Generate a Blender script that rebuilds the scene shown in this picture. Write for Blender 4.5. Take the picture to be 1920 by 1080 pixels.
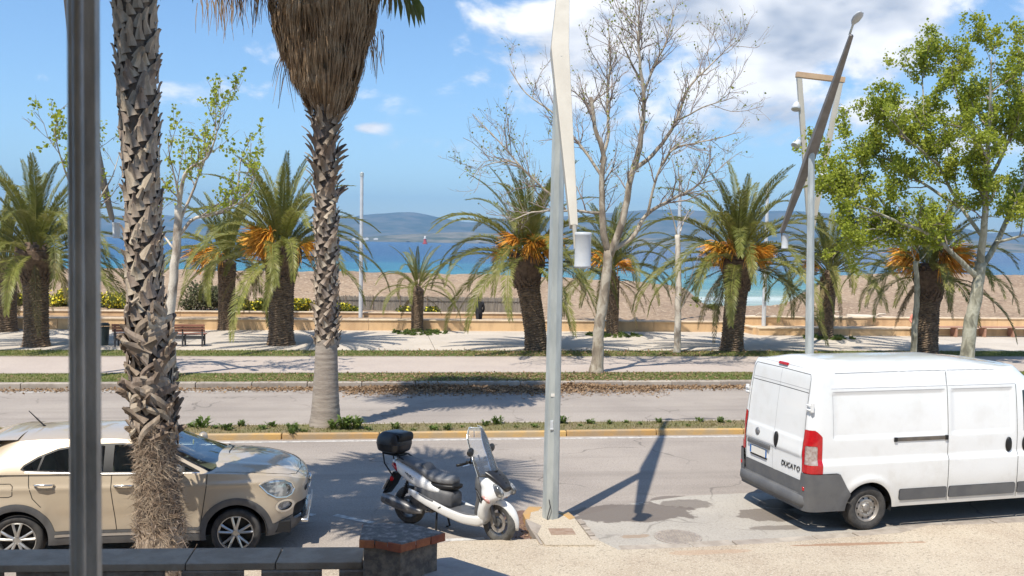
import bpy, math, random
import numpy as np
from mathutils import Matrix, Vector

for o in list(bpy.data.objects):
    bpy.data.objects.remove(o)
SC = bpy.context.scene
COL = SC.collection
R = math.radians

# ------------------------------------------------------------------ camera
FPX, CAM_H = 1750.0, 4.15                    # focal length in pixels of a 1920 px wide frame, eye height
PITCH, ROLL = math.atan(85.0 / FPX), R(1.0)
cam = bpy.data.cameras.new('camera')
cam.sensor_width = 36.0
cam.lens = 36.0 * FPX / 1920.0
cam.clip_start, cam.clip_end = 0.05, 40000
cam.dof.use_dof = True
cam.dof.focus_distance = 17.0
cam.dof.aperture_fstop = 9.0
cam_o = bpy.data.objects.new('camera', cam)
COL.objects.link(cam_o)
CAMR = Matrix.Rotation(math.pi / 2 - PITCH, 3, 'X') @ Matrix.Rotation(ROLL, 3, 'Z')
cam_o.matrix_world = Matrix.Translation((0, 0, CAM_H)) @ CAMR.to_4x4()
SC.camera = cam_o

# ------------------------------------------------------------------ sun, sky, exposure
SUN_EL, SHADOW_AZ = R(60.5), R(29.7)         # shadows run away from the camera and to the right
sun = bpy.data.lights.new('sun', 'SUN')
sun.energy, sun.angle, sun.color = 4.3, R(0.53), (1.0, 0.94, 0.84)
sun_o = bpy.data.objects.new('sun', sun)
COL.objects.link(sun_o)
SUN_DIR = Vector((math.sin(SHADOW_AZ) * math.cos(SUN_EL), math.cos(SHADOW_AZ) * math.cos(SUN_EL), -math.sin(SUN_EL)))
sun_o.rotation_euler = SUN_DIR.to_track_quat('-Z', 'Y').to_euler()
SC.view_settings.view_transform = 'Standard'
SC.view_settings.look = 'None'
SC.view_settings.exposure = 0.50
SC.view_settings.gamma = 1.0
SC.render.engine = 'CYCLES'
SC.cycles.use_denoising = True
SC.cycles.max_bounces = 6
SC.cycles.diffuse_bounces = 3
SC.cycles.glossy_bounces = 3
SC.cycles.transparent_max_bounces = 10
SC.cycles.volume_bounces = 0
SC.cycles.sample_clamp_indirect = 6.0

world = bpy.data.worlds.new('World')
SC.world = world
world.use_nodes = True


class NT:
    """a thin wrapper that makes node graphs short to write"""
    def __init__(s, tree):
        s.t = tree

    def n(s, kind, ins=None, **props):
        nd = s.t.nodes.new(kind)
        for k, v in props.items():
            setattr(nd, k, v)
        for k, v in (ins or {}).items():
            if isinstance(v, bpy.types.NodeSocket):
                s.t.links.new(v, nd.inputs[k])
            else:
                nd.inputs[k].default_value = v
        return nd

    def m(s, op, a, b=0.0, c=0.0, clamp=False):
        nd = s.n('ShaderNodeMath', {0: a, 1: b, 2: c}, operation=op)
        nd.use_clamp = clamp
        return nd.outputs[0]

    def mix(s, f, a, b, blend='MIX'):
        nd = s.n('ShaderNodeMix', data_type='RGBA', blend_type=blend)
        for k, v in ((0, f), (6, a), (7, b)):
            if isinstance(v, bpy.types.NodeSocket):
                s.t.links.new(v, nd.inputs[k])
            else:
                nd.inputs[k].default_value = v if k == 0 else (*v[:3], 1)
        return nd.outputs[2]

    def ramp(s, f, stops, interp='LINEAR'):
        nd = s.n('ShaderNodeValToRGB', {0: f})
        nd.color_ramp.interpolation = interp
        el = nd.color_ramp.elements
        while len(el) < len(stops):
            el.new(0.5)
        for e, (p, c) in zip(el, stops):
            e.position = p
            e.color = (*c[:3], 1) if hasattr(c, '__len__') else (c, c, c, 1)
        return nd.outputs[0]

    def noise(s, vec, scale, detail=4.0, rough=0.55, dist=0.0):
        return s.n('ShaderNodeTexNoise', {'Vector': vec, 'Scale': scale, 'Detail': detail, 'Roughness': rough,
                                          'Distortion': dist}).outputs[0]

    def smooth(s, v, lo, hi):
        nd = s.n('ShaderNodeMapRange', {0: v, 1: lo, 2: hi, 3: 0.0, 4: 1.0}, interpolation_type='SMOOTHSTEP')
        return nd.outputs[0]


CLOUDS = ((.150, .225, .16, .07, .74), (.30, .215, .12, .07, .84), (.055, .185, .085, .045, .55), (.30, .130, .13, .045, .60),
          (.19, .165, .09, .040, .50), (.545, .250, .075, .045, .55), (-.349, .151, .044, .017, .50), (-.375, .140, .03, .012, .40), (-.157, .116, .018, .006, .36),
          (.43, .36, .3, .09, .6), (-.062, .196, .010, .010, .25))


def build_world():
    t = world.node_tree
    t.nodes.clear()
    g = NT(t)
    out = g.n('ShaderNodeOutputWorld')
    sky = g.n('ShaderNodeTexSky', sky_type='NISHITA', sun_disc=False, sun_elevation=SUN_EL,
              air_density=1.0, dust_density=0.3, ozone_density=2.0, altitude=10.0)
    # the lamp shines along SUN_DIR, so the sun stands at -SUN_DIR
    sky.sun_rotation = math.atan2(-SUN_DIR.x, -SUN_DIR.y)
    d = g.n('ShaderNodeTexCoord').outputs['Generated']
    sx = g.n('ShaderNodeSeparateXYZ', {0: d})
    x, y, z = sx.outputs
    az = g.m('ARCTAN2', x, y)
    el = g.m('ARCSINE', z)

    a0 = g.m('ADD', az, 0.30)
    v0 = g.n('ShaderNodeCombineXYZ', {0: az, 1: g.m('MULTIPLY', el, 1.7), 2: 3.7}).outputs[0]
    low = g.noise(v0, 1.9, 1.0, 0.5)
    m = g.m('MULTIPLY', g.smooth(low, 0.54, 0.76), 0.55)              # scattered cumulus all round
    m = g.m('MULTIPLY', m, g.smooth(g.m('ABSOLUTE', a0), 0.28, 0.75))
    for ca, ce, ra, re, amp in CLOUDS:
        p = g.m('MULTIPLY', g.m('SUBTRACT', az, ca), 1 / ra)
        q = g.m('MULTIPLY', g.m('SUBTRACT', el, ce), 1 / re)
        q = g.m('MULTIPLY_ADD', p, p, g.m('MULTIPLY', q, q))
        m = g.m('MAXIMUM', m, g.m('MULTIPLY', g.m('POWER', 0.47, q), amp))

    def density(off, det):
        v = g.n('ShaderNodeVectorMath', {0: v0, 1: off}, operation='ADD').outputs[0]
        return g.m('MULTIPLY_ADD', g.m('SUBTRACT', g.noise(v, 8.5, det, 0.56, 0.25), 0.5), 1.75, m)

    d0 = density((0, 0, 0), 6.0)
    d1 = density((-0.018, 0.045, 0), 3.0)      # towards the sun: thinner there means a lit flank here
    cover = g.m('MULTIPLY', g.smooth(d0, 0.22, 0.52), 0.97)
    lit = g.m('ADD', 0.74, g.m('MULTIPLY', g.m('SUBTRACT', d0, d1), 1.7))
    lit = g.m('SUBTRACT', lit, g.m('MULTIPLY', g.smooth(d0, 0.55, 1.0), 0.75))
    lit = g.m('MAXIMUM', g.m('MINIMUM', lit, 1.0), 0.0)
    ccol = g.mix(lit, (3.0, 3.4, 4.1), (8.2, 8.1, 8.0))
    skyc = g.mix(1.0, sky.outputs[0], (0.88, 1.02, 1.13), 'MULTIPLY')
    col = g.mix(cover, skyc, ccol)
    bg = g.n('ShaderNodeBackground', {0: col, 1: 0.115})
    t.links.new(bg.outputs[0], out.inputs[0])


build_world()
world.cycles.sampling_method = 'MANUAL'
world.cycles.sample_map_resolution = 256

# ------------------------------------------------------------------ layout helpers: a pixel of the photograph -> a place
def ray(px, py):
    return CAMR @ Vector(((px - 960) / FPX, -(py - 540) / FPX, -1))


def G(px, py, z=0.0):
    d = ray(px, py)
    t = (z - CAM_H) / d.z
    return Vector((0, 0, CAM_H)) + d * t


def at(px, py, Y):
    d = ray(px, py)
    return Vector((0, 0, CAM_H)) + d * (Y / d.y)


YAW = R(8.0)                                  # the street runs 8 degrees off the picture plane
U2 = Vector((math.cos(YAW), math.sin(YAW)))
V2 = Vector((-math.sin(YAW), math.cos(YAW)))


def S(u, v, z=0.0):
    """street coordinates: u along the street, v across it (away from the camera)"""
    return Vector((U2.x * u + V2.x * v, U2.y * u + V2.y * v, z))


def uv_of(p):
    return p.x * U2.x + p.y * U2.y, p.x * V2.x + p.y * V2.y
# ------------------------------------------------------------------ mesh helpers
RNG = np.random.default_rng(7)
random.seed(7)


def mesh_data(name, V, faces, smooth=False):
    """V (n,3); faces: list of arrays (k,3)/(k,4) or of index tuples"""
    V = np.asarray(V, dtype=np.float32).reshape(-1, 3)
    me = bpy.data.meshes.new(name)
    arrs = [np.asarray(f, dtype=np.int32) for f in faces if isinstance(f, np.ndarray) and len(f)]
    polys = [f for f in faces if not isinstance(f, np.ndarray)]
    li, tot = [], []
    for a in arrs:
        li.append(a.ravel())
        tot.append(np.full(len(a), a.shape[1], dtype=np.int32))
    if polys:
        li.append(np.fromiter((i for p in polys for i in p), dtype=np.int32))
        tot.append(np.array([len(p) for p in polys], dtype=np.int32))
    if not li:
        return me
    li, tot = np.concatenate(li), np.concatenate(tot)
    me.vertices.add(len(V))
    me.vertices.foreach_set('co', V.ravel())
    me.loops.add(len(li))
    me.loops.foreach_set('vertex_index', li)
    me.polygons.add(len(tot))
    st = np.concatenate(([0], np.cumsum(tot)[:-1])).astype(np.int32)
    me.polygons.foreach_set('loop_start', st)
    me.polygons.foreach_set('loop_total', tot)
    me.polygons.foreach_set('use_smooth', np.full(len(tot), smooth))
    me.update(calc_edges=True)
    me.validate(clean_customdata=False)
    return me


def link(name, data, parent=None, loc=None, rz=None):
    o = bpy.data.objects.new(name, data)
    COL.objects.link(o)
    if parent is not None:
        o.parent = parent
    if loc is not None:
        o.location = loc
    if rz is not None:
        o.rotation_euler = (0, 0, rz)
    return o


def obj(name, V, faces, mat, parent=None, smooth=False, loc=None):
    me = mesh_data(name, V, faces, smooth)
    if mat is not None:
        me.materials.append(mat)
    return link(name, me, parent, loc)


def tag(o, label=None, cat=None, group=None, kind=None):
    for k, v in (('label', label), ('category', cat), ('group', group), ('kind', kind)):
        if v:
            o[k] = v
    return o


def thing(name, label, cat, loc=(0, 0, 0), rz=0.0, group=None, scale=1.0):
    o = bpy.data.objects.new(name, None)
    COL.objects.link(o)
    o.empty_display_size = 0.1
    o.location = loc
    o.rotation_euler = (0, 0, rz)
    o.scale = (scale,) * 3
    return tag(o, label, cat, group)


class MB:
    """collects geometry for one mesh object"""
    def __init__(s):
        s.v, s.f, s.n = [], [], 0

    def add(s, V, *faces):
        V = np.asarray(V, dtype=float).reshape(-1, 3)
        s.v.append(V)
        for f in faces:
            if isinstance(f, np.ndarray):
                s.f.append(f + s.n)
            else:
                s.f.append(tuple(i + s.n for i in f))
        s.n += len(V)
        return s

    def box(s, c, size, rz=0.0, rot=None, taper=1.0):
        sx, sy, sz = (q / 2 for q in size)
        P = np.array([[x * sx, y * sy, z * sz] for z in (-1, 1) for y in (-1, 1) for x in (-1, 1)], dtype=float)
        P[4:, :2] *= taper
        if rot is not None:
            P = P @ np.array(rot.to_3x3()).T
        elif rz:
            c_, s_ = math.cos(rz), math.sin(rz)
            P = P @ np.array([[c_, s_, 0], [-s_, c_, 0], [0, 0, 1]])
        P += np.array(c)
        return s.add(P, np.array([[0, 2, 3, 1], [4, 5, 7, 6], [0, 1, 5, 4], [2, 6, 7, 3], [0, 4, 6, 2], [1, 3, 7, 5]]))

    def tube(s, pts, rad, n=6, cap=True, flat=1.0, twist=0.0):
        P = np.asarray([tuple(p) for p in pts], dtype=float)
        k = len(P)
        rad = np.full(k, rad, dtype=float) if np.isscalar(rad) else np.asarray(rad, dtype=float)
        T = np.gradient(P, axis=0)
        T /= np.linalg.norm(T, axis=1)[:, None] + 1e-12
        ref = np.array([0., 0., 1.]) if abs(T[0][2]) < 0.9 else np.array([1., 0., 0.])
        a = np.cross(ref, T[0])
        a /= np.linalg.norm(a) + 1e-12
        ang = np.arange(n) * 2 * math.pi / n + twist
        V = np.empty((k, n, 3))
        for i in range(k):
            a = a - T[i] * a.dot(T[i])
            a /= np.linalg.norm(a) + 1e-12
            b = np.cross(T[i], a)
            V[i] = P[i] + rad[i] * (np.cos(ang)[:, None] * a + flat * np.sin(ang)[:, None] * b)
        i0 = np.arange(k - 1)[:, None] * n + np.arange(n)[None]
        i1 = np.arange(k - 1)[:, None] * n + (np.arange(n)[None] + 1) % n
        F = np.stack([i0, i1, i1 + n, i0 + n], -1).reshape(-1, 4)
        if cap and n > 2:
            return s.add(V.reshape(-1, 3), F, tuple(range(n))[::-1], tuple((k - 1) * n + j for j in range(n)))
        return s.add(V.reshape(-1, 3), F)

    def lathe(s, prof, n=24, axis='z', c=(0, 0, 0), close=False, rnd=None):
        """prof: (r, h) pairs along the axis"""
        prof = np.asarray(prof, dtype=float)
        k = len(prof)
        ang = np.arange(n) * 2 * math.pi / n
        X = prof[:, 0, None] * np.cos(ang)
        Y = prof[:, 0, None] * np.sin(ang)
        Z = np.repeat(prof[:, 1, None], n, 1)
        V = np.stack({'z': (X, Y, Z), 'y': (X, Z, -Y), 'x': (Z, X, Y)}[axis], -1) + np.array(c)
        rows = k if close else k - 1
        i = np.arange(rows)[:, None]
        j = np.arange(n)[None]
        a, b = i * n + j, i * n + (j + 1) % n
        c2, d = ((i + 1) % k) * n + (j + 1) % n, ((i + 1) % k) * n + j
        return s.add(V.reshape(-1, 3), np.stack([a, b, c2, d], -1).reshape(-1, 4))

    def prism(s, poly, y0, y1, axis='y'):
        """a polygon in (x,z) drawn out along y (or in (x,y) along z)"""
        n = len(poly)
        q = np.asarray(poly, dtype=float)
        if axis == 'y':
            A = np.stack([q[:, 0], np.full(n, y0), q[:, 1]], -1)
            B = np.stack([q[:, 0], np.full(n, y1), q[:, 1]], -1)
        elif axis == 'x':
            A = np.stack([np.full(n, y0), q[:, 0], q[:, 1]], -1)
            B = np.stack([np.full(n, y1), q[:, 0], q[:, 1]], -1)
        else:
            A = np.stack([q[:, 0], q[:, 1], np.full(n, y0)], -1)
            B = np.stack([q[:, 0], q[:, 1], np.full(n, y1)], -1)
        s.add(np.concatenate([A, B]), tuple(range(n)), tuple(range(2 * n - 1, n - 1, -1)),
              *[(i, i + n, (i + 1) % n + n, (i + 1) % n) for i in range(n)])
        return s

    def grid(s, P):
        nu, nv = P.shape[:2]
        i = np.arange(nu - 1)[:, None] * nv + np.arange(nv - 1)[None]
        F = np.stack([i, i + nv, i + nv + 1, i + 1], -1).reshape(-1, 4)
        return s.add(P.reshape(-1, 3), F)

    def arrays(s):
        return (np.concatenate(s.v) if s.v else np.zeros((0, 3))), s.f

    def data(s, name, mat=None, smooth=False):
        V, F = s.arrays()
        me = mesh_data(name, V, F, smooth)
        if mat is not None:
            me.materials.append(mat)
        return me

    def build(s, name, mat, parent=None, smooth=False, bevel=0.0, loc=None, rz=None, seg=2, sub=0):
        o = link(name, s.data(name, mat, smooth), parent, loc, rz)
        if bevel:
            b = o.modifiers.new('bevel', 'BEVEL')
            b.width, b.segments, b.limit_method, b.angle_limit = bevel, seg, 'ANGLE', R(35)
            if smooth or seg > 1:
                for p in o.data.polygons:
                    p.use_smooth = True
                w = o.modifiers.new('normals', 'WEIGHTED_NORMAL')
                w.keep_sharp = False
        if sub:
            m = o.modifiers.new('subdivision', 'SUBSURF')
            m.levels = m.render_levels = sub
        return o


def copy_tree(src, parent=None):
    c = src.copy()
    COL.objects.link(c)
    if parent is not None:
        c.parent = parent
    for ch in list(src.children):
        copy_tree(ch, c)
    return c


def pchip(xs, ys):
    xs, ys = np.asarray(xs, float), np.asarray(ys, float)
    h = np.diff(xs)
    dl = np.diff(ys) / h
    m = np.zeros(len(xs))
    m[0], m[-1] = dl[0], dl[-1]
    for i in range(1, len(xs) - 1):
        if dl[i - 1] * dl[i] > 0:
            w1, w2 = 2 * h[i] + h[i - 1], h[i] + 2 * h[i - 1]
            m[i] = (w1 + w2) / (w1 / dl[i - 1] + w2 / dl[i])

    def fn(x):
        x = np.clip(np.asarray(x, float), xs[0], xs[-1])
        i = np.clip(np.searchsorted(xs, x, side='right') - 1, 0, len(xs) - 2)
        t = (x - xs[i]) / h[i]
        return ((1 + 2 * t) * (1 - t) ** 2 * ys[i] + t * (1 - t) ** 2 * h[i] * m[i]
                + t * t * (3 - 2 * t) * ys[i + 1] + t * t * (t - 1) * h[i] * m[i + 1])
    return fn


# signed distances in a plane, positive inside
def sd_poly(a, b, poly):
    P = np.stack([a, b], -1)
    q = np.asarray(poly, float)
    d = np.full(a.shape, 1e9)
    inside = np.zeros(a.shape, bool)
    for i in range(len(q)):
        p0, p1 = q[i], q[(i + 1) % len(q)]
        e, w = p1 - p0, P - p0
        t = np.clip((w @ e) / (e @ e), 0, 1)
        d = np.minimum(d, np.linalg.norm(w - t[..., None] * e, axis=-1))
        c = (p0[1] > b) != (p1[1] > b)
        xi = p0[0] + (b - p0[1]) / (p1[1] - p0[1] + 1e-12) * (p1[0] - p0[0])
        inside ^= c & (a < xi)
    return np.where(inside, d, -d)


def sd_line(a, b, pts, w):
    P = np.stack([a, b], -1)
    q = np.asarray(pts, float)
    d = np.full(a.shape, 1e9)
    for i in range(len(q) - 1):
        e, v = q[i + 1] - q[i], P - q[i]
        t = np.clip((v @ e) / (e @ e), 0, 1)
        d = np.minimum(d, np.linalg.norm(v - t[..., None] * e, axis=-1))
    return w / 2 - d


def sd_ell(a, b, ca, cb, ra, rb):
    return (1 - np.sqrt(((a - ca) / ra) ** 2 + ((b - cb) / rb) ** 2)) * min(ra, rb)


def sd_box(a, b, a0, a1, b0, b1, r=0.0):
    qa = np.abs(a - (a0 + a1) / 2) - (a1 - a0) / 2 + r
    qb = np.abs(b - (b0 + b1) / 2) - (b1 - b0) / 2 + r
    return -(np.hypot(np.maximum(qa, 0), np.maximum(qb, 0)) + np.minimum(np.maximum(qa, qb), 0) - r)


def shell(P, shapes, base, inset=None, wrap=False):
    """Cut a grid surface P (nu,nv,3) into clean-edged parts.  shapes: ordered (key, signed distance array);
    a key of None cuts a hole.  Returns {key: (verts, faces)}."""
    inset = inset or {}
    if wrap:
        P = np.concatenate([P, P[:1]], 0)
        shapes = [(k, np.concatenate([s, s[:1]], 0)) for k, s in shapes]
    nu, nv = P.shape[:2]
    du = np.gradient(P, axis=0)
    if wrap:
        du[0] = du[-1] = (P[1] - P[-2]) / 2
    N = np.cross(du, np.gradient(P, axis=1))
    N /= np.linalg.norm(N, axis=-1)[..., None] + 1e-12
    Pf, Nf = P.reshape(-1, 3), N.reshape(-1, 3)
    i = (np.arange(nu - 1)[:, None] * nv + np.arange(nv - 1)[None]).ravel()
    Q = np.stack([i, i + nv, i + nv + 1, i + 1], -1)
    state = np.full(len(Q), -2)               # -2 undecided, -3 slow path, k decided
    SV = [s.ravel() for _, s in shapes]
    for k, s in enumerate(SV):
        c = s[Q] > 0
        al, an = c.all(1), c.any(1)
        und = state == -2
        state[und & al] = k
        state[und & an & ~al] = -3
    state[state == -2] = len(shapes)
    keys = [k for k, _ in shapes] + [base]
    out = {}

    def put(key, pos, nor, faces):
        out.setdefault(key, []).append((pos - nor * inset.get(key, 0.0), faces))

    for k, key in enumerate(keys):
        sel = Q[state == k]
        if key is None or not len(sel):
            continue
        u, inv = np.unique(sel, return_inverse=True)
        put(key, Pf[u], Nf[u], [inv.reshape(-1, 4)])
    for q in Q[state == -3]:
        poly = [(tuple(Pf[j]), tuple(Nf[j]), tuple(s[j] for s in SV)) for j in q]
        for k in range(len(SV)):
            ins, rest = [], []
            n = len(poly)
            for a in range(n):
                A, B = poly[a], poly[(a + 1) % n]
                sa, sb = A[2][k], B[2][k]
                (ins if sa > 0 else rest).append(A)
                if (sa > 0) != (sb > 0):
                    t = sa / (sa - sb)
                    M = tuple(tuple(p + (r - p) * t for p, r in zip(A[j], B[j])) for j in range(3))
                    ins.append(M)
                    rest.append(M)
            if len(ins) >= 3 and keys[k] is not None:
                put(keys[k], np.array([p[0] for p in ins]), np.array([p[1] for p in ins]), [tuple(range(len(ins)))])
            poly = rest
            if len(poly) < 3:
                break
        if len(poly) >= 3:
            put(base, np.array([p[0] for p in poly]), np.array([p[1] for p in poly]), [tuple(range(len(poly)))])
    res = {}
    for key, lst in out.items():
        V = np.concatenate([a for a, _ in lst])
        _, first, inv = np.unique(np.round(V, 4), axis=0, return_index=True, return_inverse=True)
        inv = inv.ravel()
        faces, off = [], 0
        for a, fs in lst:
            for f in fs:
                if isinstance(f, np.ndarray):
                    faces.append(inv[f + off])
                else:
                    g = []
                    for j in f:
                        w = int(inv[j + off])
                        if not g or (g[-1] != w and g[0] != w):
                            g.append(w)
                    if len(g) >= 3:
                        faces.append(tuple(g))
            off += len(a)
        res[key] = (V[first], faces)
    return res


def merge(*parts):
    m = MB()
    for V, F in parts:
        m.add(V, *F)
    return m


# ------------------------------------------------------------------ materials
MATS = {}


def mat(name, col, rough=0.6, metal=0.0, var=None, var_scale=6.0, bump=0.0, bump_scale=30.0, spec=0.5, coat=0.0,
        rand=0.0, detail=5.0, stretch=(1, 1, 1), rough_var=0.0, trans=0.0, subs=0.0, var_lo=0.35, var_hi=0.65):
    """a procedural surface: base colour mottled towards var, fine relief, optional per-object shift"""
    if name in MATS:
        return MATS[name]
    m = bpy.data.materials.new(name)
    m.use_nodes = True
    t = m.node_tree
    g = NT(t)
    b = t.nodes['Principled BSDF']
    tc = g.n('ShaderNodeTexCoord').outputs['Object']
    vec = g.n('ShaderNodeMapping', {0: tc, 3: stretch}).outputs[0] if stretch != (1, 1, 1) else tc
    c = None
    if var is not None:
        n = g.noise(vec, var_scale, detail, 0.6)
        c = g.mix(g.smooth(n, var_lo, var_hi), col, var)
    if rand:
        oi = g.n('ShaderNodeObjectInfo').outputs['Random']
        hs = g.n('ShaderNodeHueSaturation', {'Value': g.m('ADD', 1.0 - rand, g.m('MULTIPLY', oi, 2 * rand)),
                                             'Hue': g.m('ADD', 0.5 - rand * .04, g.m('MULTIPLY', oi, rand * .08))})
        if c is None:
            hs.inputs['Color'].default_value = (*col, 1)
        else:
            t.links.new(c, hs.inputs['Color'])
        c = hs.outputs[0]
    if c is None:
        b.inputs['Base Color'].default_value = (*col, 1)
    else:
        t.links.new(c, b.inputs['Base Color'])
    b.inputs['Roughness'].default_value = rough
    if rough_var:
        n2 = g.noise(vec, var_scale * 1.7, 3, 0.6)
        t.links.new(g.m('ADD', rough - rough_var, g.m('MULTIPLY', n2, 2 * rough_var)), b.inputs['Roughness'])
    b.inputs['Metallic'].default_value = metal
    b.inputs['Specular IOR Level'].default_value = spec
    b.inputs['Coat Weight'].default_value = coat
    b.inputs['Coat Roughness'].default_value = 0.04
    b.inputs['Transmission Weight'].default_value = trans
    if bump:
        n3 = g.noise(vec, bump_scale, 4, 0.65)
        bn = g.n('ShaderNodeBump', {'Strength': min(bump, 1.0), 'Distance': 0.02 if bump <= 1 else 0.05, 'Height': n3})
        t.links.new(bn.outputs[0], b.inputs['Normal'])
    MATS[name] = m
    return m


def leaf_mat(name, cols, rough=0.5, transl=0.35, scale=3.0, rand=0.12):
    """foliage: colours mottled through the crown, light shines through the blades"""
    if name in MATS:
        return MATS[name]
    m = bpy.data.materials.new(name)
    m.use_nodes = True
    t = m.node_tree
    g = NT(t)
    b = t.nodes['Principled BSDF']
    tc = g.n('ShaderNodeTexCoord').outputs['Object']
    n = g.noise(tc, scale, 6.0, 0.75)
    stops = [(0.30 + 0.40 * i / max(1, len(cols) - 1), c) for i, c in enumerate(cols)]
    c = g.ramp(n, stops)
    oi = g.n('ShaderNodeObjectInfo').outputs['Random']
    hs = g.n('ShaderNodeHueSaturation', {'Value': g.m('ADD', 1 - rand, g.m('MULTIPLY', oi, 2 * rand)), 'Color': c})
    c = hs.outputs[0]
    t.links.new(c, b.inputs['Base Color'])
    b.inputs['Roughness'].default_value = rough
    b.inputs['Specular IOR Level'].default_value = 0.35
    tr = g.n('ShaderNodeBsdfTranslucent')
    t.links.new(c, tr.inputs[0])
    mx = g.n('ShaderNodeMixShader', {0: transl, 1: b.outputs[0], 2: tr.outputs[0]})
    t.links.new(mx.outputs[0], t.nodes['Material Output'].inputs[0])
    MATS[name] = m
    return m


def glass_mat(name, tint=(0.35, 0.42, 0.40), rough=0.02, base=0.06, film=0.0):
    """a thin pane: mirror reflection by Fresnel over tinted see-through"""
    if name in MATS:
        return MATS[name]
    m = bpy.data.materials.new(name)
    m.use_nodes = True
    t = m.node_tree
    t.nodes.remove(t.nodes['Principled BSDF'])
    g = NT(t)
    fr = g.n('ShaderNodeFresnel', {0: 1.52}).outputs[0]
    fac = g.m('ADD', g.m('MULTIPLY', fr, 1.0), base, clamp=True)
    tr = g.n('ShaderNodeBsdfTransparent', {0: (*tint, 1)})
    gl = g.n('ShaderNodeBsdfGlossy', {'Color': (0.95, 0.97, 1, 1), 'Roughness': rough})
    mx = g.n('ShaderNodeMixShader', {0: fac, 1: tr.outputs[0], 2: gl.outputs[0]})
    last = mx.outputs[0]
    if film:                                     # dust and fine scratches scatter a little light
        df = g.n('ShaderNodeBsdfDiffuse', {0: (.85, .86, .86, 1)})
        nz = g.noise(g.n('ShaderNodeTexCoord').outputs['Object'], 7, 4)
        last = g.n('ShaderNodeMixShader', {0: g.m('MULTIPLY', nz, film * 2), 1: last, 2: df.outputs[0]}).outputs[0]
    t.links.new(last, t.nodes['Material Output'].inputs[0])
    MATS[name] = m
    return m
# ------------------------------------------------------------------ surfaces of the setting
def ground_mat(name, col, col2, speck, speck_scale, big_scale=0.35, rough=0.9, bump=0.25, stains=(), streak=0.0, speck_amt=0.35,
               cracks=0.0):
    """a worn outdoor surface in world space: large mottling, aggregate specks, drive streaks along the street, stains"""
    m = bpy.data.materials.new(name)
    m.use_nodes = True
    t = m.node_tree
    g = NT(t)
    b = t.nodes['Principled BSDF']
    pos = g.n('ShaderNodeNewGeometry').outputs['Position']
    st = g.n('ShaderNodeVectorRotate', {'Vector': pos, 'Angle': -YAW}, rotation_type='Z_AXIS').outputs[0]
    n1 = g.noise(st, big_scale, 4, 0.6)
    c = g.mix(g.smooth(n1, 0.34, 0.66), col, col2)
    n2 = g.noise(st, speck_scale, 1, 0.6)
    c = g.mix(g.m('MULTIPLY', g.smooth(n2, 0.50, 0.68), speck_amt), c, speck)
    n2b = g.noise(st, speck_scale * 0.63, 1, 0.6)
    c = g.mix(g.m('MULTIPLY', g.smooth(n2b, 0.54, 0.72), speck_amt), c, tuple(q * 0.45 for q in col))
    if streak:
        sv = g.n('ShaderNodeMapping', {0: st, 3: (0.06, 1.5, 1.0)}).outputs[0]
        n3 = g.noise(sv, 1.0, 4, 0.6)
        c = g.mix(g.m('MULTIPLY', g.smooth(n3, 0.45, 0.72), streak), c, tuple(q * 0.62 for q in col))
    if cracks:
        vo = g.n('ShaderNodeTexVoronoi', {'Vector': g.n('ShaderNodeVectorMath', {0: st, 1: g.n('ShaderNodeTexNoise', {'Vector': st, 'Scale': 1.2}).outputs[1]},
                 operation='ADD').outputs[0], 'Scale': 0.33}, feature='DISTANCE_TO_EDGE').outputs[0]
        ck = g.m('SUBTRACT', 1.0, g.smooth(vo, 0.0, 0.012))
        ck = g.m('MULTIPLY', ck, g.smooth(g.noise(st, 0.7, 2), 0.42, 0.6))
        c = g.mix(g.m('MULTIPLY', ck, cracks), c, tuple(q * 0.3 for q in col))
    rg = None
    if stains:
        wob_n = g.m('SUBTRACT', g.noise(st, 2.6, 4, 0.62), 0.5)
        sp = g.n('ShaderNodeSeparateXYZ', {0: st})
    for (px, py, z, ru, rv, dark, wob, tint) in stains:
        u0, v0 = uv_of(G(px, py, z))
        a_ = g.m('DIVIDE', g.m('SUBTRACT', sp.outputs[0], u0), ru)
        b_ = g.m('DIVIDE', g.m('SUBTRACT', sp.outputs[1], v0), rv)
        e = g.m('SUBTRACT', 1.0, g.m('SQRT', g.m('MULTIPLY_ADD', a_, a_, g.m('MULTIPLY', b_, b_))))
        e = g.m('MULTIPLY_ADD', wob_n, wob, e)
        f = g.m('MULTIPLY', g.smooth(e, 0.0, 0.10), dark)
        c = g.mix(f, c, tint)
        rg = f if rg is None else g.m('MAXIMUM', rg, f)
    t.links.new(c, b.inputs['Base Color'])
    b.inputs['Roughness'].default_value = rough
    if rg is not None:
        t.links.new(g.m('SUBTRACT', rough, g.m('MULTIPLY', rg, 0.38)), b.inputs['Roughness'])
    b.inputs['Specular IOR Level'].default_value = 0.3
    bn = g.n('ShaderNodeBump', {'Strength': bump, 'Distance': 0.012, 'Height': n2})
    t.links.new(bn.outputs[0], b.inputs['Normal'])
    MATS[name] = m
    return m


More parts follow.
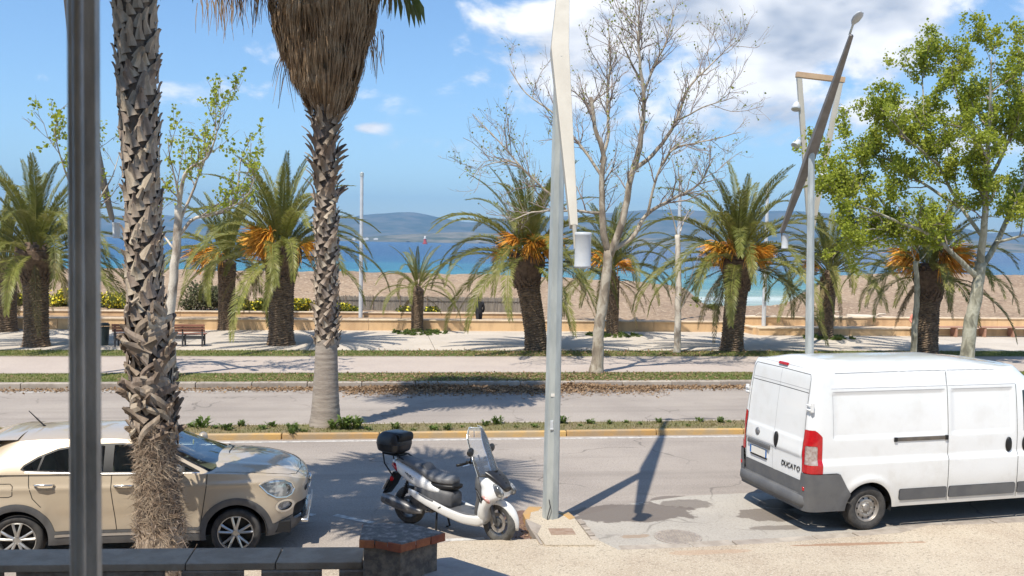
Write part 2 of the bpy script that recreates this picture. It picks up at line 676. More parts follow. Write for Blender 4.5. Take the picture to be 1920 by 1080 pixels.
WET = (0.135, 0.108, 0.088)
OIL = (0.05, 0.047, 0.045)
M_ASPH = ground_mat('asphalt', (0.355, 0.308, 0.265), (0.290, 0.250, 0.217), (0.50, 0.44, 0.385), 42, streak=0.50, bump=0.35, cracks=0.6, speck_amt=0.42,
                    stains=((1180, 962, 0, .95, .55, .85, 1.3, WET), (1265, 935, 0, .4, .22, .7, 1.3, WET),
                            (985, 985, 0, .45, .75, .9, .9, (0.16, 0.085, 0.055)), (1310, 785, 0, .5, .12, .6, .8, OIL), (1245, 787, 0, .4, .10, .6, .8, OIL)))
M_CONC = ground_mat('concrete_apron', (0.40, 0.365, 0.315), (0.345, 0.315, 0.275), (0.50, 0.46, 0.40), 40, big_scale=0.8, bump=0.2, cracks=0.5,
                    stains=((1180, 962, 0, 1.0, .55, .85, 1.3, WET), (1285, 945, 0, .45, .25, .7, 1.4, WET), (1440, 965, 0, .55, .36, .75, 1.2, WET),
                            (1455, 990, 0, .45, .12, .6, 1.3, WET), (1640, 985, 0, .9, .10, .5, 1.4, WET), (1800, 975, 0, .9, .09, .5, 1.4, WET),
                            (1190, 1006, 0, .22, .10, .6, 1.7, (0.30, 0.20, 0.12)), (1465, 945, 0, .4, .3, .85, .8, OIL)))
M_AGG = ground_mat('washed_gravel_paving', (0.465, 0.395, 0.30), (0.385, 0.31, 0.23), (0.64, 0.565, 0.455), 48, big_scale=0.6, bump=0.6, speck_amt=0.62,
                   stains=((1600, 1020, .08, 1.0, .06, .7, 1.4, (0.30, 0.16, 0.09)), (1330, 1035, .08, .7, .10, .45, 1.3, (0.42, 0.27, 0.17))))
M_PATH = ground_mat('cycle_path_concrete', (0.47, 0.395, 0.335), (0.42, 0.35, 0.30), (0.56, 0.48, 0.41), 30, streak=0.12, bump=0.12)
M_PROM = ground_mat('promenade_concrete', (0.54, 0.475, 0.395), (0.47, 0.41, 0.34), (0.62, 0.555, 0.465), 20, big_scale=0.5, bump=0.12)
M_SOIL = ground_mat('dry_soil', (0.20, 0.155, 0.085), (0.15, 0.145, 0.055), (0.30, 0.24, 0.15), 18, big_scale=1.3, bump=0.9, speck_amt=0.5)
M_TURF = ground_mat('turf_soil', (0.105, 0.135, 0.035), (0.20, 0.17, 0.07), (0.25, 0.22, 0.10), 14, big_scale=0.9, bump=0.9, speck_amt=0.4)
M_LAND = ground_mat('plain_ground', (0.35, 0.30, 0.24), (0.30, 0.26, 0.20), (0.42, 0.37, 0.3), 8)
M_KERB = mat('kerb_stone', (0.41, 0.355, 0.295), 0.85, var=(0.30, 0.255, 0.21), var_scale=4, bump=0.35, bump_scale=40, rand=0.12)
M_YEL = mat('yellow_kerb_paint', (0.52, 0.315, 0.11), 0.78, var=(0.40, 0.29, 0.17), var_scale=2.6, bump=0.35, bump_scale=35, rand=0.10, detail=8)
M_WALL = mat('ochre_plaster', (0.66, 0.445, 0.245), 0.88, var=(0.50, 0.325, 0.18), var_scale=2.2, bump=0.25, bump_scale=25, stretch=(1, 1, .35), detail=8, rand=.06, var_lo=.42, var_hi=.78)
M_WALLTOP = mat('ochre_coping', (0.68, 0.54, 0.375), 0.85, var=(0.52, 0.40, 0.275), var_scale=2.5, rand=.07, detail=8, bump=0.25, bump_scale=25)
M_WHITE = mat('white_road_paint', (0.62, 0.60, 0.56), 0.8, var=(0.36, 0.34, 0.32), var_scale=9, detail=8, bump=0.2)

U0, U1 = -46.0, 56.0


def strip(name, v0, v1, z, m, u0=U0, u1=U1, depth=0.3, kind='structure'):
    b = MB()
    P = [S(u0, v0), S(u1, v0), S(u1, v1), S(u0, v1)]
    b.prism([(p.x, p.y) for p in P], z - depth, z, 'z')
    return tag(b.build(name, m), kind=kind)


def sheet(name, poly, z, m, depth=0.0, kind='structure'):
    b = MB()
    if depth:
        b.prism(poly, z - depth, z, 'z')
    else:
        b.add([(x, y, z) for x, y in poly], tuple(range(len(poly))))
    return tag(b.build(name, m), kind=kind)


def gp(pts, z=0.0):
    return [(q.x, q.y) for q in (G(x, y, z) for x, y in pts)]


# one sheet of ground under everything on land, the sea beyond it to the horizon
sheet('ground', [tuple(S(-400, -120).xy), tuple(S(400, -120).xy), tuple(S(400, 47).xy), tuple(S(-400, 47).xy)], -0.06, M_LAND)
strip('road', 11.0, 26.35, 0.0, M_ASPH)
# near pavement with its uneven outer edge
edge = gp([(-900, 1100), (300, 1085), (640, 1050), (850, 1014), (1000, 1011), (1120, 1012), (1160, 1031), (1300, 1026), (1450, 1018),
           (1560, 1009), (1690, 999), (1740, 985), (1830, 983), (1920, 979), (2500, 950)], 0.08)
edge = [tuple(S(-60, 11.35).xy)] + edge[1:]
sheet('near_pavement', [tuple(S(-60, -14).xy), tuple(S(60, -14).xy)] + edge[::-1], 0.08, M_AGG, 0.12)
apron = gp([(1095, 1000), (1150, 1040), (1345, 1040), (1815, 1015), (2300, 985), (2300, 895), (1920, 915), (1640, 925), (1400, 925), (1290, 930), (1180, 945), (1072, 972)])
sheet('concrete_apron', apron, 0.004, M_CONC)
# cracked edging slabs between apron and pavement, each laid on its own
kb = thing('edging_row', 'row of grey concrete edging slabs along the gravel pavement', 'edging')
epts = [(1165, 1033), (1300, 1028), (1380, 1024), (1455, 1020), (1535, 1014), (1610, 1008), (1690, 1000), (1780, 990), (1870, 984), (1960, 978)]
for i in range(len(epts) - 1):
    a, b_ = G(*epts[i]), G(*epts[i + 1])
    d = (b_ - a).normalized()
    n = Vector((-d.y, d.x, 0))
    a2, b2 = a + d * 0.012, b_ - d * 0.012
    w = 0.20 + 0.03 * math.sin(i * 2.3)
    m_ = MB().prism([(q.x, q.y) for q in (a2 - n * .03, b2 - n * .03, b2 + n * w, a2 + n * w)], -0.05, 0.012 + 0.010 * (i % 3), 'z')
    m_.build('edging_slab', M_KERB, kb, bevel=0.012)


def kerb_run(name, label, v0, v1, z, m, u0, u1, step, rnd=0.004, cat='kerb'):
    """kerb stones laid end to end, each stone an object"""
    t_ = tag(link(name, None), label, cat)
    data = None
    n = int((u1 - u0) / step)
    b = MB().box((step / 2, 0, 0), (step - 0.016, v1 - v0, z + 0.25))
    for i in range(n):
        if data is None:
            o = b.build('kerb_stone', m, t_, bevel=0.022)
            data = o
        else:
            o = data.copy()
            COL.objects.link(o)
        p = S(u0 + i * step, (v0 + v1) / 2 + random.uniform(-1, 1) * rnd * 2)
        o.location = (p.x, p.y, z / 2 - 0.125 + random.uniform(-1, 1) * rnd)
        o.rotation_euler = (random.uniform(-.006, .006), random.uniform(-.003, .003), YAW + random.uniform(-.003, .003))
    return t_


kerb_run('median_kerb', 'yellow painted kerb along the planted median, facing the scooter', 19.58, 19.72, 0.12, M_YEL, -30, 34, 2.0)
kerb_run('median_kerb', 'plain grey kerb on the far side of the planted median', 20.62, 20.76, 0.11, M_KERB, -30, 34, 1.0)
strip('median', 19.72, 20.62, 0.108, M_SOIL, -30, 34)
kerb_run('road_kerb', 'weathered stone kerb behind the dead leaves of the far gutter', 26.32, 26.58, 0.17, M_KERB, -32, 40, 1.5)
strip('gutter', 25.75, 26.32, 0.005, mat('gutter_concrete', (0.40, 0.375, 0.34), 0.9, var=(0.33, 0.30, 0.27), var_scale=2.0, bump=.3), -32, 40, 0.1)
strip('lawn', 26.58, 28.30, 0.15, M_TURF)
strip('path_edging', 28.30, 28.42, 0.165, M_KERB)
strip('cycle_path', 28.42, 32.2, 0.15, M_PATH)
strip('path_edging', 32.2, 32.34, 0.165, M_KERB)
strip('lawn', 32.34, 34.15, 0.15, M_TURF)
# promenade of cast slabs, each slab a piece
prom = tag(link('promenade', None), kind='structure')
slab = None
for r, (va, vb) in enumerate(((34.15, 36.9), (36.9, 39.6), (39.6, 42.0))):
    for i in range(22):
        ua = -44 + i * 4.6
        b = MB().box((0, 0, 0), (4.6 - 0.022, vb - va - 0.022, 0.3))
        o = b.build('paving_slab', M_PROM, prom)
        p = S(ua + 2.3, (va + vb) / 2)
        o.location = (p.x, p.y, random.uniform(-.002, .002))
        o.rotation_euler = (0, 0, YAW)
strip('beach_walk', 42.0, 47.2, 0.02, M_PROM)

# white bay marks on the near road
for k, (a, b_) in enumerate((((628, 966), (700, 981)), ((836, 1013), (908, 1010)), ((560, 962), (590, 966)))):
    p0, p1 = G(*a), G(*b_)
    d = (p1 - p0).normalized()
    n = Vector((-d.y, d.x, 0)) * 0.055
    sheet('bay_marking', [(q.x, q.y) for q in (p0 - n, p1 - n, p1 + n, p0 + n)], 0.0045, M_WHITE)
strip('edge_line', 19.32, 19.42, 0.0042, M_WHITE, -30, 34, 0.003)

# ------------------------------------------------------------------ seawall of the promenade
def wall_run(name, label, pts, z0, z1, thick=0.34, cat='wall', panel=4.2, cop=0.06):
    """a plastered wall from cast panels with a projecting coping in lengths"""
    t_ = tag(link(name, None), label, cat)
    for (ua, va), (ub, vb) in zip(pts[:-1], pts[1:]):
        L = math.hypot(ub - ua, vb - va)
        n = max(1, round(L / panel))
        ang = math.atan2(vb - va, ub - ua)
        for i in range(n):
            f0, f1 = i / n, (i + 1) / n
            c = S(ua + (ub - ua) * (f0 + f1) / 2, va + (vb - va) * (f0 + f1) / 2)
            wl = L / n
            MB().box((0, 0, 0), (wl - 0.012, thick, z1 - z0 - cop)).build('wall_panel', M_WALL, t_, loc=(c.x, c.y, (z0 + z1 - cop) / 2), rz=YAW + ang, bevel=.01)
            MB().box((0, 0, 0), (wl - 0.010, thick + 0.08, cop)).build('coping', M_WALLTOP, t_, loc=(c.x, c.y, z1 - cop / 2 + .001), rz=YAW + ang, bevel=.012)
    return t_


uJ = uv_of(G(1392, 622, 0.15))[0]
wall_run('promenade_wall', 'long low ochre wall at the back of the promenade, left of the corner', [(-44, 41.9), (uJ, 41.9)], 0.0, 0.64)
wall_run('promenade_wall', 'taller ochre wall strip above the projecting ledge at right', [(uJ, 42.2), (52, 42.2)], 0.0, 0.86)
wall_run('wall_ledge', 'low projecting ochre ledge with a corner, in front of the right wall', [(uJ + .1, 40.35), (52, 40.35)], 0.0, 0.50, 0.30)
wall_run('ledge_return', 'short ochre return wall closing the end of the ledge', [(uJ + .1, 40.55), (uJ + .1, 41.95)], 0.0, 0.49, 0.26)
strip('ledge_fill', 40.5, 42.03, 0.44, M_WALLTOP, uJ + .24, 52, 0.4)
wall_run('beach_wall', 'second low ochre wall between beach walk and reed fence', [(-44, 46.6), (uv_of(at(1004, 590, 46.9))[0], 46.6)], 0.0, 0.60)

# ------------------------------------------------------------------ beach of dried seaweed, sea, far shore, haze
CREST = pchip([-70, -40, -12, -3, 2, 8.5, 11.3, 13.0, 17.6, 19.4, 21.8, 27, 40, 75], [1.9, 2.0, 2.05, 2.0, 1.85, 1.6, 1.25, 0.0, -0.05, 1.0, 2.2, 2.45, 2.35, 2.3])


def beach():
    us, vs = np.linspace(-75, 80, 380), np.concatenate([np.linspace(42.4, 66, 120), np.linspace(66.4, 110, 60)])
    Ug, Vg = np.meshgrid(us, vs, indexing='ij')
    # the gap to the water opens on a slant, as seen from the window
    Xg, Yg = math.cos(YAW) * Ug - math.sin(YAW) * Vg, math.sin(YAW) * Ug + math.cos(YAW) * Vg
    cr = CREST(Xg * 62 / np.maximum(Yg, 40))
    start = np.where(Ug < 7.7, 46.9, 42.6)
    r = np.clip((Vg - start) / (61.5 - start), 0, 1)
    up = r * r * (3 - 2 * r)
    r2 = np.clip((Vg - 61.5) / 16, 0, 1)
    dn = r2 * r2 * (3 - 2 * r2)
    z0 = np.where(Ug < 7.7, 0.35, 0.55)
    z = z0 + (cr - z0) * up
    z = z * (1 - dn) + (-1.2) * dn
    def fb(sx, sy, seed):
        r_ = np.random.default_rng(seed)
        o = 0
        for k in range(5):
            fx, fy = sx * 2 ** k, sy * 2 ** k
            a, b, c = r_.uniform(0, 6.28, 3)
            o = o + 0.55 ** k * np.sin(Ug * fx * 1.0 + Vg * fy * .6 + a) * np.sin(Vg * fy - Ug * fx * .45 + b)
        return o
    z = z + 0.06 * fb(.9, 1.1, 3) * up + RNG.normal(0, .014, z.shape)
    # the rough pile right of the gap
    hump = np.exp(-(((Ug - 23.0) / 2.4) ** 2 + ((Vg - 50) / 2.6) ** 2))
    z = z + hump * (0.55 + RNG.normal(0, .09, z.shape))
    C, Sn = math.cos(YAW), math.sin(YAW)
    P = np.stack([C * Ug - Sn * Vg, Sn * Ug + C * Vg, z], -1)
    return P


M_WEED = ground_mat('dried_seaweed', (0.33, 0.235, 0.155), (0.255, 0.175, 0.115), (0.51, 0.40, 0.28), 6.0, big_scale=0.16, bump=1.0, speck_amt=0.6, streak=.3)
_P = beach()
tag(MB().grid(_P).build('beach', M_WEED, smooth=True), kind='structure')


def sea_mat():
    m = bpy.data.materials.new('sea_water')
    m.use_nodes = True
    t = m.node_tree
    g = NT(t)
    b = t.nodes['Principled BSDF']
    pos = g.n('ShaderNodeNewGeometry').outputs['Position']
    st = g.n('ShaderNodeVectorRotate', {'Vector': pos, 'Angle': -YAW}, rotation_type='Z_AXIS').outputs[0]
    sp = g.n('ShaderNodeSeparateXYZ', {0: st})
    n = g.noise(g.n('ShaderNodeMapping', {0: st, 3: (0.010, 0.03, 1)}).outputs[0], 1.0, 4, .6)
    dist = g.m('ADD', sp.outputs[1], g.m('MULTIPLY', g.m('SUBTRACT', n, 0.5), 170.0))
    lg = g.m('LOGARITHM', g.m('MAXIMUM', dist, 60.0), 10.0)
    # shallow sand shows turquoise, then sea-grass beds, then deep water
    c = g.ramp(g.m('DIVIDE', g.m('SUBTRACT', lg, 1.8), 2.0),
               [(0.0, (0.62, 0.64, 0.58)), (0.045, (0.22, 0.32, 0.26)), (0.10, (0.06, 0.24, 0.23)), (0.16, (0.018, 0.16, 0.20)), (0.25, (0.004, 0.080, 0.165)), (0.36, (0.002, 0.040, 0.125)), (1.0, (0.002, 0.034, 0.115))])
    sw = g.noise(g.n('ShaderNodeMapping', {0: st, 3: (0.035, 0.22, 1)}).outputs[0], 1.0, 5, .65)
    c = g.mix(g.m('MULTIPLY', g.smooth(sw, .48, .68), .40), c, (0.001, 0.035, 0.09))
    c = g.mix(g.m('MULTIPLY', g.smooth(sw, .70, .78), .30), c, (0.5, 0.58, 0.6))
    t.links.new(c, b.inputs['Base Color'])
    b.inputs['Roughness'].default_value = 0.22
    b.inputs['IOR'].default_value = 1.33
    b.inputs['Specular IOR Level'].default_value = 0.30
    wv = g.noise(g.n('ShaderNodeMapping', {0: st, 3: (0.16, 0.5, 1)}).outputs[0], 1.6, 6, .62)
    bn = g.n('ShaderNodeBump', {'Strength': 0.9, 'Distance': 0.55, 'Height': wv})
    t.links.new(bn.outputs[0], b.inputs['Normal'])
    return m


sheet('sea', [tuple(S(-9000, 60).xy), tuple(S(9000, 60).xy), (8800, 9300), (-8800, 9300)], -0.42, sea_mat())


def ridge(name, pts, Yc, depth, m, seed, rough=1.0, px_step=6):
    f = pchip([p[0] for p in pts], [p[1] for p in pts])
    xs = np.arange(pts[0][0], pts[-1][0], px_step)
    r_ = np.random.default_rng(seed)
    rows = np.array([-1, -.86, -.72, -.58, -.44, -.3, -.15, 0, .5, 1.0])
    prof = np.array([0, .13, .22, .36, .50, .68, .88, 1.0, .5, 0])
    hgt = np.array([max(0.5, (455 + (x - 960) * math.tan(ROLL) - y) * Yc / FPX) for x, y in zip(xs, f(xs))])
    nz = np.zeros((len(xs), len(rows)))
    for k in range(6):
        fr = 0.004 * 2 ** k * rough
        a = r_.uniform(0, 6.28, (len(rows),))
        nz += 0.5 ** k * np.sin(xs[:, None] * fr * 6.28 + a[None] + np.cumsum(np.ones(len(rows)))[None] * .6)
    P = np.empty((len(xs), len(rows), 3))
    for j, (rr, pf) in enumerate(zip(rows, prof)):
        Y = Yc + rr * depth
        P[:, j, 0] = (xs - 960) / FPX * Yc * (1 + 0.25 * rr * depth / Yc)
        P[:, j, 1] = Y + nz[:, j] * depth * 0.05
        P[:, j, 2] = hgt * (pf + 0.055 * nz[:, j] * (1 - abs(2 * pf - 1)) ) - 0.6
    P[:, 0, 2] = P[:, -1, 2] = -1.5
    return tag(MB().grid(P).build(name, m, smooth=True), kind='structure')


M_HILL = mat('maquis_hillside', (0.055, 0.075, 0.035), 0.95, var=(0.16, 0.15, 0.10), var_scale=0.006, detail=9, bump=0.0)
M_HEAD = mat('low_headland', (0.06, 0.075, 0.035), 0.95, var=(0.22, 0.19, 0.13), var_scale=0.012, detail=9)
ridge('hills', [(-500, 430), (0, 425), (180, 406), (300, 402), (420, 416), (560, 414), (690, 402), (765, 397), (830, 408), (880, 415), (960, 408),
                (1050, 405), (1150, 397), (1260, 392), (1340, 396), (1460, 395), (1580, 402), (1680, 414), (1780, 424), (1860, 436), (1960, 430), (2100, 446), (2400, 450)], 6800, 1500, M_HILL, 5)
ridge('headland', [(-300, 440), (200, 438), (500, 445), (620, 444), (760, 437), (860, 433), (960, 436), (1100, 440), (1300, 447), (1500, 455), (1640, 452), (1800, 448), (1900, 455), (2000, 462), (2300, 470)], 3400, 350, M_HEAD, 9, rough=2.0)
M_HOUSE = mat('far_house_white', (0.75, 0.72, 0.66), 0.8)
rh = random.Random(4)
for i, x in enumerate((664, 672, 681, 690, 703, 880, 897, 912, 1770, 1792, 1846)):
    p = at(x, 447, 3150)
    w, hgt = rh.uniform(9, 16), rh.uniform(5, 8)
    hz = MB().box((0, 0, 0), (w, 9, hgt)).prism([(-w / 2 - .5, hgt / 2), (w / 2 + .5, hgt / 2), (w * .15, hgt / 2 + 2.2), (-w * .15, hgt / 2 + 2.2)], -4.6, 4.6)
    o = hz.build('shore_house', M_HOUSE, loc=(p.x, p.y + rh.uniform(-40, 40), 2.0 + hgt / 2 + rh.uniform(0, 3)))
    tag(o, 'tiny white house in the row along the far shore', 'house', 'white houses on the far shore')

# the small red harbour light out on the water
p = G(797, 449, -0.42)
p = at(797, 449, 1500)
hl = thing('harbour_light', 'small red and white harbour beacon standing out in the blue water', 'beacon', (p.x, p.y, -0.5))
M_RED = mat('signal_red', (0.55, 0.06, 0.035), 0.6, var=(0.45, 0.07, 0.05), var_scale=.6)
MB().lathe([(0, 0), (4.0, 0), (4.0, 1.8), (2.6, 2.0), (2.2, 8.5), (0, 8.5)], 16).build('tower', M_RED, hl)
MB().lathe([(0, 8.5), (2.8, 8.5), (2.8, 9.2), (1.5, 9.2), (1.5, 12), (0.2, 13), (0, 13)], 16).build('lantern', M_HOUSE, hl)


def haze():
    m = bpy.data.materials.new('haze_air')
    m.use_nodes = True
    t = m.node_tree
    t.nodes.remove(t.nodes['Principled BSDF'])
    v = t.nodes.new('ShaderNodeVolumePrincipled')
    v.inputs['Color'].default_value = (0.29, 0.60, 1.0, 1)
    v.inputs['Density'].default_value = 0.00014
    v.inputs['Anisotropy'].default_value = 0.2
    t.links.new(v.outputs[0], t.nodes['Material Output'].inputs['Volume'])
    b = MB().box((0, 4650, 218), (18400, 9500, 446))
    return tag(b.build('haze', m), kind='stuff')


haze()
# ------------------------------------------------------------------ palms
M_FROND = leaf_mat('date_frond', [(0.125, 0.145, 0.026), (0.22, 0.225, 0.052), (0.35, 0.315, 0.12)], 0.42, 0.32, 2.2, 0.22)
M_FROND_OLD = leaf_mat('date_frond_old', [(0.13, 0.115, 0.04), (0.22, 0.17, 0.075), (0.15, 0.14, 0.04)], 0.6, 0.2, 2.2, 0.2)
M_FAN = leaf_mat('fan_frond', [(0.07, 0.10, 0.025), (0.13, 0.16, 0.045), (0.20, 0.20, 0.07)], 0.45, 0.25, 2.0, 0.15)
M_DEAD = leaf_mat('dead_fan_leaves', [(0.20, 0.115, 0.055), (0.36, 0.235, 0.13), (0.52, 0.41, 0.28)], 0.75, 0.2, 2.4, 0.1)
M_FRUIT = mat('orange_fruit_stalks', (0.78, 0.30, 0.02), 0.55, var=(0.66, 0.38, 0.06), var_scale=7, rand=0.12)
M_DTRUNK = mat('date_trunk', (0.235, 0.165, 0.105), 0.9, var=(0.10, 0.07, 0.048), var_scale=9, bump=0.8, bump_scale=30, detail=7)
M_DBOSS = mat('date_boss_stubs', (0.085, 0.055, 0.038), 0.9, var=(0.17, 0.115, 0.075), var_scale=8, bump=0.6, bump_scale=25)
M_BOOT = mat('leaf_base', (0.46, 0.375, 0.29), 0.88, var=(0.29, 0.22, 0.16), var_scale=9, bump=0.5, bump_scale=40, rand=0.30, stretch=(1, 1, .35), detail=7)
M_BOOT_D = mat('leaf_base_dark', (0.36, 0.28, 0.21), 0.88, var=(0.22, 0.165, 0.12), var_scale=9, bump=0.5, bump_scale=40, rand=0.28, stretch=(1, 1, .35))
M_WTRUNK = mat('fan_palm_core', (0.20, 0.15, 0.11), 0.95, var=(0.10, 0.075, 0.055), var_scale=7, bump=0.9, bump_scale=28)
M_WSMOOTH = mat('fan_palm_smooth', (0.37, 0.315, 0.26), 0.9, var=(0.26, 0.215, 0.175), var_scale=5, bump=0.7, bump_scale=20, stretch=(.5, .5, 4), detail=8)
M_FIBRE = mat('palm_fibre', (0.46, 0.36, 0.26), 0.95, var=(0.29, 0.205, 0.14), var_scale=10)


def frond_mesh(name, L, elev, droop, m, rng, leaflet=0.44, n=128, w=0.024, vee=0.34):
    """a pinnate leaf: arched rachis and two ranks of narrow leaflets, all in the local xz plane"""
    k = 15
    s = np.linspace(0, 1, k)
    ang = elev - droop * s ** 1.35
    step = L / (k - 1)
    x = np.concatenate([[0], np.cumsum(np.cos(ang[:-1]) * step)])
    z = np.concatenate([[0], np.cumsum(np.sin(ang[:-1]) * step)])
    side = 0.10 * L * (s ** 2) * rng.uniform(-1, 1)
    P = np.stack([x, side, z], -1)
    b = MB()
    b.tube(P, np.interp(s, [0, .1, 1], [0.055, 0.032, 0.006]), 4, flat=.6)
    V, F = [], []
    for i in range(n):
        for sd in (-1, 1):
            t = 0.10 + 0.90 * (i + rng.uniform(-.35, .35)) / (n - 1)
            t = min(max(t, 0.06), 1.0)
            j = min(int(t * (k - 1)), k - 2)
            fr = t * (k - 1) - j
            p = P[j] * (1 - fr) + P[j + 1] * fr
            T = P[j + 1] - P[j]
            T /= np.linalg.norm(T)
            up = np.array([-T[2], 0, T[0]])
            sid = np.cross(up, T) * sd
            ll = leaflet * min(1, 0.35 + 3.2 * (t - .06)) * (1 - 0.62 * max(0, (t - .55) / .45) ** 1.6) * rng.uniform(.85, 1.1)
            a = R(54 - 26 * t + rng.uniform(-6, 6))
            d = T * math.cos(a) + sid * math.sin(a) + up * (vee + rng.uniform(-.16, .16)) * math.sin(a)
            d /= np.linalg.norm(d)
            tip = p + d * ll + np.array([0, 0, -0.12 * ll * rng.uniform(.3, 1.5)])
            mid = p + d * ll * .5
            wd = np.cross(d, sid + up * .3)
            wd = T * (w * rng.uniform(.8, 1.2))
            i0 = len(V)
            V += [p, mid + wd, tip, mid - wd]
            F.append((i0, i0 + 1, i0 + 2, i0 + 3))
    b.add(np.array(V), np.array(F))
    return b.data(name, m)


_r = np.random.default_rng(21)
# elevation of the leaf base (deg), droop (deg)
FROND_KINDS = [(84, 34), (77, 58), (69, 80), (61, 98), (53, 112), (45, 122), (36, 124), (26, 118), (15, 106), (3, 92), (-12, 70)]
FRONDS = [[frond_mesh('frond', 3.9 * _r.uniform(.94, 1.04), R(e), R(d * _r.uniform(.85, 1.15)), M_FROND, _r) for _ in range(2)] for e, d in FROND_KINDS]
FRONDS_OLD = [frond_mesh('frond', 3.4, R(e), R(d), M_FROND_OLD, _r, 0.34, 60, vee=-.1) for e, d in ((-18, 55), (-45, 38), (5, 90))]


def fruit_mesh(rng):
    b = MB()
    for i in range(64):
        a, s_ = rng.uniform(-.55, .55), rng.uniform(-.5, .5)
        L = rng.uniform(.6, 1.2)
        pts = []
        for q in np.linspace(0, 1, 5):
            sp = max(0, q - .35)
            pts.append((L * q * math.cos(R(38)) + .5 * sp * math.cos(a * 3), s_ * 1.7 * sp, L * q * math.sin(R(38)) - 1.15 * sp ** 1.5 + a * 1.1 * sp))
        b.tube(pts, [.013, .011, .013, .017, .006], 3, cap=False)
    return b.data('fruit_stalk', M_FRUIT)


FRUITS = [fruit_mesh(_r) for _ in range(3)]


def stub_ring(b, r0, r1, z0, z1, n_around, n_up, size, rng, lean=0.5, sq=0.6):
    """stubs of cut leaf bases in a spiral, pointing up and out"""
    tot = n_around * n_up
    for i in range(tot):
        f = i / tot
        th = i * 2.39996 + rng.uniform(-.12, .12)
        z = z0 + (z1 - z0) * f
        r_ = r0 + (r1 - r0) * f
        c, s_ = math.cos(th), math.sin(th)
        L, W = size * rng.uniform(.8, 1.2), size * sq * rng.uniform(.8, 1.2)
        o = np.array([c, s_, 0])
        t = np.array([-s_, c, 0])
        up = np.array([0, 0, 1.0])
        base = o * (r_ * .86) + up * z
        tip = base + up * L * (1 - lean) + o * L * lean
        th_ = o * size * .22
        V = [base - t * W - th_, base + t * W - th_, base + t * W * .9 + th_ - up * .2 * L, base - t * W * .9 + th_ - up * .2 * L,
             tip - t * W * .55 - th_ * .3, tip + t * W * .55 - th_ * .3, tip + t * W * .45 + th_ * .5, tip - t * W * .45 + th_ * .5]
        b.add(V, np.array([[0, 1, 5, 4], [2, 3, 7, 6], [1, 2, 6, 5], [3, 0, 4, 7], [4, 5, 6, 7]]))


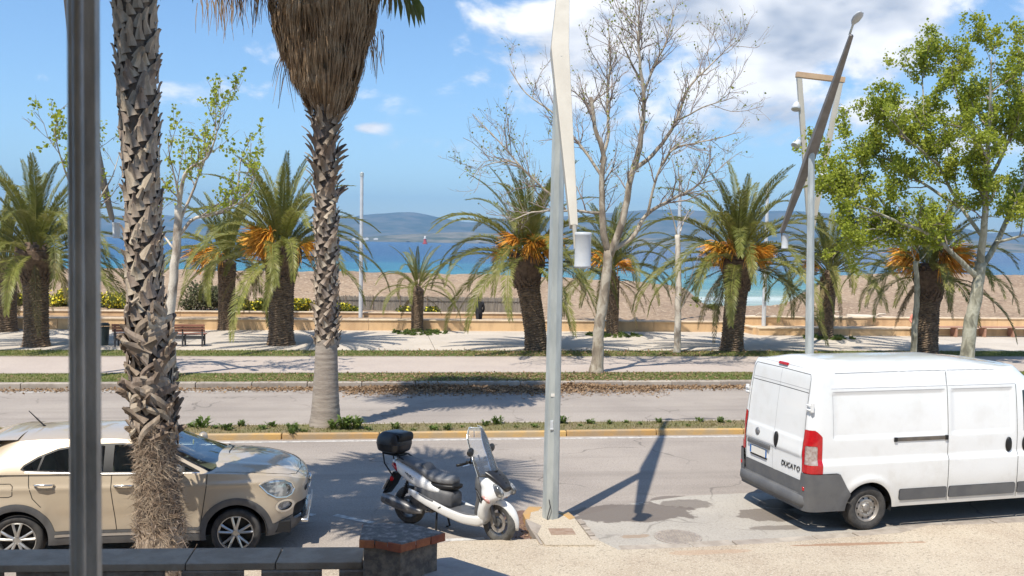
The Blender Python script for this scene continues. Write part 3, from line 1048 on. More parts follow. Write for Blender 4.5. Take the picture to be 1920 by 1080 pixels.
def date_palm(px, py, label, h, r_base, size=1.0, n_fronds=46, fruits=0, seed=1, lean=(0, 0), boss=True, old=5, bare=False, spread=1.0, turn=0.0):
    rng = np.random.default_rng(seed)
    p = G(px, py, 0.15)
    t_ = thing('date_palm', label, 'palm tree', (p.x, p.y, 0.15), group='date palms along the promenade')
    # ringed trunk: the scars are real ridges
    nz, na = int(h / .026), 30
    z = np.linspace(-.1, h, nz)
    ang = np.arange(na) * 2 * math.pi / na
    prof = np.interp(z / h, [0, .06, .2, .75, .93, 1.0], [1.16, 1.05, .97, .98, 1.06, 1.1])
    wav = (np.sin(z[:, None] / .085 * 2 * math.pi + 1.0 * np.sin(ang * 2 + z[:, None] * 1.3) + 2.2 * np.sin(ang * 5 + z[:, None] * 9)))
    rad = r_base * prof[:, None] * (1 + .055 * wav + rng.normal(0, .012, (nz, na)))
    cx = lean[0] * (z / h) ** 1.4
    cy = lean[1] * (z / h) ** 1.4
    X, Y = cx[:, None] + rad * np.cos(ang), cy[:, None] + rad * np.sin(ang)
    b = MB()
    V = np.stack([X, Y, np.repeat(z[:, None], na, 1)], -1)
    i = np.arange(nz - 1)[:, None] * na + np.arange(na)[None]
    j = np.arange(nz - 1)[:, None] * na + (np.arange(na)[None] + 1) % na
    b.add(V.reshape(-1, 3), np.stack([i, j, j + na, i + na], -1).reshape(-1, 4))
    if bare:
        stub_ring(b, r_base * 1.03, r_base * 1.05, .1, h, 16, int(h * 11), .085, rng, .4)
    b.build('trunk', M_DTRUNK, t_)
    top = (lean[0], lean[1])
    b = MB()
    if boss:
        b.lathe([(r_base * .98, h - .25), (r_base * 1.25, h + .15), (r_base * 1.62, h + .55), (r_base * 1.62, h + .85), (r_base * .9, h + 1.15), (0, h + 1.2)], 20, c=(*top, 0))
        s2 = MB()
        stub_ring(s2, r_base * 1.15, r_base * 1.62, h - .30, h + .95, 20, 10, .17, rng, .45, .45)
        V, F = s2.arrays()
        b.add(V + np.array([*top, 0]), *F)
        hz = h + 1.0
    else:
        b.lathe([(r_base * 1.0, h - .1), (r_base * 1.15, h + .15), (0, h + .5)], 14, c=(*top, 0))
        hz = h + .32
    o = b.build('crown_boss', M_DBOSS, t_)
    for k in range(n_fronds):
        f = (k + .5) / n_fronds
        kind = min(int(f ** 1.12 * (len(FRONDS) - .6)), len(FRONDS) - 1)
        me = FRONDS[kind][int(rng.integers(2))]
        o = bpy.data.objects.new('frond', me)
        COL.objects.link(o)
        o.parent = t_
        th = k * 2.39996 + rng.uniform(-.2, .2) + turn
        rr = r_base * (.25 + .9 * f)
        o.location = (top[0] + math.cos(th) * rr, top[1] + math.sin(th) * rr, hz + .15 - .55 * f * (1 if boss else .4))
        o.rotation_euler = (rng.uniform(-.12, .12), rng.uniform(-.10, .10), th)
        sc = size * 1.10 * rng.uniform(.88, 1.06) * (.72 + .26 * min(1, f * 3.2))
        o.scale = (sc * spread, sc, sc)
    for k in range(old):
        o = bpy.data.objects.new('frond', FRONDS_OLD[k % 3])
        COL.objects.link(o)
        o.parent = t_
        th = rng.uniform(0, 6.28)
        o.location = (top[0] + math.cos(th) * r_base, top[1] + math.sin(th) * r_base, hz - .45)
        o.rotation_euler = (0, 0, th)
        sc = size * rng.uniform(.7, .95)
        o.scale = (sc, sc, sc)
    for k in range(fruits):
        o = bpy.data.objects.new('fruit_stalk', FRUITS[k % 3])
        COL.objects.link(o)
        o.parent = t_
        th = -math.pi / 2 + rng.uniform(-1.9, 1.9)
        o.location = (top[0] + math.cos(th) * r_base * .9, top[1] + math.sin(th) * r_base * .9, hz + rng.uniform(-.1, .25))
        o.rotation_euler = (0, rng.uniform(-.35, .2), th)
        o.scale = (rng.uniform(.85, 1.35),) * 3
    return t_


date_palm(68, 649, 'thick dark date palm left of the grey metal bar, nearest the left edge', 2.55, .42, .98, 48, 0, 11, boss=True)
date_palm(10, 621, 'date palm cut off by the left edge, orange stalks low in its crown', 2.6, .44, .85, 34, 3, 12, boss=False, bare=True)
date_palm(425, 618, 'slimmer date palm with rough bare trunk behind the right end of the bench', 2.75, .36, .92, 38, 3, 13, boss=False, bare=True)
date_palm(527, 646, 'thick date palm with orange stalks just left of the shaggy fan palm', 2.7, .47, 1.0, 50, 7, 14)
date_palm(782, 621, 'smallest date palm, thin crown of upright fronds, standing in a round patch of weeds', 1.65, .26, .56, 22, 0, 15, boss=False, bare=True, old=5)
date_palm(1006, 656, 'date palm with bright orange stalks directly left of the tall lamp pole', 2.6, .42, 1.0, 50, 9, 16, lean=(-.42, 0), turn=.45)
date_palm(1148, 628, 'date palm behind the bare plane tree, right of the tall lamp pole', 2.6, .26, .86, 36, 2, 17, lean=(-.15, 0), boss=False, bare=True)
date_palm(1372, 657, 'largest date palm, full crown with orange stalks, above the rear of the white van', 2.62, .42, 1.04, 54, 8, 18, lean=(.15, 0))
date_palm(1548, 634, 'date palm with a rough bare trunk at the ochre ledge, behind the lamp with floodlights', 2.7, .31, .85, 34, 1, 19, lean=(.1, 0), boss=False, bare=True)
date_palm(1738, 664, 'date palm with ringed trunk and orange stalks under the leafy plane tree at right', 2.35, .39, .86, 40, 8, 20, boss=True)


# ------------------------------------------------------------------ fan palms (washingtonia)
def boot_mesh(rng, L, W, curl, split, m=None, th=.012):
    """one dried leaf base: a cupped, tapering, split blade rising from the trunk (local: x along trunk face, y out, z up)"""
    k = 6
    V = []
    for s_ in np.linspace(0, 1, k):
        w = W * (1 - .62 * s_ ** 1.2) * (1 if s_ < .99 else .7)
        out = .018 + curl * s_ ** 2.1
        z = L * s_ * (1 - .25 * curl * s_)
        for x, o2 in ((-w, 0), (0, .030 * (1 - s_) + .012), (w, 0)):
            V.append((x, out + o2, z))
        V.append((0, out + .030 * (1 - s_) + .012 - th * 2.2, z))
    F = []
    for i in range(k - 1):
        a, b = i * 4, (i + 1) * 4
        F += [(a, a + 1, b + 1, b), (a + 1, a + 2, b + 2, b + 1), (a + 3, a, b, b + 3), (a + 2, a + 3, b + 3, b + 2)]
    e = (k - 1) * 4
    F.append((e, e + 1, e + 2, e + 3))
    return MB().add(np.array(V), np.array(F)).data('leaf_base', m)


def place_boots(root, path, rad, z0, z1, dz, meshes, rng, limit, name='leaf_base', tilt=(.35, .8), size=(.85, 1.25), stuff_mat=None):
    """leaf bases in a spiral up a trunk that follows path(z); past the limit they are one mesh"""
    z, i = z0, 0
    extra = MB()
    while z < z1:
        th = i * 2.39996 * 1.0 + rng.uniform(-.15, .15)
        c = path(z)
        r_ = rad(z)
        me = meshes[int(rng.integers(len(meshes)))]
        sgn = 1 if i % 2 else -1
        rot = Matrix.Rotation(th - math.pi / 2, 4, 'Z') @ Matrix.Rotation(sgn * rng.uniform(*tilt), 4, 'Y')
        sc = rng.uniform(*size)
        mtx = Matrix.Translation((c[0] + math.cos(th) * r_ * .93, c[1] + math.sin(th) * r_ * .93, z)) @ rot @ Matrix.Scale(sc, 4)
        # leaf bases on the side that faces the street window are the ones that show
        if i < limit:
            o = bpy.data.objects.new(name, me)
            COL.objects.link(o)
            o.parent = root
            o.matrix_local = mtx
        else:
            V = np.empty(len(me.vertices) * 3)
            me.vertices.foreach_get('co', V)
            M = np.array(mtx)
            V = V.reshape(-1, 3) @ M[:3, :3].T + M[:3, 3]
            extra.add(V, np.array([list(p.vertices) for p in me.polygons if len(p.vertices) == 4]))
        i += 1
        z += dz * rng.uniform(.7, 1.3)
    if extra.n:
        tag(extra.build('upper_leaf_bases', stuff_mat, root), kind='stuff')
    return i


def fan_mesh(name, m, rng, pet=1.0, blade=0.85, droop=.55, n=26):
    b = MB()
    b.tube([(0, 0, 0), (pet * .5, 0, .03), (pet, 0, -.02)], [.03, .022, .016], 4)
    V, F = [], []
    for i in range(n):
        a = (i / (n - 1) - .5) * R(250)
        L = blade * (1 - .25 * abs(a) / R(125)) * rng.uniform(.9, 1.08)
        d = np.array([math.cos(a), math.sin(a), 0])
        w = np.array([-math.sin(a), math.cos(a), 0]) * .035
        o = np.array([pet, 0, -.02])
        p1 = o + d * L * .55 + np.array([0, 0, .05 * (i % 2)])
        p2 = o + d * L * .9 + np.array([0, 0, -.30 * droop * L])
        p3 = o + d * L * (1.05) + np.array([0, 0, -.75 * droop * L])
        i0 = len(V)
        V += [o, p1 + w, p2 + w * .6, p3, p2 - w * .6, p1 - w]
        F.append(tuple(i0 + q for q in range(6)))
    b.add(np.array(V), *F)
    return b.data(name, m)


_fr = np.random.default_rng(33)
FANS = [fan_mesh('fan_frond', M_FAN, _fr, _fr.uniform(.9, 1.2), _fr.uniform(.8, 1.0), _fr.uniform(.3, .8)) for _ in range(4)]
FANS_DEAD = [fan_mesh('dead_frond', M_DEAD, _fr, 1.0, .85, 1.1, 22) for _ in range(2)]


def fan_crown(root, c, z, n, rng, size=1.0, lo=-50):
    for k in range(n):
        f = (k + .5) / n
        o = bpy.data.objects.new('fan_frond', FANS[int(rng.integers(4))])
        COL.objects.link(o)
        o.parent = root
        th = k * 2.39996 + rng.uniform(-.2, .2)
        el = R(80 - (80 - lo) * f + rng.uniform(-8, 8))
        o.location = (c[0] + .12 * math.cos(th), c[1] + .12 * math.sin(th), z - .5 * f)
        o.rotation_euler = (0, -el, th)
        s_ = size * rng.uniform(.9, 1.1)
        o.scale = (s_, s_, s_)


def lerp_path(pts):
    zs = [p[2] for p in pts]
    fx, fy = pchip(zs, [p[0] for p in pts]), pchip(zs, [p[1] for p in pts])
    return lambda z: (float(fx(z)), float(fy(z)))


def trunk_mesh(b, path, rad, z0, z1, rng, na=26, step=.05, amp=.03, wave=0.0):
    zs = np.arange(z0, z1 + step, step)
    ang = np.arange(na) * 2 * math.pi / na
    V = []
    for z in zs:
        c = path(z)
        r_ = rad(z) * (1 + rng.normal(0, amp, na) + wave * math.sin(z * 60))
        V.append(np.stack([c[0] + r_ * np.cos(ang), c[1] + r_ * np.sin(ang), np.full(na, z)], -1))
    V = np.array(V)
    k = len(zs)
    i = np.arange(k - 1)[:, None] * na + np.arange(na)[None]
    j = np.arange(k - 1)[:, None] * na + (np.arange(na)[None] + 1) % na
    b.add(V.reshape(-1, 3), np.stack([i, j, j + na, i + na], -1).reshape(-1, 4))


def near_palm():
    rng = np.random.default_rng(41)
    Y = 10.9
    pts = [at(x, y, Y) for x, y in ((303, 1075), (299, 980), (292, 850), (281, 700), (272, 560), (268, 400), (262, 260), (257, 120), (252, 0))]
    base = Vector((pts[0].x, pts[0].y, 0.08))
    loc = [tuple(p - base) for p in pts]
    loc[0] = (loc[0][0], loc[0][1], -.05)
    top = loc[-1]
    loc += [(top[0] - .12, 0.05, top[2] + 1.6), (top[0] - .16, .1, top[2] + 2.9)]
    path = lerp_path(loc)
    zt = loc[-1][2]
    zp = [p[2] for p in loc]
    rad = pchip([-.05, .35, .9, 1.5, 2.3, 3.0, 4.2, 5.6, 6.8, 8.2, zt], [.285, .265, .235, .205, .195, .172, .170, .190, .215, .235, .19])
    t_ = thing('fan_palm', 'tall fan palm trunk with ragged leaf bases in front of the beige car', 'palm tree', base)
    b = MB()
    trunk_mesh(b, path, lambda z: float(rad(z)), -.1, zt, rng, amp=.035)
    b.build('trunk', M_WTRUNK, t_)
    # upper trunk: pointed split bases
    up = [boot_mesh(rng, rng.uniform(.15, .21), rng.uniform(.050, .075), rng.uniform(.022, .065), True, M_BOOT) for _ in range(6)]
    place_boots(t_, path, lambda z: float(rad(z)), 2.95, zt - .3, .0105, up, rng, 300, stuff_mat=M_BOOT, size=(.75, 1.1), tilt=(.08, .50))
    mid = [boot_mesh(rng, rng.uniform(.20, .30), rng.uniform(.06, .10), rng.uniform(.03, .10), True, M_BOOT_D) for _ in range(5)]
    place_boots(t_, path, lambda z: float(rad(z)), 1.68, 3.0, .016, mid, rng, 90, stuff_mat=M_BOOT_D, size=(.8, 1.2), tilt=(.4, 1.2))
    # middle: long torn straps criss-crossing the trunk
    for k in range(60):
        z = 1.72 + (3.25 - 1.72) * (k / 60) + rng.uniform(-.03, .03)
        th0 = rng.uniform(-math.pi, math.pi)
        sgn = 1 if k % 2 else -1
        n, span, rise = 9, rng.uniform(.9, 1.7), rng.uniform(.10, .34)
        w = rng.uniform(.042, .085)
        lift = rng.uniform(.02, .09)
        V = []
        for s_ in np.linspace(0, 1, n):
            th = th0 + sgn * span * (s_ - .5)
            zz = z + rise * (s_ - .4) + .02 * math.sin(s_ * 5)
            c = path(zz)
            e = max(0, s_ - .72) / .28
            r_ = float(rad(zz)) + .045 + lift * e ** 1.6 + .018 * math.sin(s_ * 3.14)
            q = w * (1 - .45 * s_)
            o = np.array([math.cos(th), math.sin(th), 0])
            cc = np.array([c[0], c[1], zz]) + o * r_
            V += [cc + np.array([0, 0, q]), cc + o * .012, cc + np.array([0, 0, -q]), cc - o * .008]
        F = []
        for i in range(n - 1):
            a = i * 4
            F += [(a, a + 1, a + 5, a + 4), (a + 1, a + 2, a + 6, a + 5), (a + 2, a + 3, a + 7, a + 6), (a + 3, a, a + 4, a + 7)]
        F.append(((n - 1) * 4, (n - 1) * 4 + 1, (n - 1) * 4 + 2, (n - 1) * 4 + 3))
        obj('leaf_strap', np.array(V), [np.array(F)], M_BOOT if k % 3 else M_BOOT_D, t_)
    b = MB()
    trunk_mesh(b, path, lambda z: float(rad(z)) * 1.02, -.1, .68, rng, amp=.016)
    b.build('trunk_foot', mat('pale_palm_wood', (.47, .385, .30), .92, var=(.33, .255, .19), var_scale=6, bump=.7, bump_scale=30, stretch=(1, 1, .25), detail=8), t_)
    # foot: matted fibre
    b = MB()
    N = 4600
    zz = np.where(rng.uniform(0, 1, N) < .13, rng.uniform(.02, .62, N), rng.uniform(.55, 1.88, N))
    th = rng.uniform(-math.pi, math.pi, N)
    L = rng.uniform(.06, .22, N)
    for z, a, l in zip(zz, th, L):
        c = path(z)
        r_ = float(rad(z))
        o = np.array([math.cos(a), math.sin(a), 0])
        t = np.array([-math.sin(a), math.cos(a), 0])
        p0 = np.array([c[0], c[1], z]) + o * r_ * .97
        d = t * rng.normal(0, .8) + np.array([0, 0, rng.normal(-.1, .7)]) + o * abs(rng.normal(.22, .18))
        d /= np.linalg.norm(d)
        w = np.cross(d, o) * .0045
        p1 = p0 + d * l * .6 + o * .012
        p2 = p0 + d * l + np.array([0, 0, -.02])
        i0 = b.n
        b.add([p0 - w, p0 + w, p1 + w * .7, p1 - w * .7, p2], (0, 1, 2, 3), (3, 2, 4))
    tag(b.build('fibre_mat', M_FIBRE, t_), kind='stuff')
    b = MB()                                     # split roots and loose splinters at the foot
    for k in range(46):
        a = rng.uniform(-2.6, .3)
        z = rng.uniform(.1, .8)
        c = path(z)
        r_ = float(rad(z))
        o = np.array([math.cos(a), math.sin(a), 0])
        p = np.array([c[0], c[1], z]) + o * r_
        b.tube([p, p + o * .05 + np.array([0, 0, .07]), p + o * rng.uniform(.05, .13) + np.array([rng.uniform(-.05, .05), 0, rng.uniform(-.05, .25)])], [.009, .007, .003], 4)
    tag(b.build('splinters', M_BOOT, t_), kind='stuff')
    fan_crown(t_, path(zt), zt + .1, 34, rng, 1.25)
    return t_


near_palm()


def median_palm():
    rng = np.random.default_rng(52)
    p = G(610, 797, .11)
    base = Vector((p.x, p.y, .11))
    Y = p.y
    loc = [tuple(at(x, y, Y) - base) for x, y in ((610, 797), (611, 720), (612, 640), (612, 500), (611, 360), (610, 240), (612, 120), (606, 0))]
    loc[0] = (0, 0, -.05)
    loc.append((loc[-1][0], 0, loc[-1][2] + 1.3))
    path = lerp_path(loc)
    zt = loc[-1][2]
    rad = pchip([-.05, .25, .8, 1.75, 1.95, 3.2, 5.0, 6.6, 8.0, zt], [.37, .315, .275, .235, .23, .225, .225, .26, .30, .22])
    t_ = thing('fan_palm', 'shaggy fan palm with a skirt of dead leaves, planted in the median', 'palm tree', base)
    b = MB()
    trunk_mesh(b, path, lambda z: float(rad(z)), -.1, 1.85, rng, step=.03, amp=.008, wave=.006)
    b.build('smooth_trunk', M_WSMOOTH, t_, smooth=True)
    b = MB()
    trunk_mesh(b, path, lambda z: float(rad(z)) * .9, 1.8, zt, rng, amp=.03)
    b.build('trunk', M_WTRUNK, t_)
    ms = [boot_mesh(rng, rng.uniform(.18, .24), rng.uniform(.065, .09), rng.uniform(.05, .11), True, M_BOOT) for _ in range(5)]
    place_boots(t_, path, lambda z: float(rad(z)) * .95, 1.72, 5.0, .019, ms, rng, 190, stuff_mat=M_BOOT, size=(.8, 1.2), tilt=(.2, .7))
    big = [boot_mesh(rng, rng.uniform(.26, .36), rng.uniform(.08, .11), rng.uniform(.12, .26), True, M_BOOT_D) for _ in range(5)]
    place_boots(t_, path, lambda z: float(rad(z)), 4.9, 7.3, .026, big, rng, 110, stuff_mat=M_BOOT_D, size=(.85, 1.2), tilt=(.2, .6))
    # the skirt: dead leaves hanging down the trunk, thousands of torn strips
    b = MB()
    z_lo, z_hi = 6.85, 10.2
    sk_r = pchip([z_lo - .4, 6.9, 7.25, 7.9, 8.6, 9.4, 10.2], [.24, .36, .62, .82, .98, 1.16, 1.2])
    V, F = [], []
    for bi in range(185):                        # one bundle for each dead leaf
        zt_ = rng.uniform(7.35, 10.5)
        a0 = bi * 2.39996 + rng.uniform(-.3, .3)
        R0 = float(sk_r(zt_)) * rng.uniform(.70, 1.0)
        L0 = rng.uniform(.6, 1.25)
        flare = rng.uniform(-.02, .16)
        spread = rng.uniform(.10, .24)
        sway = rng.normal(0, .10)
        for k in range(62):
            a = a0 + rng.normal(0, spread * .5) / max(R0, .3)
            ln = L0 * rng.uniform(.5, 1.15)
            r0 = R0 + rng.normal(0, .03)
            zt2 = zt_ + rng.normal(0, .06)
            zb = max(zt2 - ln, z_lo - .1 + rng.uniform(-.35, .35))
            r1 = min(float(sk_r(zb)) * rng.uniform(.75, 1.05) + flare * .6, r0 + .10 + max(0, flare) * .6)
            a1 = a + sway * .5 + rng.normal(0, .05)
            c = path(min(zt2, zt))
            p0 = np.array([c[0] + r0 * math.cos(a), c[1] + r0 * math.sin(a), zt2])
            p2 = np.array([c[0] + r1 * math.cos(a1), c[1] + r1 * math.sin(a1), zb])
            p1 = (p0 + p2) / 2 + np.array([math.cos(a), math.sin(a), 0]) * rng.uniform(.0, .09)
            w = np.array([-math.sin(a + .8 * rng.normal()), math.cos(a), 0]) * rng.uniform(.005, .014)
            i0 = len(V)
            V += [p0 - w, p0 + w, p1 + w, p1 - w, p2 + w * .25, p2 - w * .25]
            F += [(i0, i0 + 1, i0 + 2, i0 + 3), (i0 + 3, i0 + 2, i0 + 4, i0 + 5)]
    b.add(np.array(V), np.array(F))
    b.lathe([(.2, 7.0), (.26, 7.3), (.40, 7.8), (.55, 8.6), (.7, 10.2), (.1, 10.3)], 20)
    tag(b.build('dead_leaf_skirt', M_DEAD, t_, loc=(path(9)[0] * 0, 0, 0)), kind='stuff')
    # wisps blown clear of the skirt, seen left and right of it against the sky
    b = MB()
    for (x0, x1, y1, n) in ((372, 480, 66, 70), (430, 500, 40, 60), (700, 768, 34, 46), (690, 715, 150, 20)):
        for k in range(n):
            x = rng.uniform(x0, x1)
            top = at(x + rng.uniform(-4, 4), y1 - rng.uniform(60, 120) * (1 if y1 < 100 else .8), Y + rng.uniform(-.7, .7)) - base
            ln = rng.uniform(.3, .9)
            q = top + Vector((rng.uniform(-.10, .10), 0, -ln))
            md = (top + q) / 2 + Vector((rng.uniform(-.06, .06), 0, 0))
            b.tube([top, md, q], [.009, .010, .003], 3, cap=False)
    for k in range(16):                           # a torn leaf hanging from the left of the skirt
        x = rng.uniform(508, 556)
        y1 = rng.uniform(120, 215)
        a_, m_, e_ = (at(548 + rng.uniform(-12, 12), rng.uniform(40, 95), Y + .3) - base, at((x + 535) / 2 + rng.uniform(-6, 6), (y1 + 90) / 2, Y + .2) - base, at(x, y1, Y + .1) - base)
        b.tube([a_, m_, e_], [.010, .009, .003], 3, cap=False)
    tag(b.build('loose_wisps', M_DEAD, t_), kind='stuff')
    for k in range(16):                           # browning leaves at the top of the skirt
        o = bpy.data.objects.new('dead_frond', FANS_DEAD[k % 2])
        COL.objects.link(o)
        o.parent = t_
        th = k * 2.39996
        c = path(zt)
        o.location = (c[0] + .25 * math.cos(th), c[1] + .25 * math.sin(th), 10.1 + rng.uniform(-.3, .2))
        o.rotation_euler = (0, R(rng.uniform(48, 78)), th)
    fan_crown(t_, path(zt), zt + .3, 30, rng, 1.15, -25)
    return t_


median_palm()
# ------------------------------------------------------------------ plane trees
def bark_mat(name, pale, mid, dark, scale=3.2):
    m = bpy.data.materials.new(name)
    m.use_nodes = True
    t = m.node_tree
    g = NT(t)
    b = t.nodes['Principled BSDF']
    tc = g.n('ShaderNodeTexCoord').outputs['Object']
    vo = g.noise(g.n('ShaderNodeMapping', {0: tc, 3: (1, 1, .55)}).outputs[0], scale, 4, .55, .6)
    c = g.ramp(vo, [(.36, dark), (.46, mid), (.55, pale), (.72, mid)], 'LINEAR')
    t.links.new(c, b.inputs['Base Color'])
    b.inputs['Roughness'].default_value = 0.85
    bn = g.n('ShaderNodeBump', {'Strength': .5, 'Distance': .02, 'Height': g.noise(tc, 22, 4)})
    t.links.new(bn.outputs[0], b.inputs['Normal'])
    return m


M_BARK = bark_mat('plane_bark', (0.46, 0.40, 0.31), (0.30, 0.245, 0.18), (0.19, 0.15, 0.11))
M_BARK_W = bark_mat('plane_bark_pale', (0.62, 0.56, 0.47), (0.46, 0.395, 0.32), (0.26, 0.21, 0.165))
M_BARK_G = bark_mat('plane_bark_grey', (0.42, 0.40, 0.31), (0.26, 0.245, 0.18), (0.15, 0.14, 0.10))
M_TWIG = mat('twig', (0.33, 0.265, 0.225), 0.9, var=(0.23, 0.18, 0.15), var_scale=3)
M_LEAF = leaf_mat('plane_leaf', [(0.22, 0.28, 0.025), (0.38, 0.43, 0.05), (0.52, 0.53, 0.09)], 0.5, 0.52, 1.1, 0.05)
M_LEAF_S = leaf_mat('plane_leaf_young', [(0.22, 0.24, 0.03), (0.30, 0.34, 0.05), (0.26, 0.17, 0.06)], 0.5, 0.45, 1.6, 0.05)


def leaf_cloud(C, size, rng, up=.35):
    """many lobed leaf blades at the points C, each folded along its rib"""
    n = len(C)
    d = rng.normal(0, 1, (n, 3))
    d[:, 2] -= .25
    d /= np.linalg.norm(d, axis=1)[:, None]
    r_ = rng.normal(0, 1, (n, 3))
    r_[:, 2] += 0.0
    s_ = np.cross(d, r_)
    s_ /= np.linalg.norm(s_, axis=1)[:, None] + 1e-9
    nn = np.cross(s_, d)
    L = size * rng.uniform(.6, 1.25, (n, 1))
    A, B = C, C + d * L
    M1 = C + d * L * .42 + s_ * L * .52 + nn * L * .16
    M2 = C + d * L * .42 - s_ * L * .52 + nn * L * .16
    Q1 = C + d * L * .78 + s_ * L * .34 + nn * L * .05
    Q2 = C + d * L * .78 - s_ * L * .34 + nn * L * .05
    V = np.stack([A, M1, Q1, B, Q2, M2], 1).reshape(-1, 3)
    i = np.arange(n)[:, None] * 6
    F = np.concatenate([i + np.array([[0, 1, 2, 3]]), i + np.array([[0, 3, 4, 5]])])
    return V, F


def plane_tree(label, base_px, z0, trunk, limbs, r_trunk, seed, leaves, leaf_size=.10, bark=None, leaf_m=None, dens=1.0, Y=None, name='plane_tree',
               twig_len=1.0, group='plane trees along the cycle path', leaf_rule='sparse', depth=1.9, up=.30):
    rng = np.random.default_rng(seed)
    p = G(*base_px, z0)
    Y = p.y
    base = Vector((p.x, p.y, z0))
    root = thing(name, label, 'tree', base, group=group)

    def world(pts, dy0, dy1):
        out = []
        for k, (x, y) in enumerate(pts):
            f = k / max(1, len(pts) - 1)
            out.append(np.array(at(x, y, Y + dy0 + (dy1 - dy0) * f) - base))
        return np.array(out)

    def resample(P, step):
        L = np.concatenate([[0], np.cumsum(np.linalg.norm(np.diff(P, axis=0), axis=1))])
        n = max(4, int(L[-1] / step))
        s = np.linspace(0, L[-1], n)
        return np.stack([pchip(L, P[:, k])(s) for k in range(3)], -1)

    tb, lb, wb = MB(), MB(), MB()
    T = world(trunk, 0, 0)
    T[0, 2] = -.1
    Tq = resample(T, .18)
    rr = np.linspace(r_trunk, r_trunk * .72, len(Tq))
    rr[:3] *= np.array([1.35, 1.2, 1.08])[:len(rr[:3])]
    tb.tube(Tq + rng.normal(0, .008, Tq.shape), rr * (1 + rng.normal(0, .03, len(rr))), 14)
    tb.build('trunk', bark or M_BARK, root, smooth=True)
    segs = []
    for k, (pts, r0, r1) in enumerate(limbs):
        sgn = 1 if k % 2 else -1
        P = world(pts, 0, sgn * rng.uniform(.3, 1.0) * depth * .8)
        P = resample(P, .22)
        P[1:] += np.cumsum(rng.normal(0, .012, P[1:].shape), 0)
        lb.tube(P, np.linspace(r0, r1, len(P)), 8)
        segs.append((P, r0, r1, 1))
    ends = []

    def grow(P, r0, r1, lvl):
        L = np.linalg.norm(np.diff(P, axis=0), axis=1).sum()
        n = max(1, int(L * (3.0, 4.2, 4.6)[lvl - 1] * dens))
        for q in range(n):
            f = rng.uniform(.22 if lvl == 1 else .12, 1.0)
            i = min(int(f * (len(P) - 1)), len(P) - 2)
            p = P[i]
            t = P[i + 1] - P[i]
            t /= np.linalg.norm(t) + 1e-9
            side = rng.normal(0, 1, 3)
            side -= t * side.dot(t)
            side /= np.linalg.norm(side) + 1e-9
            a = R(rng.uniform(25, 62))
            d = t * math.cos(a) + side * math.sin(a) + np.array([0, 0, up])
            d /= np.linalg.norm(d)
            ll = (1.5, .75, .36)[lvl - 1] * rng.uniform(.45, 1.15) * twig_len
            k = (7, 5, 4)[lvl - 1]
            st = ll / k
            pts = [p]
            for _ in range(k):
                d = d + rng.normal(0, .17, 3) + np.array([0, 0, .05])
                d /= np.linalg.norm(d)
                pts.append(pts[-1] + d * st)
            pts = np.array(pts)
            rb = min((r0 + (r1 - r0) * f) * .62, (.026, .012, .007)[lvl - 1])
            re = (.008, .005, .0032)[lvl - 1]
            wb.tube(pts, np.linspace(max(rb, re), re, len(pts)), 4 if lvl == 1 else 3, cap=False)
            if lvl >= 2:
                ends.append(pts)
            if lvl < 3:
                grow(pts, rb, re, lvl + 1)

    for s_ in segs:
        grow(s_[0], s_[1], s_[2], 1)
    lb.build('limbs', bark or M_BARK, root, smooth=True)
    tag(wb.build('twigs', M_TWIG, root), kind='stuff')
    if leaves and ends:
        C = []
        sub_ = rng.choice(len(ends), max(1, int(len(ends) * (.80 if leaf_rule == 'full' else .6))), replace=False)
        pick = sub_[rng.integers(0, len(sub_), leaves)]
        for k in pick:
            e = ends[k]
            i = int(rng.integers(1, len(e)))
            C.append(e[i] + rng.normal(0, .05 if leaf_rule == 'sparse' else .085, 3))
        V, F = leaf_cloud(np.array(C), leaf_size, rng)
        obj_ = obj('foliage', V, [F], leaf_m or M_LEAF_S, root)
        tag(obj_, kind='stuff')
    return root


plane_tree('bare plane tree with few young leaves, right of the tall lamp pole', (1118, 699), .15,
           [(1118, 699), (1123, 620), (1134, 545), (1141, 470)],
           [([(1141, 475), (1129, 425), (1126, 345), (1129, 292), (1113, 232), (1105, 176)], .115, .05),
            ([(1127, 305), (1140, 250), (1139, 190), (1147, 110), (1140, 40)], .055, .014),
            ([(1143, 480), (1168, 405), (1183, 330), (1195, 280), (1203, 205), (1200, 140), (1190, 60), (1196, -10)], .125, .016),
            ([(1203, 190), (1222, 130), (1250, 70), (1262, 10)], .045, .012),
            ([(1200, 150), (1180, 110), (1158, 65)], .040, .010),
            ([(1184, 322), (1226, 290), (1268, 228), (1292, 165), (1335, 122), (1378, 85)], .075, .012),
            ([(1270, 225), (1320, 200), (1380, 180)], .03, .010),
            ([(1146, 470), (1190, 440), (1214, 402), (1268, 372), (1310, 346), (1336, 300)], .085, .016),
            ([(1214, 402), (1230, 330), (1260, 280), (1320, 260), (1390, 240)], .045, .010),
            ([(1128, 330), (1086, 268), (1040, 212), (990, 172), (962, 128)], .05, .011),
            ([(1128, 400), (1060, 393), (1005, 396), (955, 418)], .05, .014),
            ([(1060, 393), (1005, 340), (985, 320), (925, 255), (885, 215)], .045, .010),
            ([(1015, 350), (950, 300), (905, 310), (880, 340)], .028, .008)],
           .19, 61, 1700, .062, dens=1.08)
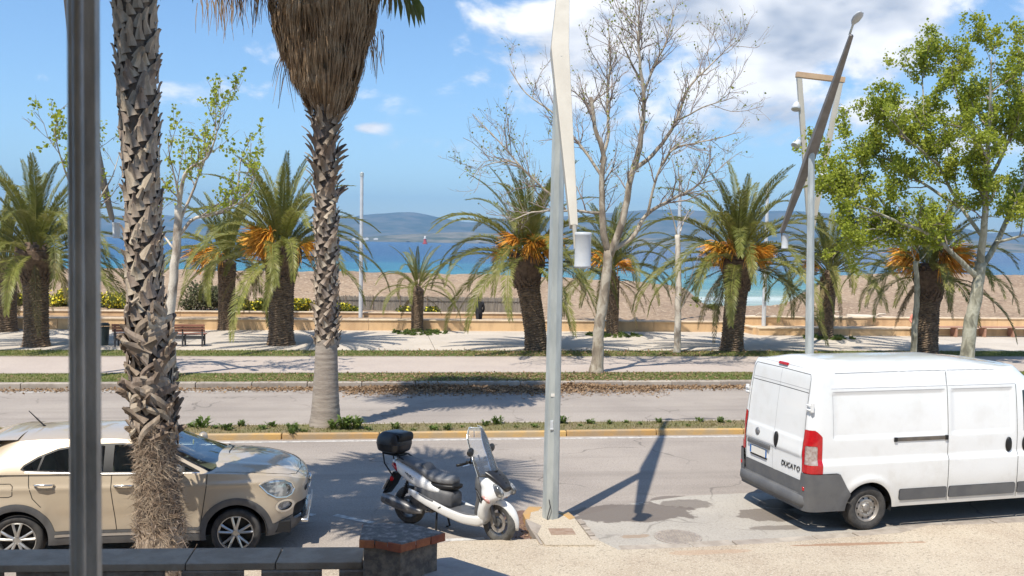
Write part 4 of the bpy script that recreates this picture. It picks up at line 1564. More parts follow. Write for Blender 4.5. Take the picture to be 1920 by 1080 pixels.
plane_tree('slender pale plane tree with sparse fresh leaves beside the near fan palm trunk', (323, 706), .15,
           [(323, 706), (318, 610), (325, 525), (332, 450), (336, 385)],
           [([(336, 392), (341, 345), (352, 318), (385, 298), (402, 262), (412, 215)], .07, .012),
            ([(333, 445), (365, 408), (405, 400), (432, 386), (447, 345), (452, 300)], .055, .012),
            ([(336, 400), (330, 350), (318, 300), (312, 262)], .04, .010),
            ([(334, 420), (352, 380), (372, 330), (398, 255), (420, 195)], .045, .008),
            ([(405, 400), (450, 380), (475, 350), (488, 300)], .028, .008),
            ([(330, 470), (312, 445), (295, 420), (283, 380)], .035, .008)],
           .15, 62, 1700, .09, bark=M_BARK_W, leaf_m=M_LEAF, dens=.85, twig_len=.85)
plane_tree('twiggy young plane tree mostly hidden behind the grey metal bar', (164, 702), .15,
           [(164, 702), (162, 600), (160, 500), (160, 420)],
           [([(160, 430), (140, 360), (120, 300), (104, 240)], .05, .008), ([(160, 430), (185, 380), (212, 330), (225, 285)], .04, .008),
            ([(160, 420), (160, 350), (172, 280), (180, 230)], .04, .008)], .10, 63, 800, .085, bark=M_BARK_W, leaf_m=M_LEAF, dens=.8, twig_len=.8)
plane_tree('plane tree in full green leaf at the right edge, behind the van', (1812, 690), .15,
           [(1812, 690), (1818, 620), (1832, 545), (1838, 492)],
           [([(1838, 498), (1844, 430), (1850, 340), (1858, 220), (1866, 110)], .13, .02),
            ([(1838, 505), (1868, 455), (1900, 392), (1945, 340), (1990, 250)], .11, .02),
            ([(1832, 520), (1792, 482), (1745, 442), (1690, 420), (1625, 392), (1568, 372)], .10, .014),
            ([(1843, 445), (1800, 385), (1755, 300), (1728, 205), (1722, 110)], .07, .014),
            ([(1850, 350), (1892, 255), (1920, 150), (1930, 80)], .07, .014),
            ([(1800, 390), (1720, 340), (1640, 295), (1580, 285)], .06, .012),
            ([(1760, 310), (1690, 250), (1650, 205)], .05, .012),
            ([(1850, 300), (1800, 200), (1785, 110)], .05, .012),
            ([(1690, 420), (1620, 345), (1570, 325)], .05, .010),
            ([(1900, 392), (1930, 300), (1960, 180)], .06, .012),
            ([(1745, 442), (1650, 430), (1590, 440)], .04, .010),
            ([(1945, 340), (2010, 300), (2060, 240)], .05, .012), ([(1868, 455), (1950, 430), (2040, 400)], .05, .012)],
           .24, 64, 68000, .086, bark=M_BARK_G, leaf_m=M_LEAF, dens=.95, leaf_rule='full', depth=2.6, up=.15)
plane_tree('thin grey sapling between the bare plane tree and the largest date palm', (1270, 661), .15,
           [(1270, 661), (1271, 600), (1272, 520), (1270, 440)],
           [([(1270, 445), (1262, 400), (1250, 370)], .035, .008), ([(1271, 450), (1285, 410), (1300, 385)], .03, .008), ([(1274, 590), (1290, 540), (1305, 480)], .02, .008)],
           .13, 65, 60, .08, bark=M_BARK_W, dens=.7, twig_len=.6, name='sapling')
plane_tree('thin dark sapling just left of the ringed palm at right', (1712, 672), .15,
           [(1712, 672), (1716, 600), (1720, 540), (1716, 490)],
           [([(1716, 495), (1708, 455), (1712, 425)], .03, .008), ([(1716, 500), (1738, 470), (1748, 430)], .03, .008)],
           .12, 66, 80, .09, bark=M_BARK_G, leaf_m=M_LEAF, dens=.6, twig_len=.6, name='sapling')

# ------------------------------------------------------------------ lamps
M_GALV = mat('galvanised_steel', (0.54, 0.57, 0.55), 0.50, 0.30, var=(0.40, 0.43, 0.42), var_scale=5, bump=0.06, bump_scale=30, rough_var=.1, stretch=(1, 1, .25))
M_CREAM = mat('cream_painted_steel', (0.50, 0.465, 0.395), 0.5, var=(0.44, 0.405, 0.34), var_scale=2.5, stretch=(1, 1, .3), bump=.05)
M_LAMPW = mat('lamp_white', (0.56, 0.58, 0.60), 0.45, var=(0.50, 0.52, 0.54), var_scale=5)
M_BRONZE = mat('brown_painted_steel', (0.235, 0.212, 0.195), 0.55, var=(0.18, 0.16, 0.145), var_scale=3, stretch=(1, 1, .3))
M_DARK = mat('dark_steel', (0.045, 0.045, 0.048), 0.5)
M_LENS = mat('lamp_lens', (0.75, 0.76, 0.74), 0.2, spec=.6)


def arm_lamp(label, base, joint, low, top, r, arm_mat, w=(.13, .27, .09)):
    """octagonal pole carrying a slanting tapered beam: a cylinder lamp at its low end, a road lamp at its high end"""
    root = thing('street_lamp', label, 'street lamp', base, group='slanting street lamps')
    B = Vector(base)
    j, lo, hi = Vector(joint) - B, Vector(low) - B, Vector(top) - B
    b = MB().tube([(0, 0, -.05), (0, 0, .4), (j.x * .5, j.y * .5, j.z * .5), (j.x, j.y, j.z - .16)], [r * 1.06, r * 1.03, r * .92, r * .74], 8, twist=.2)
    pole = b.build('pole', M_GALV, root)
    d = (j - lo).normalized()
    d2 = (hi - j).normalized()
    side = d.cross(Vector((0, 0, 1))).normalized()
    nrm = side.cross(d).normalized()
    V = []
    for p, q, t in ((lo, w[0], .10), (lo.lerp(j, .5), (w[0] + w[1]) / 2, .14), (j, w[1], .17), (j.lerp(hi, .5), (w[1] + w[2]) / 2, .13), (hi, w[2], .08)):
        for sx, sy in ((-1, -1), (1, -1), (1, 1), (-1, 1)):
            V.append(p - nrm * .10 + side * (sx * q / 2) + nrm * (sy * t / 2))
    F = [[k * 4 + a, k * 4 + (a + 1) % 4, k * 4 + 4 + (a + 1) % 4, k * 4 + 4 + a] for k in range(4) for a in range(4)] + [[0, 3, 2, 1], [16, 17, 18, 19]]
    MB().add([tuple(v) for v in V], np.array(F)).build('arm', arm_mat, root, bevel=.008)
    c = lo - nrm * .06 + side * .0 + Vector((0.115, -.04, -.32))
    b = MB().lathe([(0, -.23), (.09, -.23), (.110, -.22), (.110, -.195), (.105, -.185), (.105, .185), (.110, .195), (.110, .225), (.09, .235), (0, .235)], 26, c=tuple(c))
    lamp = b.build('cylinder_lamp', M_LAMPW, root, smooth=True)
    lamp.data.polygons.foreach_set('use_smooth', [True] * len(lamp.data.polygons))
    MB().tube([tuple(lo + d * .02 - nrm * .06), tuple(c + Vector((-.09, 0, .02)))], .028, 8).build('bracket', arm_mat, root)
    h = hi + d2 * .30
    hr = d2.to_track_quat('X', 'Z').to_matrix()
    tilt = Matrix.Rotation(R(22), 3, 'Y')
    hb = MB().tube([tuple(hi - d2 * .05), tuple(h)], [.032, .028], 8)
    hb.build('neck', M_GALV, root)
    prof = np.array([(-.08, 0), (.0, .05), (.18, .11), (.40, .125), (.56, .09), (.62, 0)])
    V, F = [], []
    for k, (x, r_) in enumerate(prof):
        for a in range(10):
            th = a * 2 * math.pi / 10
            v = hr @ (tilt @ Vector((x, math.cos(th) * max(r_, .01), math.sin(th) * max(r_, .01) * .55)))
            V.append(tuple(h + v))
    F = [[k * 10 + a, k * 10 + (a + 1) % 10, k * 10 + 10 + (a + 1) % 10, k * 10 + 10 + a] for k in range(5) for a in range(10)]
    MB().add(V, np.array(F)).build('lamp_head', M_LAMPW, root, smooth=True)
    return root


pb = G(1032, 970, .10)
near_lamp = arm_lamp('tall near lamp pole with slanting cream beam, standing in the yellow kerb nib', (pb.x, pb.y, .08), (pb.x + .01, pb.y, 7.0), at(1078, 418, 12.04),
                     (.86, 16.4, 9.9), .118, M_CREAM, (.10, .26, .09))
# small things on the near pole
MB().box((-.012, -.116, 1.42), (.045, .012, .13)).box((-.012, -.122, 1.36), (.05, .01, .03)).build('inspection_plate', M_LAMPW, near_lamp, bevel=.006)
MB().box((-.005, -.113, 1.86), (.055, .006, .045)).build('sticker', M_HOUSE, near_lamp)
MB().tube([(-.03, -.125, .32), (-.012, -.155, .22), (-.05, -.135, .05), (-.055, -.13, -.02)], .008, 5).build('cable', M_DARK, near_lamp)
jr = at(1522, 276, 28.0)
arm_lamp('slanting brown street lamp with road lamp head, behind the van', (G(1513, 712, .15).x, 28.0, .15), jr, at(1464, 432, 30.1), at(1594, 62, 24.6), .13, M_BRONZE, (.12, .30, .10))
jl = at(150, 140, 26.0)
arm_lamp('slanting brown street lamp at left, mostly hidden by the grey metal bar', (at(150, 700, 26.0).x, 26.0, .15), jl, at(214, 410, 27.6), at(120, -90, 23.2), .13, M_BRONZE, (.12, .30, .10))


def mast(label, px, py_base, py_top, Yd, r=.085, z0=.02, name='lamp_mast'):
    p = at(px, 600, Yd)
    h = at(px, py_top, Yd).z
    root = thing(name, label, 'lamp post', (p.x, p.y, z0), group='straight lamp masts on the beach walk')
    MB().tube([(0, 0, 0), (0, 0, h * .5), (0, 0, h)], [r, r * .9, r * .78], 10).build('pole', M_LAMPW, root)
    MB().box((0, 0, .02), (.34, .34, .04)).build('base_plate', M_GALV, root)
    MB().lathe([(r * .95, h - .16), (r * .95, h), (r * .3, h + .05), (0, h + .05)], 10).build('cap', M_GALV, root)
    return root


mast('white lamp mast rising from the beach walk between fan palm and small palm', 676, 597, 325, 45.5, .10)
mast('pale lamp mast behind the thin grey sapling', 1269, 605, 330, 44.8, .10)
mast('pale lamp mast right of the largest date palm', 1432, 611, 345, 43.8, .10)


def flood_mast():
    Yd = 38.5
    base = at(1517, 640, Yd)
    base.z = .15
    root = thing('floodlight_mast', 'mast with a funnel shaped steel frame and small white floodlights behind the slanting lamp', 'lamp post', base)
    P = lambda x, y: Vector(at(x, y, Yd) - base)
    MB().tube([(0, 0, -.05), tuple(P(1519, 430))], [.13, .10], 8).build('pole', M_GALV, root)
    for a, b_, w in (((1519, 435), (1498, 140), .17), ((1521, 435), (1577, 146), .17)):
        p, q = P(*a), P(*b_)
        d = (q - p).normalized()
        rot = d.to_track_quat('Z', 'Y').to_matrix().to_4x4()
        MB().box(tuple((p + q) / 2), (w, .2, (q - p).length), rot=rot).build('frame_leg', M_CREAM, root, bevel=.01)
    p, q = P(1495, 140), P(1581, 150)
    d = (q - p).normalized()
    MB().box(tuple((p + q) / 2), (.22, .22, (q - p).length + .1), rot=d.to_track_quat('Z', 'Y').to_matrix().to_4x4()).build('cross_beam', mat('ochre_painted_steel', (.52, .36, .22), .6, var=(.45, .30, .18), var_scale=3), root, bevel=.01)
    for x, y, sx, tilt in ((1493, 200, -1, 12), (1582, 207, 1, -38), (1494, 270, -1, 40), (1543, 330, 1, -20)):
        c = P(x, y)
        fl = MB().lathe([(0, .20), (.09, .20), (.13, .12), (.17, .0), (.19, -.13), (.17, -.14), (0, -.11)], 18)
        V, F = fl.arrays()
        M_ = np.array(Matrix.Rotation(R(tilt), 3, 'Y') @ Matrix.Rotation(R(-20), 3, 'X'))
        o = MB().add(V @ M_.T, *F).build('floodlight', M_LAMPW, root, smooth=True, loc=tuple(c))
        MB().tube([(0, 0, .17), (-sx * .10, .05, .28), (-sx * .24, .06, .22)], .02, 6).build('bracket', M_GALV, o)
    return root


flood_mast()
# ------------------------------------------------------------------ vehicles: shared pieces
M_TYRE = mat('tyre_rubber', (0.035, 0.034, 0.034), 0.85, var=(0.075, 0.070, 0.065), var_scale=7, bump=0.4, bump_scale=60)
M_RIM = mat('alloy_rim', (0.60, 0.59, 0.56), 0.35, 0.75, var=(0.48, 0.46, 0.43), var_scale=9)
M_STEELRIM = mat('steel_rim', (0.40, 0.38, 0.36), 0.5, 0.55, var=(0.27, 0.24, 0.21), var_scale=9)
M_BLACK = mat('black_plastic', (0.014, 0.014, 0.015), 0.42, var=(0.022, 0.022, 0.022), var_scale=6, spec=.25)
M_GREYP = mat('grey_plastic', (0.085, 0.086, 0.090), 0.62, var=(0.115, 0.113, 0.112), var_scale=5, bump=.08, bump_scale=120)
M_VANGREY = mat('van_grey_plastic', (0.098, 0.099, 0.104), 0.6, var=(0.13, 0.129, 0.129), var_scale=3, bump=.08, bump_scale=120)
M_SEAM = mat('panel_gap', (0.012, 0.012, 0.012), 0.8)
M_CHROME = mat('satin_chrome', (0.72, 0.71, 0.69), 0.22, 0.9)
M_UNDER = mat('underbody', (0.012, 0.012, 0.013), 0.9)
M_REDL = mat('red_lamp', (0.52, 0.010, 0.014), 0.12, coat=.6, var=(.42, .008, .012), var_scale=30)
M_CLEARL = mat('clear_lamp', (0.46, 0.41, 0.38), 0.12, coat=.6, var=(.30, .22, .20), var_scale=18)
M_GLASS = glass_mat('side_glass', (0.46, 0.54, 0.50), base=.02)
M_WGLASS = glass_mat('windscreen_glass', (0.50, 0.60, 0.60), base=.09)


def paint_mat(name, col, flake=0.0, dirt=None, dirt_h=0.6):
    """car paint under clear coat, with road dust gathered low on the body"""
    m = bpy.data.materials.new(name)
    m.use_nodes = True
    t = m.node_tree
    g = NT(t)
    b = t.nodes['Principled BSDF']
    tc = g.n('ShaderNodeTexCoord').outputs['Object']
    c = None
    n = g.noise(tc, 2.4, 6, .65)
    if dirt:
        z = g.n('ShaderNodeSeparateXYZ', {0: tc}).outputs[2]
        f = g.m('MULTIPLY', g.m('SUBTRACT', 1.0, g.smooth(g.m('ADD', z, g.m('MULTIPLY', n, -.45)), .0, dirt_h)), .75)
        c = g.mix(f, col, dirt)
        c = g.mix(g.m('MULTIPLY', g.smooth(n, .46, .75), .22), c, dirt)
    else:
        c = g.mix(g.m('MULTIPLY', g.smooth(n, .4, .7), .10), col, tuple(q * .86 for q in col))
    t.links.new(c, b.inputs['Base Color'])
    b.inputs['Metallic'].default_value = flake
    t.links.new(g.m('MULTIPLY_ADD', n, .16, .26), b.inputs['Roughness'])
    b.inputs['Coat Weight'].default_value = 1.0
    b.inputs['Coat Roughness'].default_value = .05
    return m


M_BEIGE = paint_mat('beige_car_paint', (0.56, 0.46, 0.335), .18, (0.42, 0.36, 0.285))
M_VANW = paint_mat('white_van_paint', (0.80, 0.81, 0.81), 0.0, (0.52, 0.485, 0.43), .85)
M_SCW = paint_mat('white_scooter_paint', (0.76, 0.765, 0.76), 0.0, (0.55, 0.53, 0.49), .5)


def end_contour(n, p0=2.2, q0=3.0):
    """quarter outline from side (p=0,q=1) to tip (p=1,q=0), evenly spaced"""
    th = np.linspace(0, math.pi / 2, 2000)
    p, q = np.sin(th) ** (2 / p0), np.cos(th) ** (2 / q0)
    return p, q


def ring_params(Lf, Wf, Lr, Wr, Lm, ds, pf, qf, pr, qr):
    """closed outline of a body seen from above as (zone, p, q, side): zone 1 front cap, 0 straight, -1 rear cap"""
    def even(L, W, a, b):
        p, q = end_contour(0, a, b)
        s = np.concatenate([[0], np.cumsum(np.hypot(np.diff(p) * L, np.diff(q) * W))])
        n = int(s[-1] / ds) + 1
        t = np.linspace(0, s[-1], n)
        return np.interp(t, s, p), np.interp(t, s, q)
    fp, fq = even(Lf, Wf, pf, qf)
    rp, rq = even(Lr, Wr, pr, qr)
    nm = int(Lm / ds)
    mid = np.linspace(0, 1, nm + 2)[1:-1]
    out = []
    # right side (y<0) from rear to front, round the nose, back along the left side
    out += [(-1, p, q, -1, 0) for p, q in zip(rp[::-1], rq[::-1])]
    out += [(0, 0, 1, -1, m) for m in mid]
    out += [(1, p, q, -1, 1) for p, q in zip(fp, fq)]
    out += [(1, p, q, 1, 1) for p, q in zip(fp[::-1][1:], fq[::-1][1:])]
    out += [(0, 0, 1, 1, m) for m in mid[::-1]]
    out += [(-1, p, q, 1, 0) for p, q in zip(rp[:-1], rq[:-1])]
    return np.array(out, float)


def ring_xy(RP, xm_r, xm_f, xr, xf, w):
    """RP (n,5); xr, xf, w may be (n,nv) arrays"""
    zone, p, q, sd, mid = [RP[:, k][:, None] for k in range(5)]
    x = np.where(zone > 0, xm_f + p * (xf - xm_f), np.where(zone < 0, xm_r + p * (xr - xm_r), xm_r + mid * (xm_f - xm_r)))
    return x, sd * q * w


def wheel(root, c, r, w, rim_r, spokes, side, m_rim=None, steer=0.0, kind='alloy'):
    """tyre and rim; side=-1: outer face towards -y"""
    t_ = link('wheel', None, root, c)
    t_.rotation_euler = (0, 0, steer)
    hw = w / 2
    pr = [(rim_r * .98, -hw * .80), (rim_r * 1.03, -hw * .92), (r * .86, -hw * 1.02), (r * .95, -hw * .92), (r * .992, -hw * .70), (r, -hw * .35), (r, hw * .35), (r * .992, hw * .70), (r * .95, hw * .92), (r * .86, hw * 1.02), (rim_r * 1.03, hw * .92), (rim_r * .98, hw * .80)]
    b = MB().lathe(pr, 56, 'y')
    tr = b.build('tyre', M_TYRE, t_, smooth=True)
    s = side
    b = MB()
    b.lathe([(rim_r * .99, s * hw * .84), (rim_r * 1.0, s * hw * .90), (rim_r * .955, s * hw * .88), (rim_r * .93, s * hw * .60), (rim_r * .90, -s * hw * .5), (0, -s * hw * .5)], 48, 'y')
    if kind == 'alloy':
        yo = s * hw * .74
        for k in range(spokes):
            for off in (-.20, .20):
                a = k * 2 * math.pi / spokes + .3
                a0, a1 = a + off * .55, a + off * 1.15
                r0, r1 = rim_r * .20, rim_r * .95
                p0 = np.array([math.cos(a0) * r0, yo, math.sin(a0) * r0])
                p1 = np.array([math.cos(a1) * r1, yo + s * .006, math.sin(a1) * r1])
                pm = (p0 + p1) / 2 + np.array([0, s * .008, 0]) + np.array([math.cos(a1), 0, math.sin(a1)]) * 0
                b.tube([p0, pm, p1], [rim_r * .10, rim_r * .085, rim_r * .09], 6, flat=.9)
            a0 = k * 2 * math.pi / spokes + .3
            pts = [(math.cos(a0 + o) * rim_r * .93, yo + s * .004, math.sin(a0 + o) * rim_r * .93) for o in np.linspace(-.25, .25, 6)]
            b.tube(pts, rim_r * .045, 5)
        b.lathe([(rim_r * .24, s * hw * .55), (rim_r * .24, s * hw * .78), (rim_r * .16, s * hw * .86), (0, s * hw * .86)], 20, 'y')
    else:
        b.lathe([(rim_r * .93, s * hw * .62), (rim_r * .84, s * hw * .40), (rim_r * .74, s * hw * .52), (rim_r * .60, s * hw * .66), (rim_r * .46, s * hw * .56), (rim_r * .30, s * hw * .52), (rim_r * .30, s * hw * .70), (rim_r * .2, s * hw * .76), (0, s * hw * .76)], 40, 'y')
    b.build('rim', m_rim or M_RIM, t_, smooth=(kind != 'alloy'))
    bk = MB().lathe([(rim_r * .92, s * hw * .15), (0, s * hw * .16)], 32, 'y')
    if kind != 'alloy':
        hb = MB()
        for k in range(10):
            a = k * 2 * math.pi / 10
            c_ = (math.cos(a) * rim_r * .735, s * hw * .545, math.sin(a) * rim_r * .735)
            hb.lathe([(0, s * .006), (rim_r * .075, s * .004)], 10, 'y', c=c_)
        tag(hb.build('vent_holes', M_UNDER, t_), kind='stuff')
        nb = MB()
        for k in range(5):
            a = k * 2 * math.pi / 5
            nb.lathe([(rim_r * .055, 0), (rim_r * .055, s * .02), (0, s * .022)], 6, 'y', c=(math.cos(a) * rim_r * .40, s * hw * .54, math.sin(a) * rim_r * .40))
        tag(nb.build('wheel_nuts', M_CHROME, t_), kind='stuff')
    bk.build('brake_disc', M_UNDER if kind != 'alloy' else M_BLACK, t_)
    return t_


def islands(V, faces):
    """split a mesh into its connected pieces"""
    par = np.arange(len(V))

    def find(i):
        while par[i] != i:
            par[i] = par[par[i]]
            i = par[i]
        return i
    polys = []
    for f in faces:
        polys += [tuple(r) for r in f.tolist()] if isinstance(f, np.ndarray) else [tuple(f)]
    for p in polys:
        a = find(p[0])
        for q in p[1:]:
            b = find(q)
            if a != b:
                par[b] = a
    groups = {}
    for p in polys:
        groups.setdefault(find(p[0]), []).append(p)
    out = []
    for g in sorted(groups.values(), key=len, reverse=True):
        u = sorted({i for p in g for i in p})
        mp = {i: k for k, i in enumerate(u)}
        if len(g) < 8 and out:
            continue
        out.append((V[u], [tuple(mp[i] for i in p) for p in g]))
    return out


def well(b, ax, z, y0, y1, r):
    """upper half of a wheel housing"""
    a = np.linspace(-.15, math.pi + .15, 22)
    P = np.array([[(ax + r * math.cos(t), yy, z + r * math.sin(t)) for yy in (y0, y1)] for t in a])
    b.grid(P)
    b.add([(ax + r * math.cos(t), y0, z + r * math.sin(t)) for t in a], tuple(range(len(a))))


def emit_parts(root, res, spec):
    """spec: key -> (part name, material, parent key or None); each connected piece is a part; returns the objects"""
    out = {}
    for key in spec:
        if key not in res:
            continue
        nm, m, par = spec[key]
        for V, F in islands(*res[key]):
            o = obj(nm, V, F, m, out.get(par, root), smooth=True)
            out.setdefault(key, o)
    return out


def drape(P, pts, axes=(0, 2), sel=None, step=.03):
    """points of a surface grid P over a path given in two of its coordinates"""
    Q = P.reshape(-1, 3)
    if sel is not None:
        Q = Q[sel.ravel()]
    oth = 3 - axes[0] - axes[1]
    out = []
    for a, b in zip(pts[:-1], pts[1:]):
        n = max(1, int(math.hypot(b[0] - a[0], b[1] - a[1]) / step))
        for k in range(n + (b is pts[-1])):
            f = k / n
            u, w = a[0] + (b[0] - a[0]) * f, a[1] + (b[1] - a[1]) * f
            d = np.hypot(Q[:, axes[0]] - u, Q[:, axes[1]] - w)
            i = np.argpartition(d, 4)[:4]
            wt = 1 / (d[i] + 1e-4) ** 2
            q = np.empty(3)
            q[axes[0]], q[axes[1]], q[oth] = u, w, (Q[i, oth] * wt).sum() / wt.sum()
            out.append(q)
    return np.array(out)


def gap(root, P, paths, axes, sel, out, width=.010, name='panel_gap', m=None, proud=.002):
    """panel gaps: dark lines lying on the skin"""
    for pts in paths:
        q = drape(P, pts, axes, sel)
        T = np.gradient(q, axis=0)
        T /= np.linalg.norm(T, axis=1)[:, None] + 1e-9
        o = np.array(out, float)
        s_ = np.cross(T, o)
        s_ /= np.linalg.norm(s_, axis=1)[:, None] + 1e-9
        V = np.stack([q - s_ * width / 2 + o * proud, q + s_ * width / 2 + o * proud], 1)
        MB().grid(V).build(name, m or M_SEAM, root)


def beige_car():
    sc = 1.03
    pf, pr_ = G(444, 1039), G(38, 1054)
    d = (pf - pr_).normalized()
    yaw = math.atan2(d.y, d.x)
    # ground points lie under the near-side wheels; the axle centre is half a track further in
    nrm = Vector((-d.y, d.x, 0))
    c = (pf + pr_) / 2 + nrm * (.76 * sc)
    root = thing('parked_car', 'beige compact crossover car parked behind the near palm trunk', 'car', (c.x, c.y, 0), yaw, scale=sc)
    AX, WR = 1.285, .305
    zb = .235
    ztop = pchip([-2.2, -1.9, -1.3, 0, .7, 1.0, 1.3, 1.6, 1.85, 2.02, 2.12, 2.2], [1.10, 1.125, 1.118, 1.085, 1.06, 1.064, 1.052, 1.025, .985, .935, .87, .80])
    XF = pchip([.2, .32, .5, .62, .75, .86, .95, 1.05], [2.0, 2.09, 2.14, 2.145, 2.14, 2.12, 2.08, 1.99])
    XR = pchip([.2, .4, .65, .85, 1.0, 1.1], [-1.98, -2.09, -2.115, -2.09, -2.05, -2.0])
    W = pchip([.2, .32, .42, .58, .72, .86, .97, 1.1], [.845, .872, .878, .895, .898, .892, .872, .835])
    ds = .028
    RP = ring_params(1.15, .9, .75, .9, 2.25, ds, 2.6, 3.1, 2.6, 4.2)
    xmr, xmf = -1.30, 1.0
    nv = 40
    v = np.linspace(0, 1, nv)[None]
    xh, _ = ring_xy(RP, xmr, xmf, -2.11, 2.16, .9)
    z = zb + v * (ztop(xh) - zb)
    x, y = ring_xy(RP, xmr, xmf, XR(z), XF(z), W(z))
    sgn = np.sign(y + 1e-9)
    # flared arches, a waist crease and the hollow of the doors
    for ax in (AX, -AX):
        r_ = np.hypot(x - ax, z - WR)
        y = y + sgn * .022 * np.exp(-((r_ - .43) / .085) ** 2) * (np.abs(y) > .6)
    y = y - sgn * .014 * np.exp(-((z - .56) / .10) ** 2) * (np.abs(x) < .95) * (np.abs(y) > .6)
    y = y + sgn * .012 * np.exp(-((z - .93) / .03) ** 2) * (np.abs(y) > .6)
    P = np.stack([x, y, z], -1)
    side = np.where(np.abs(y) > .55, 1.0, -1.0)
    onside = lambda s: np.where(side > 0, s, -1.0)
    front = np.where(x > 1.2, 1.0, -1.0)
    sh = []
    for ax in (AX, -AX):
        sh.append((None, onside(sd_ell(x, z, ax, WR + .01, .365, .365))))
    # lamps on the front corner
    hl = sd_poly(x, z, [(1.555, .895), (1.62, .935), (1.74, .952), (1.86, .93), (1.95, .87), (1.985, .80), (1.955, .735), (1.88, .705), (1.78, .725), (1.66, .80)])
    sh.append(('headlight', np.where((np.abs(y) > .40) & (x > 1.4), hl, -1.)))
    fog = sd_ell(x, z, 1.875, .60, .085, .058)
    sh.append(('foglight', np.where((np.abs(y) > .40) & (x > 1.6), fog, -1.)))
    fogr = sd_ell(x, z, 1.875, .60, .115, .082)
    sh.append(('fog_ring', np.where((np.abs(y) > .38) & (x > 1.6), fogr, -1.)))
    # nose: lower intake, upper slit with badge bar
    yy = np.abs(y)
    intake = sd_box(yy, z, -.62, .62, .395, .60, .06)
    sh.append(('grille', np.where(x > 1.75, intake, -1.)))
    slit = sd_box(yy, z, -.40, .40, .70, .765, .03)
    sh.append(('moustache', np.where(x > 1.75, slit, -1.)))
    # rear lamps
    rl = sd_ell(z, yy, .90, .76, .12, .16)
    sh.append(('tail_light', np.where(x < -1.75, rl, -1.)))
    # cladding: arches, sills, bumper skirts
    arch = np.maximum.reduce([sd_ell(x, z, ax, WR + .01, .448, .448) for ax in (AX, -AX)])
    sill = .405 - z
    skirt = np.where(np.abs(x) > 1.5, np.where(x > 0, .385 - z + .10 * np.clip((x - 1.75) / .3, 0, 1), .46 - z), sill)
    strip_ = np.where(np.abs(x) < .86, np.minimum(z - .335, .368 - z), -1.)
    sh.append(('sill_strip', onside(strip_)))
    sh.append(('cladding', np.maximum(onside(arch), skirt)))
    # doors are panels of their own
    fd = sd_poly(x, z, [(.93, 1.2), (.93, .92), (.90, .70), (.86, .30), (-.13, .30), (-.17, .70), (-.20, .90), (-.20, 1.2)])
    rd = sd_poly(x, z, [(-.20, 1.2), (-.20, .90), (-.17, .70), (-.13, .30), (-.90, .30), (-1.02, .72), (-1.10, .82), (-1.16, 1.2)])
    rgt, lft = np.where(y < -.5, 1, 0), np.where(y > .5, 1, 0)
    sh += [('door_fr', np.where(rgt, fd, -1.)), ('door_rr', np.where(rgt, rd, -1.)), ('door_fl', np.where(lft, fd, -1.)), ('door_rl', np.where(lft, rd, -1.))]
    res = shell(P, sh, 'body', dict(seam=.012, cladding=-.010, grille=.03, moustache=.010, headlight=-.004, foglight=.02, fog_ring=-.006, sill_strip=-.016), wrap=True)
    # bonnet and shoulder cap
    fpq = RP[(RP[:, 0] == 1) & (RP[:, 3] == -1)]
    pc, qc = np.concatenate([np.zeros(9), fpq[:, 1]]), np.concatenate([np.ones(9), fpq[:, 2]])
    xs_h = np.concatenate([np.linspace(.55, 1.0, 10)[:9], xmf + fpq[:, 1] * (2.16 - xmf)])
    zt = ztop(xs_h)
    xx = np.concatenate([xs_h[:9], xmf + fpq[:, 1] * (XF(zt[9:]) - xmf)])
    yy_ = qc * W(zt)
    s = np.linspace(-1, 1, 41)
    crown = .085 * (1 - pc ** 6)
    PX = np.repeat(xx[:, None], 41, 1)
    PY = yy_[:, None] * s[None]
    PZ = zt[:, None] + crown[:, None] * (1 - np.abs(s[None]) ** 2.1) + .010 * np.exp(-((np.abs(s[None]) - .62) / .08) ** 2)
    bon = np.stack([PX, PY, PZ], -1)
    P_low = P
    for sy in (-1, 1):
        sel = (P_low[..., 1] * sy > .5)
        fuel = [(-1.33, .86), (-1.33, .97), (-1.36, 1.0), (-1.50, 1.0), (-1.545, .96), (-1.545, .88), (-1.51, .845), (-1.37, .845), (-1.33, .86)]
        gap(root, P_low, [[(.935, 1.06), (.93, .92), (.90, .70), (.86, .42)], [(-.20, 1.09), (-.20, .90), (-.17, .70), (-.135, .40), (-.13, .30)],
                          [(-1.16, 1.12), (-1.15, .98), (-1.10, .82), (-1.00, .715)]] + ([fuel] if sy < 0 else []), (0, 2), sel, (0, sy, 0), .009)
        gap(root, bon, [[(1.02, sy * .80), (1.4, sy * .775), (1.7, sy * .69), (1.9, sy * .56), (2.0, sy * .40), (2.04, 0)]], (0, 1), None, (0, 0, 1), .011)
    res_b = {'bonnet': (lambda m: m.arrays())(MB().grid(bon[::-1]))}
    body = emit_parts(root, res, {'body': ('body', M_BEIGE, None), 'door_fr': ('door', M_BEIGE, None), 'door_rr': ('door', M_BEIGE, None), 'door_fl': ('door', M_BEIGE, None), 'door_rl': ('door', M_BEIGE, None),
                                  'cladding': ('cladding', M_GREYP, None), 'sill_strip': ('sill_trim', M_CHROME, None),
                                  'headlight': ('headlight', mat('headlamp_glass', (.22, .25, .28), .07, .55, coat=1.0, var=(.50, .54, .58), var_scale=8, var_lo=.45, var_hi=.60), None),
                                  'foglight': ('fog_lamp', mat('foglamp_glass', (.12, .13, .14), .08, coat=1.0, var=(.45, .46, .47), var_scale=20), None), 'fog_ring': ('fog_lamp_ring', M_CHROME, None),
                                  'grille': ('grille', M_BLACK, None), 'moustache': ('upper_grille', M_BLACK, None), 'tail_light': ('tail_light', M_REDL, None)})
    emit_parts(root, res_b, {'bonnet': ('bonnet', M_BEIGE, None)})
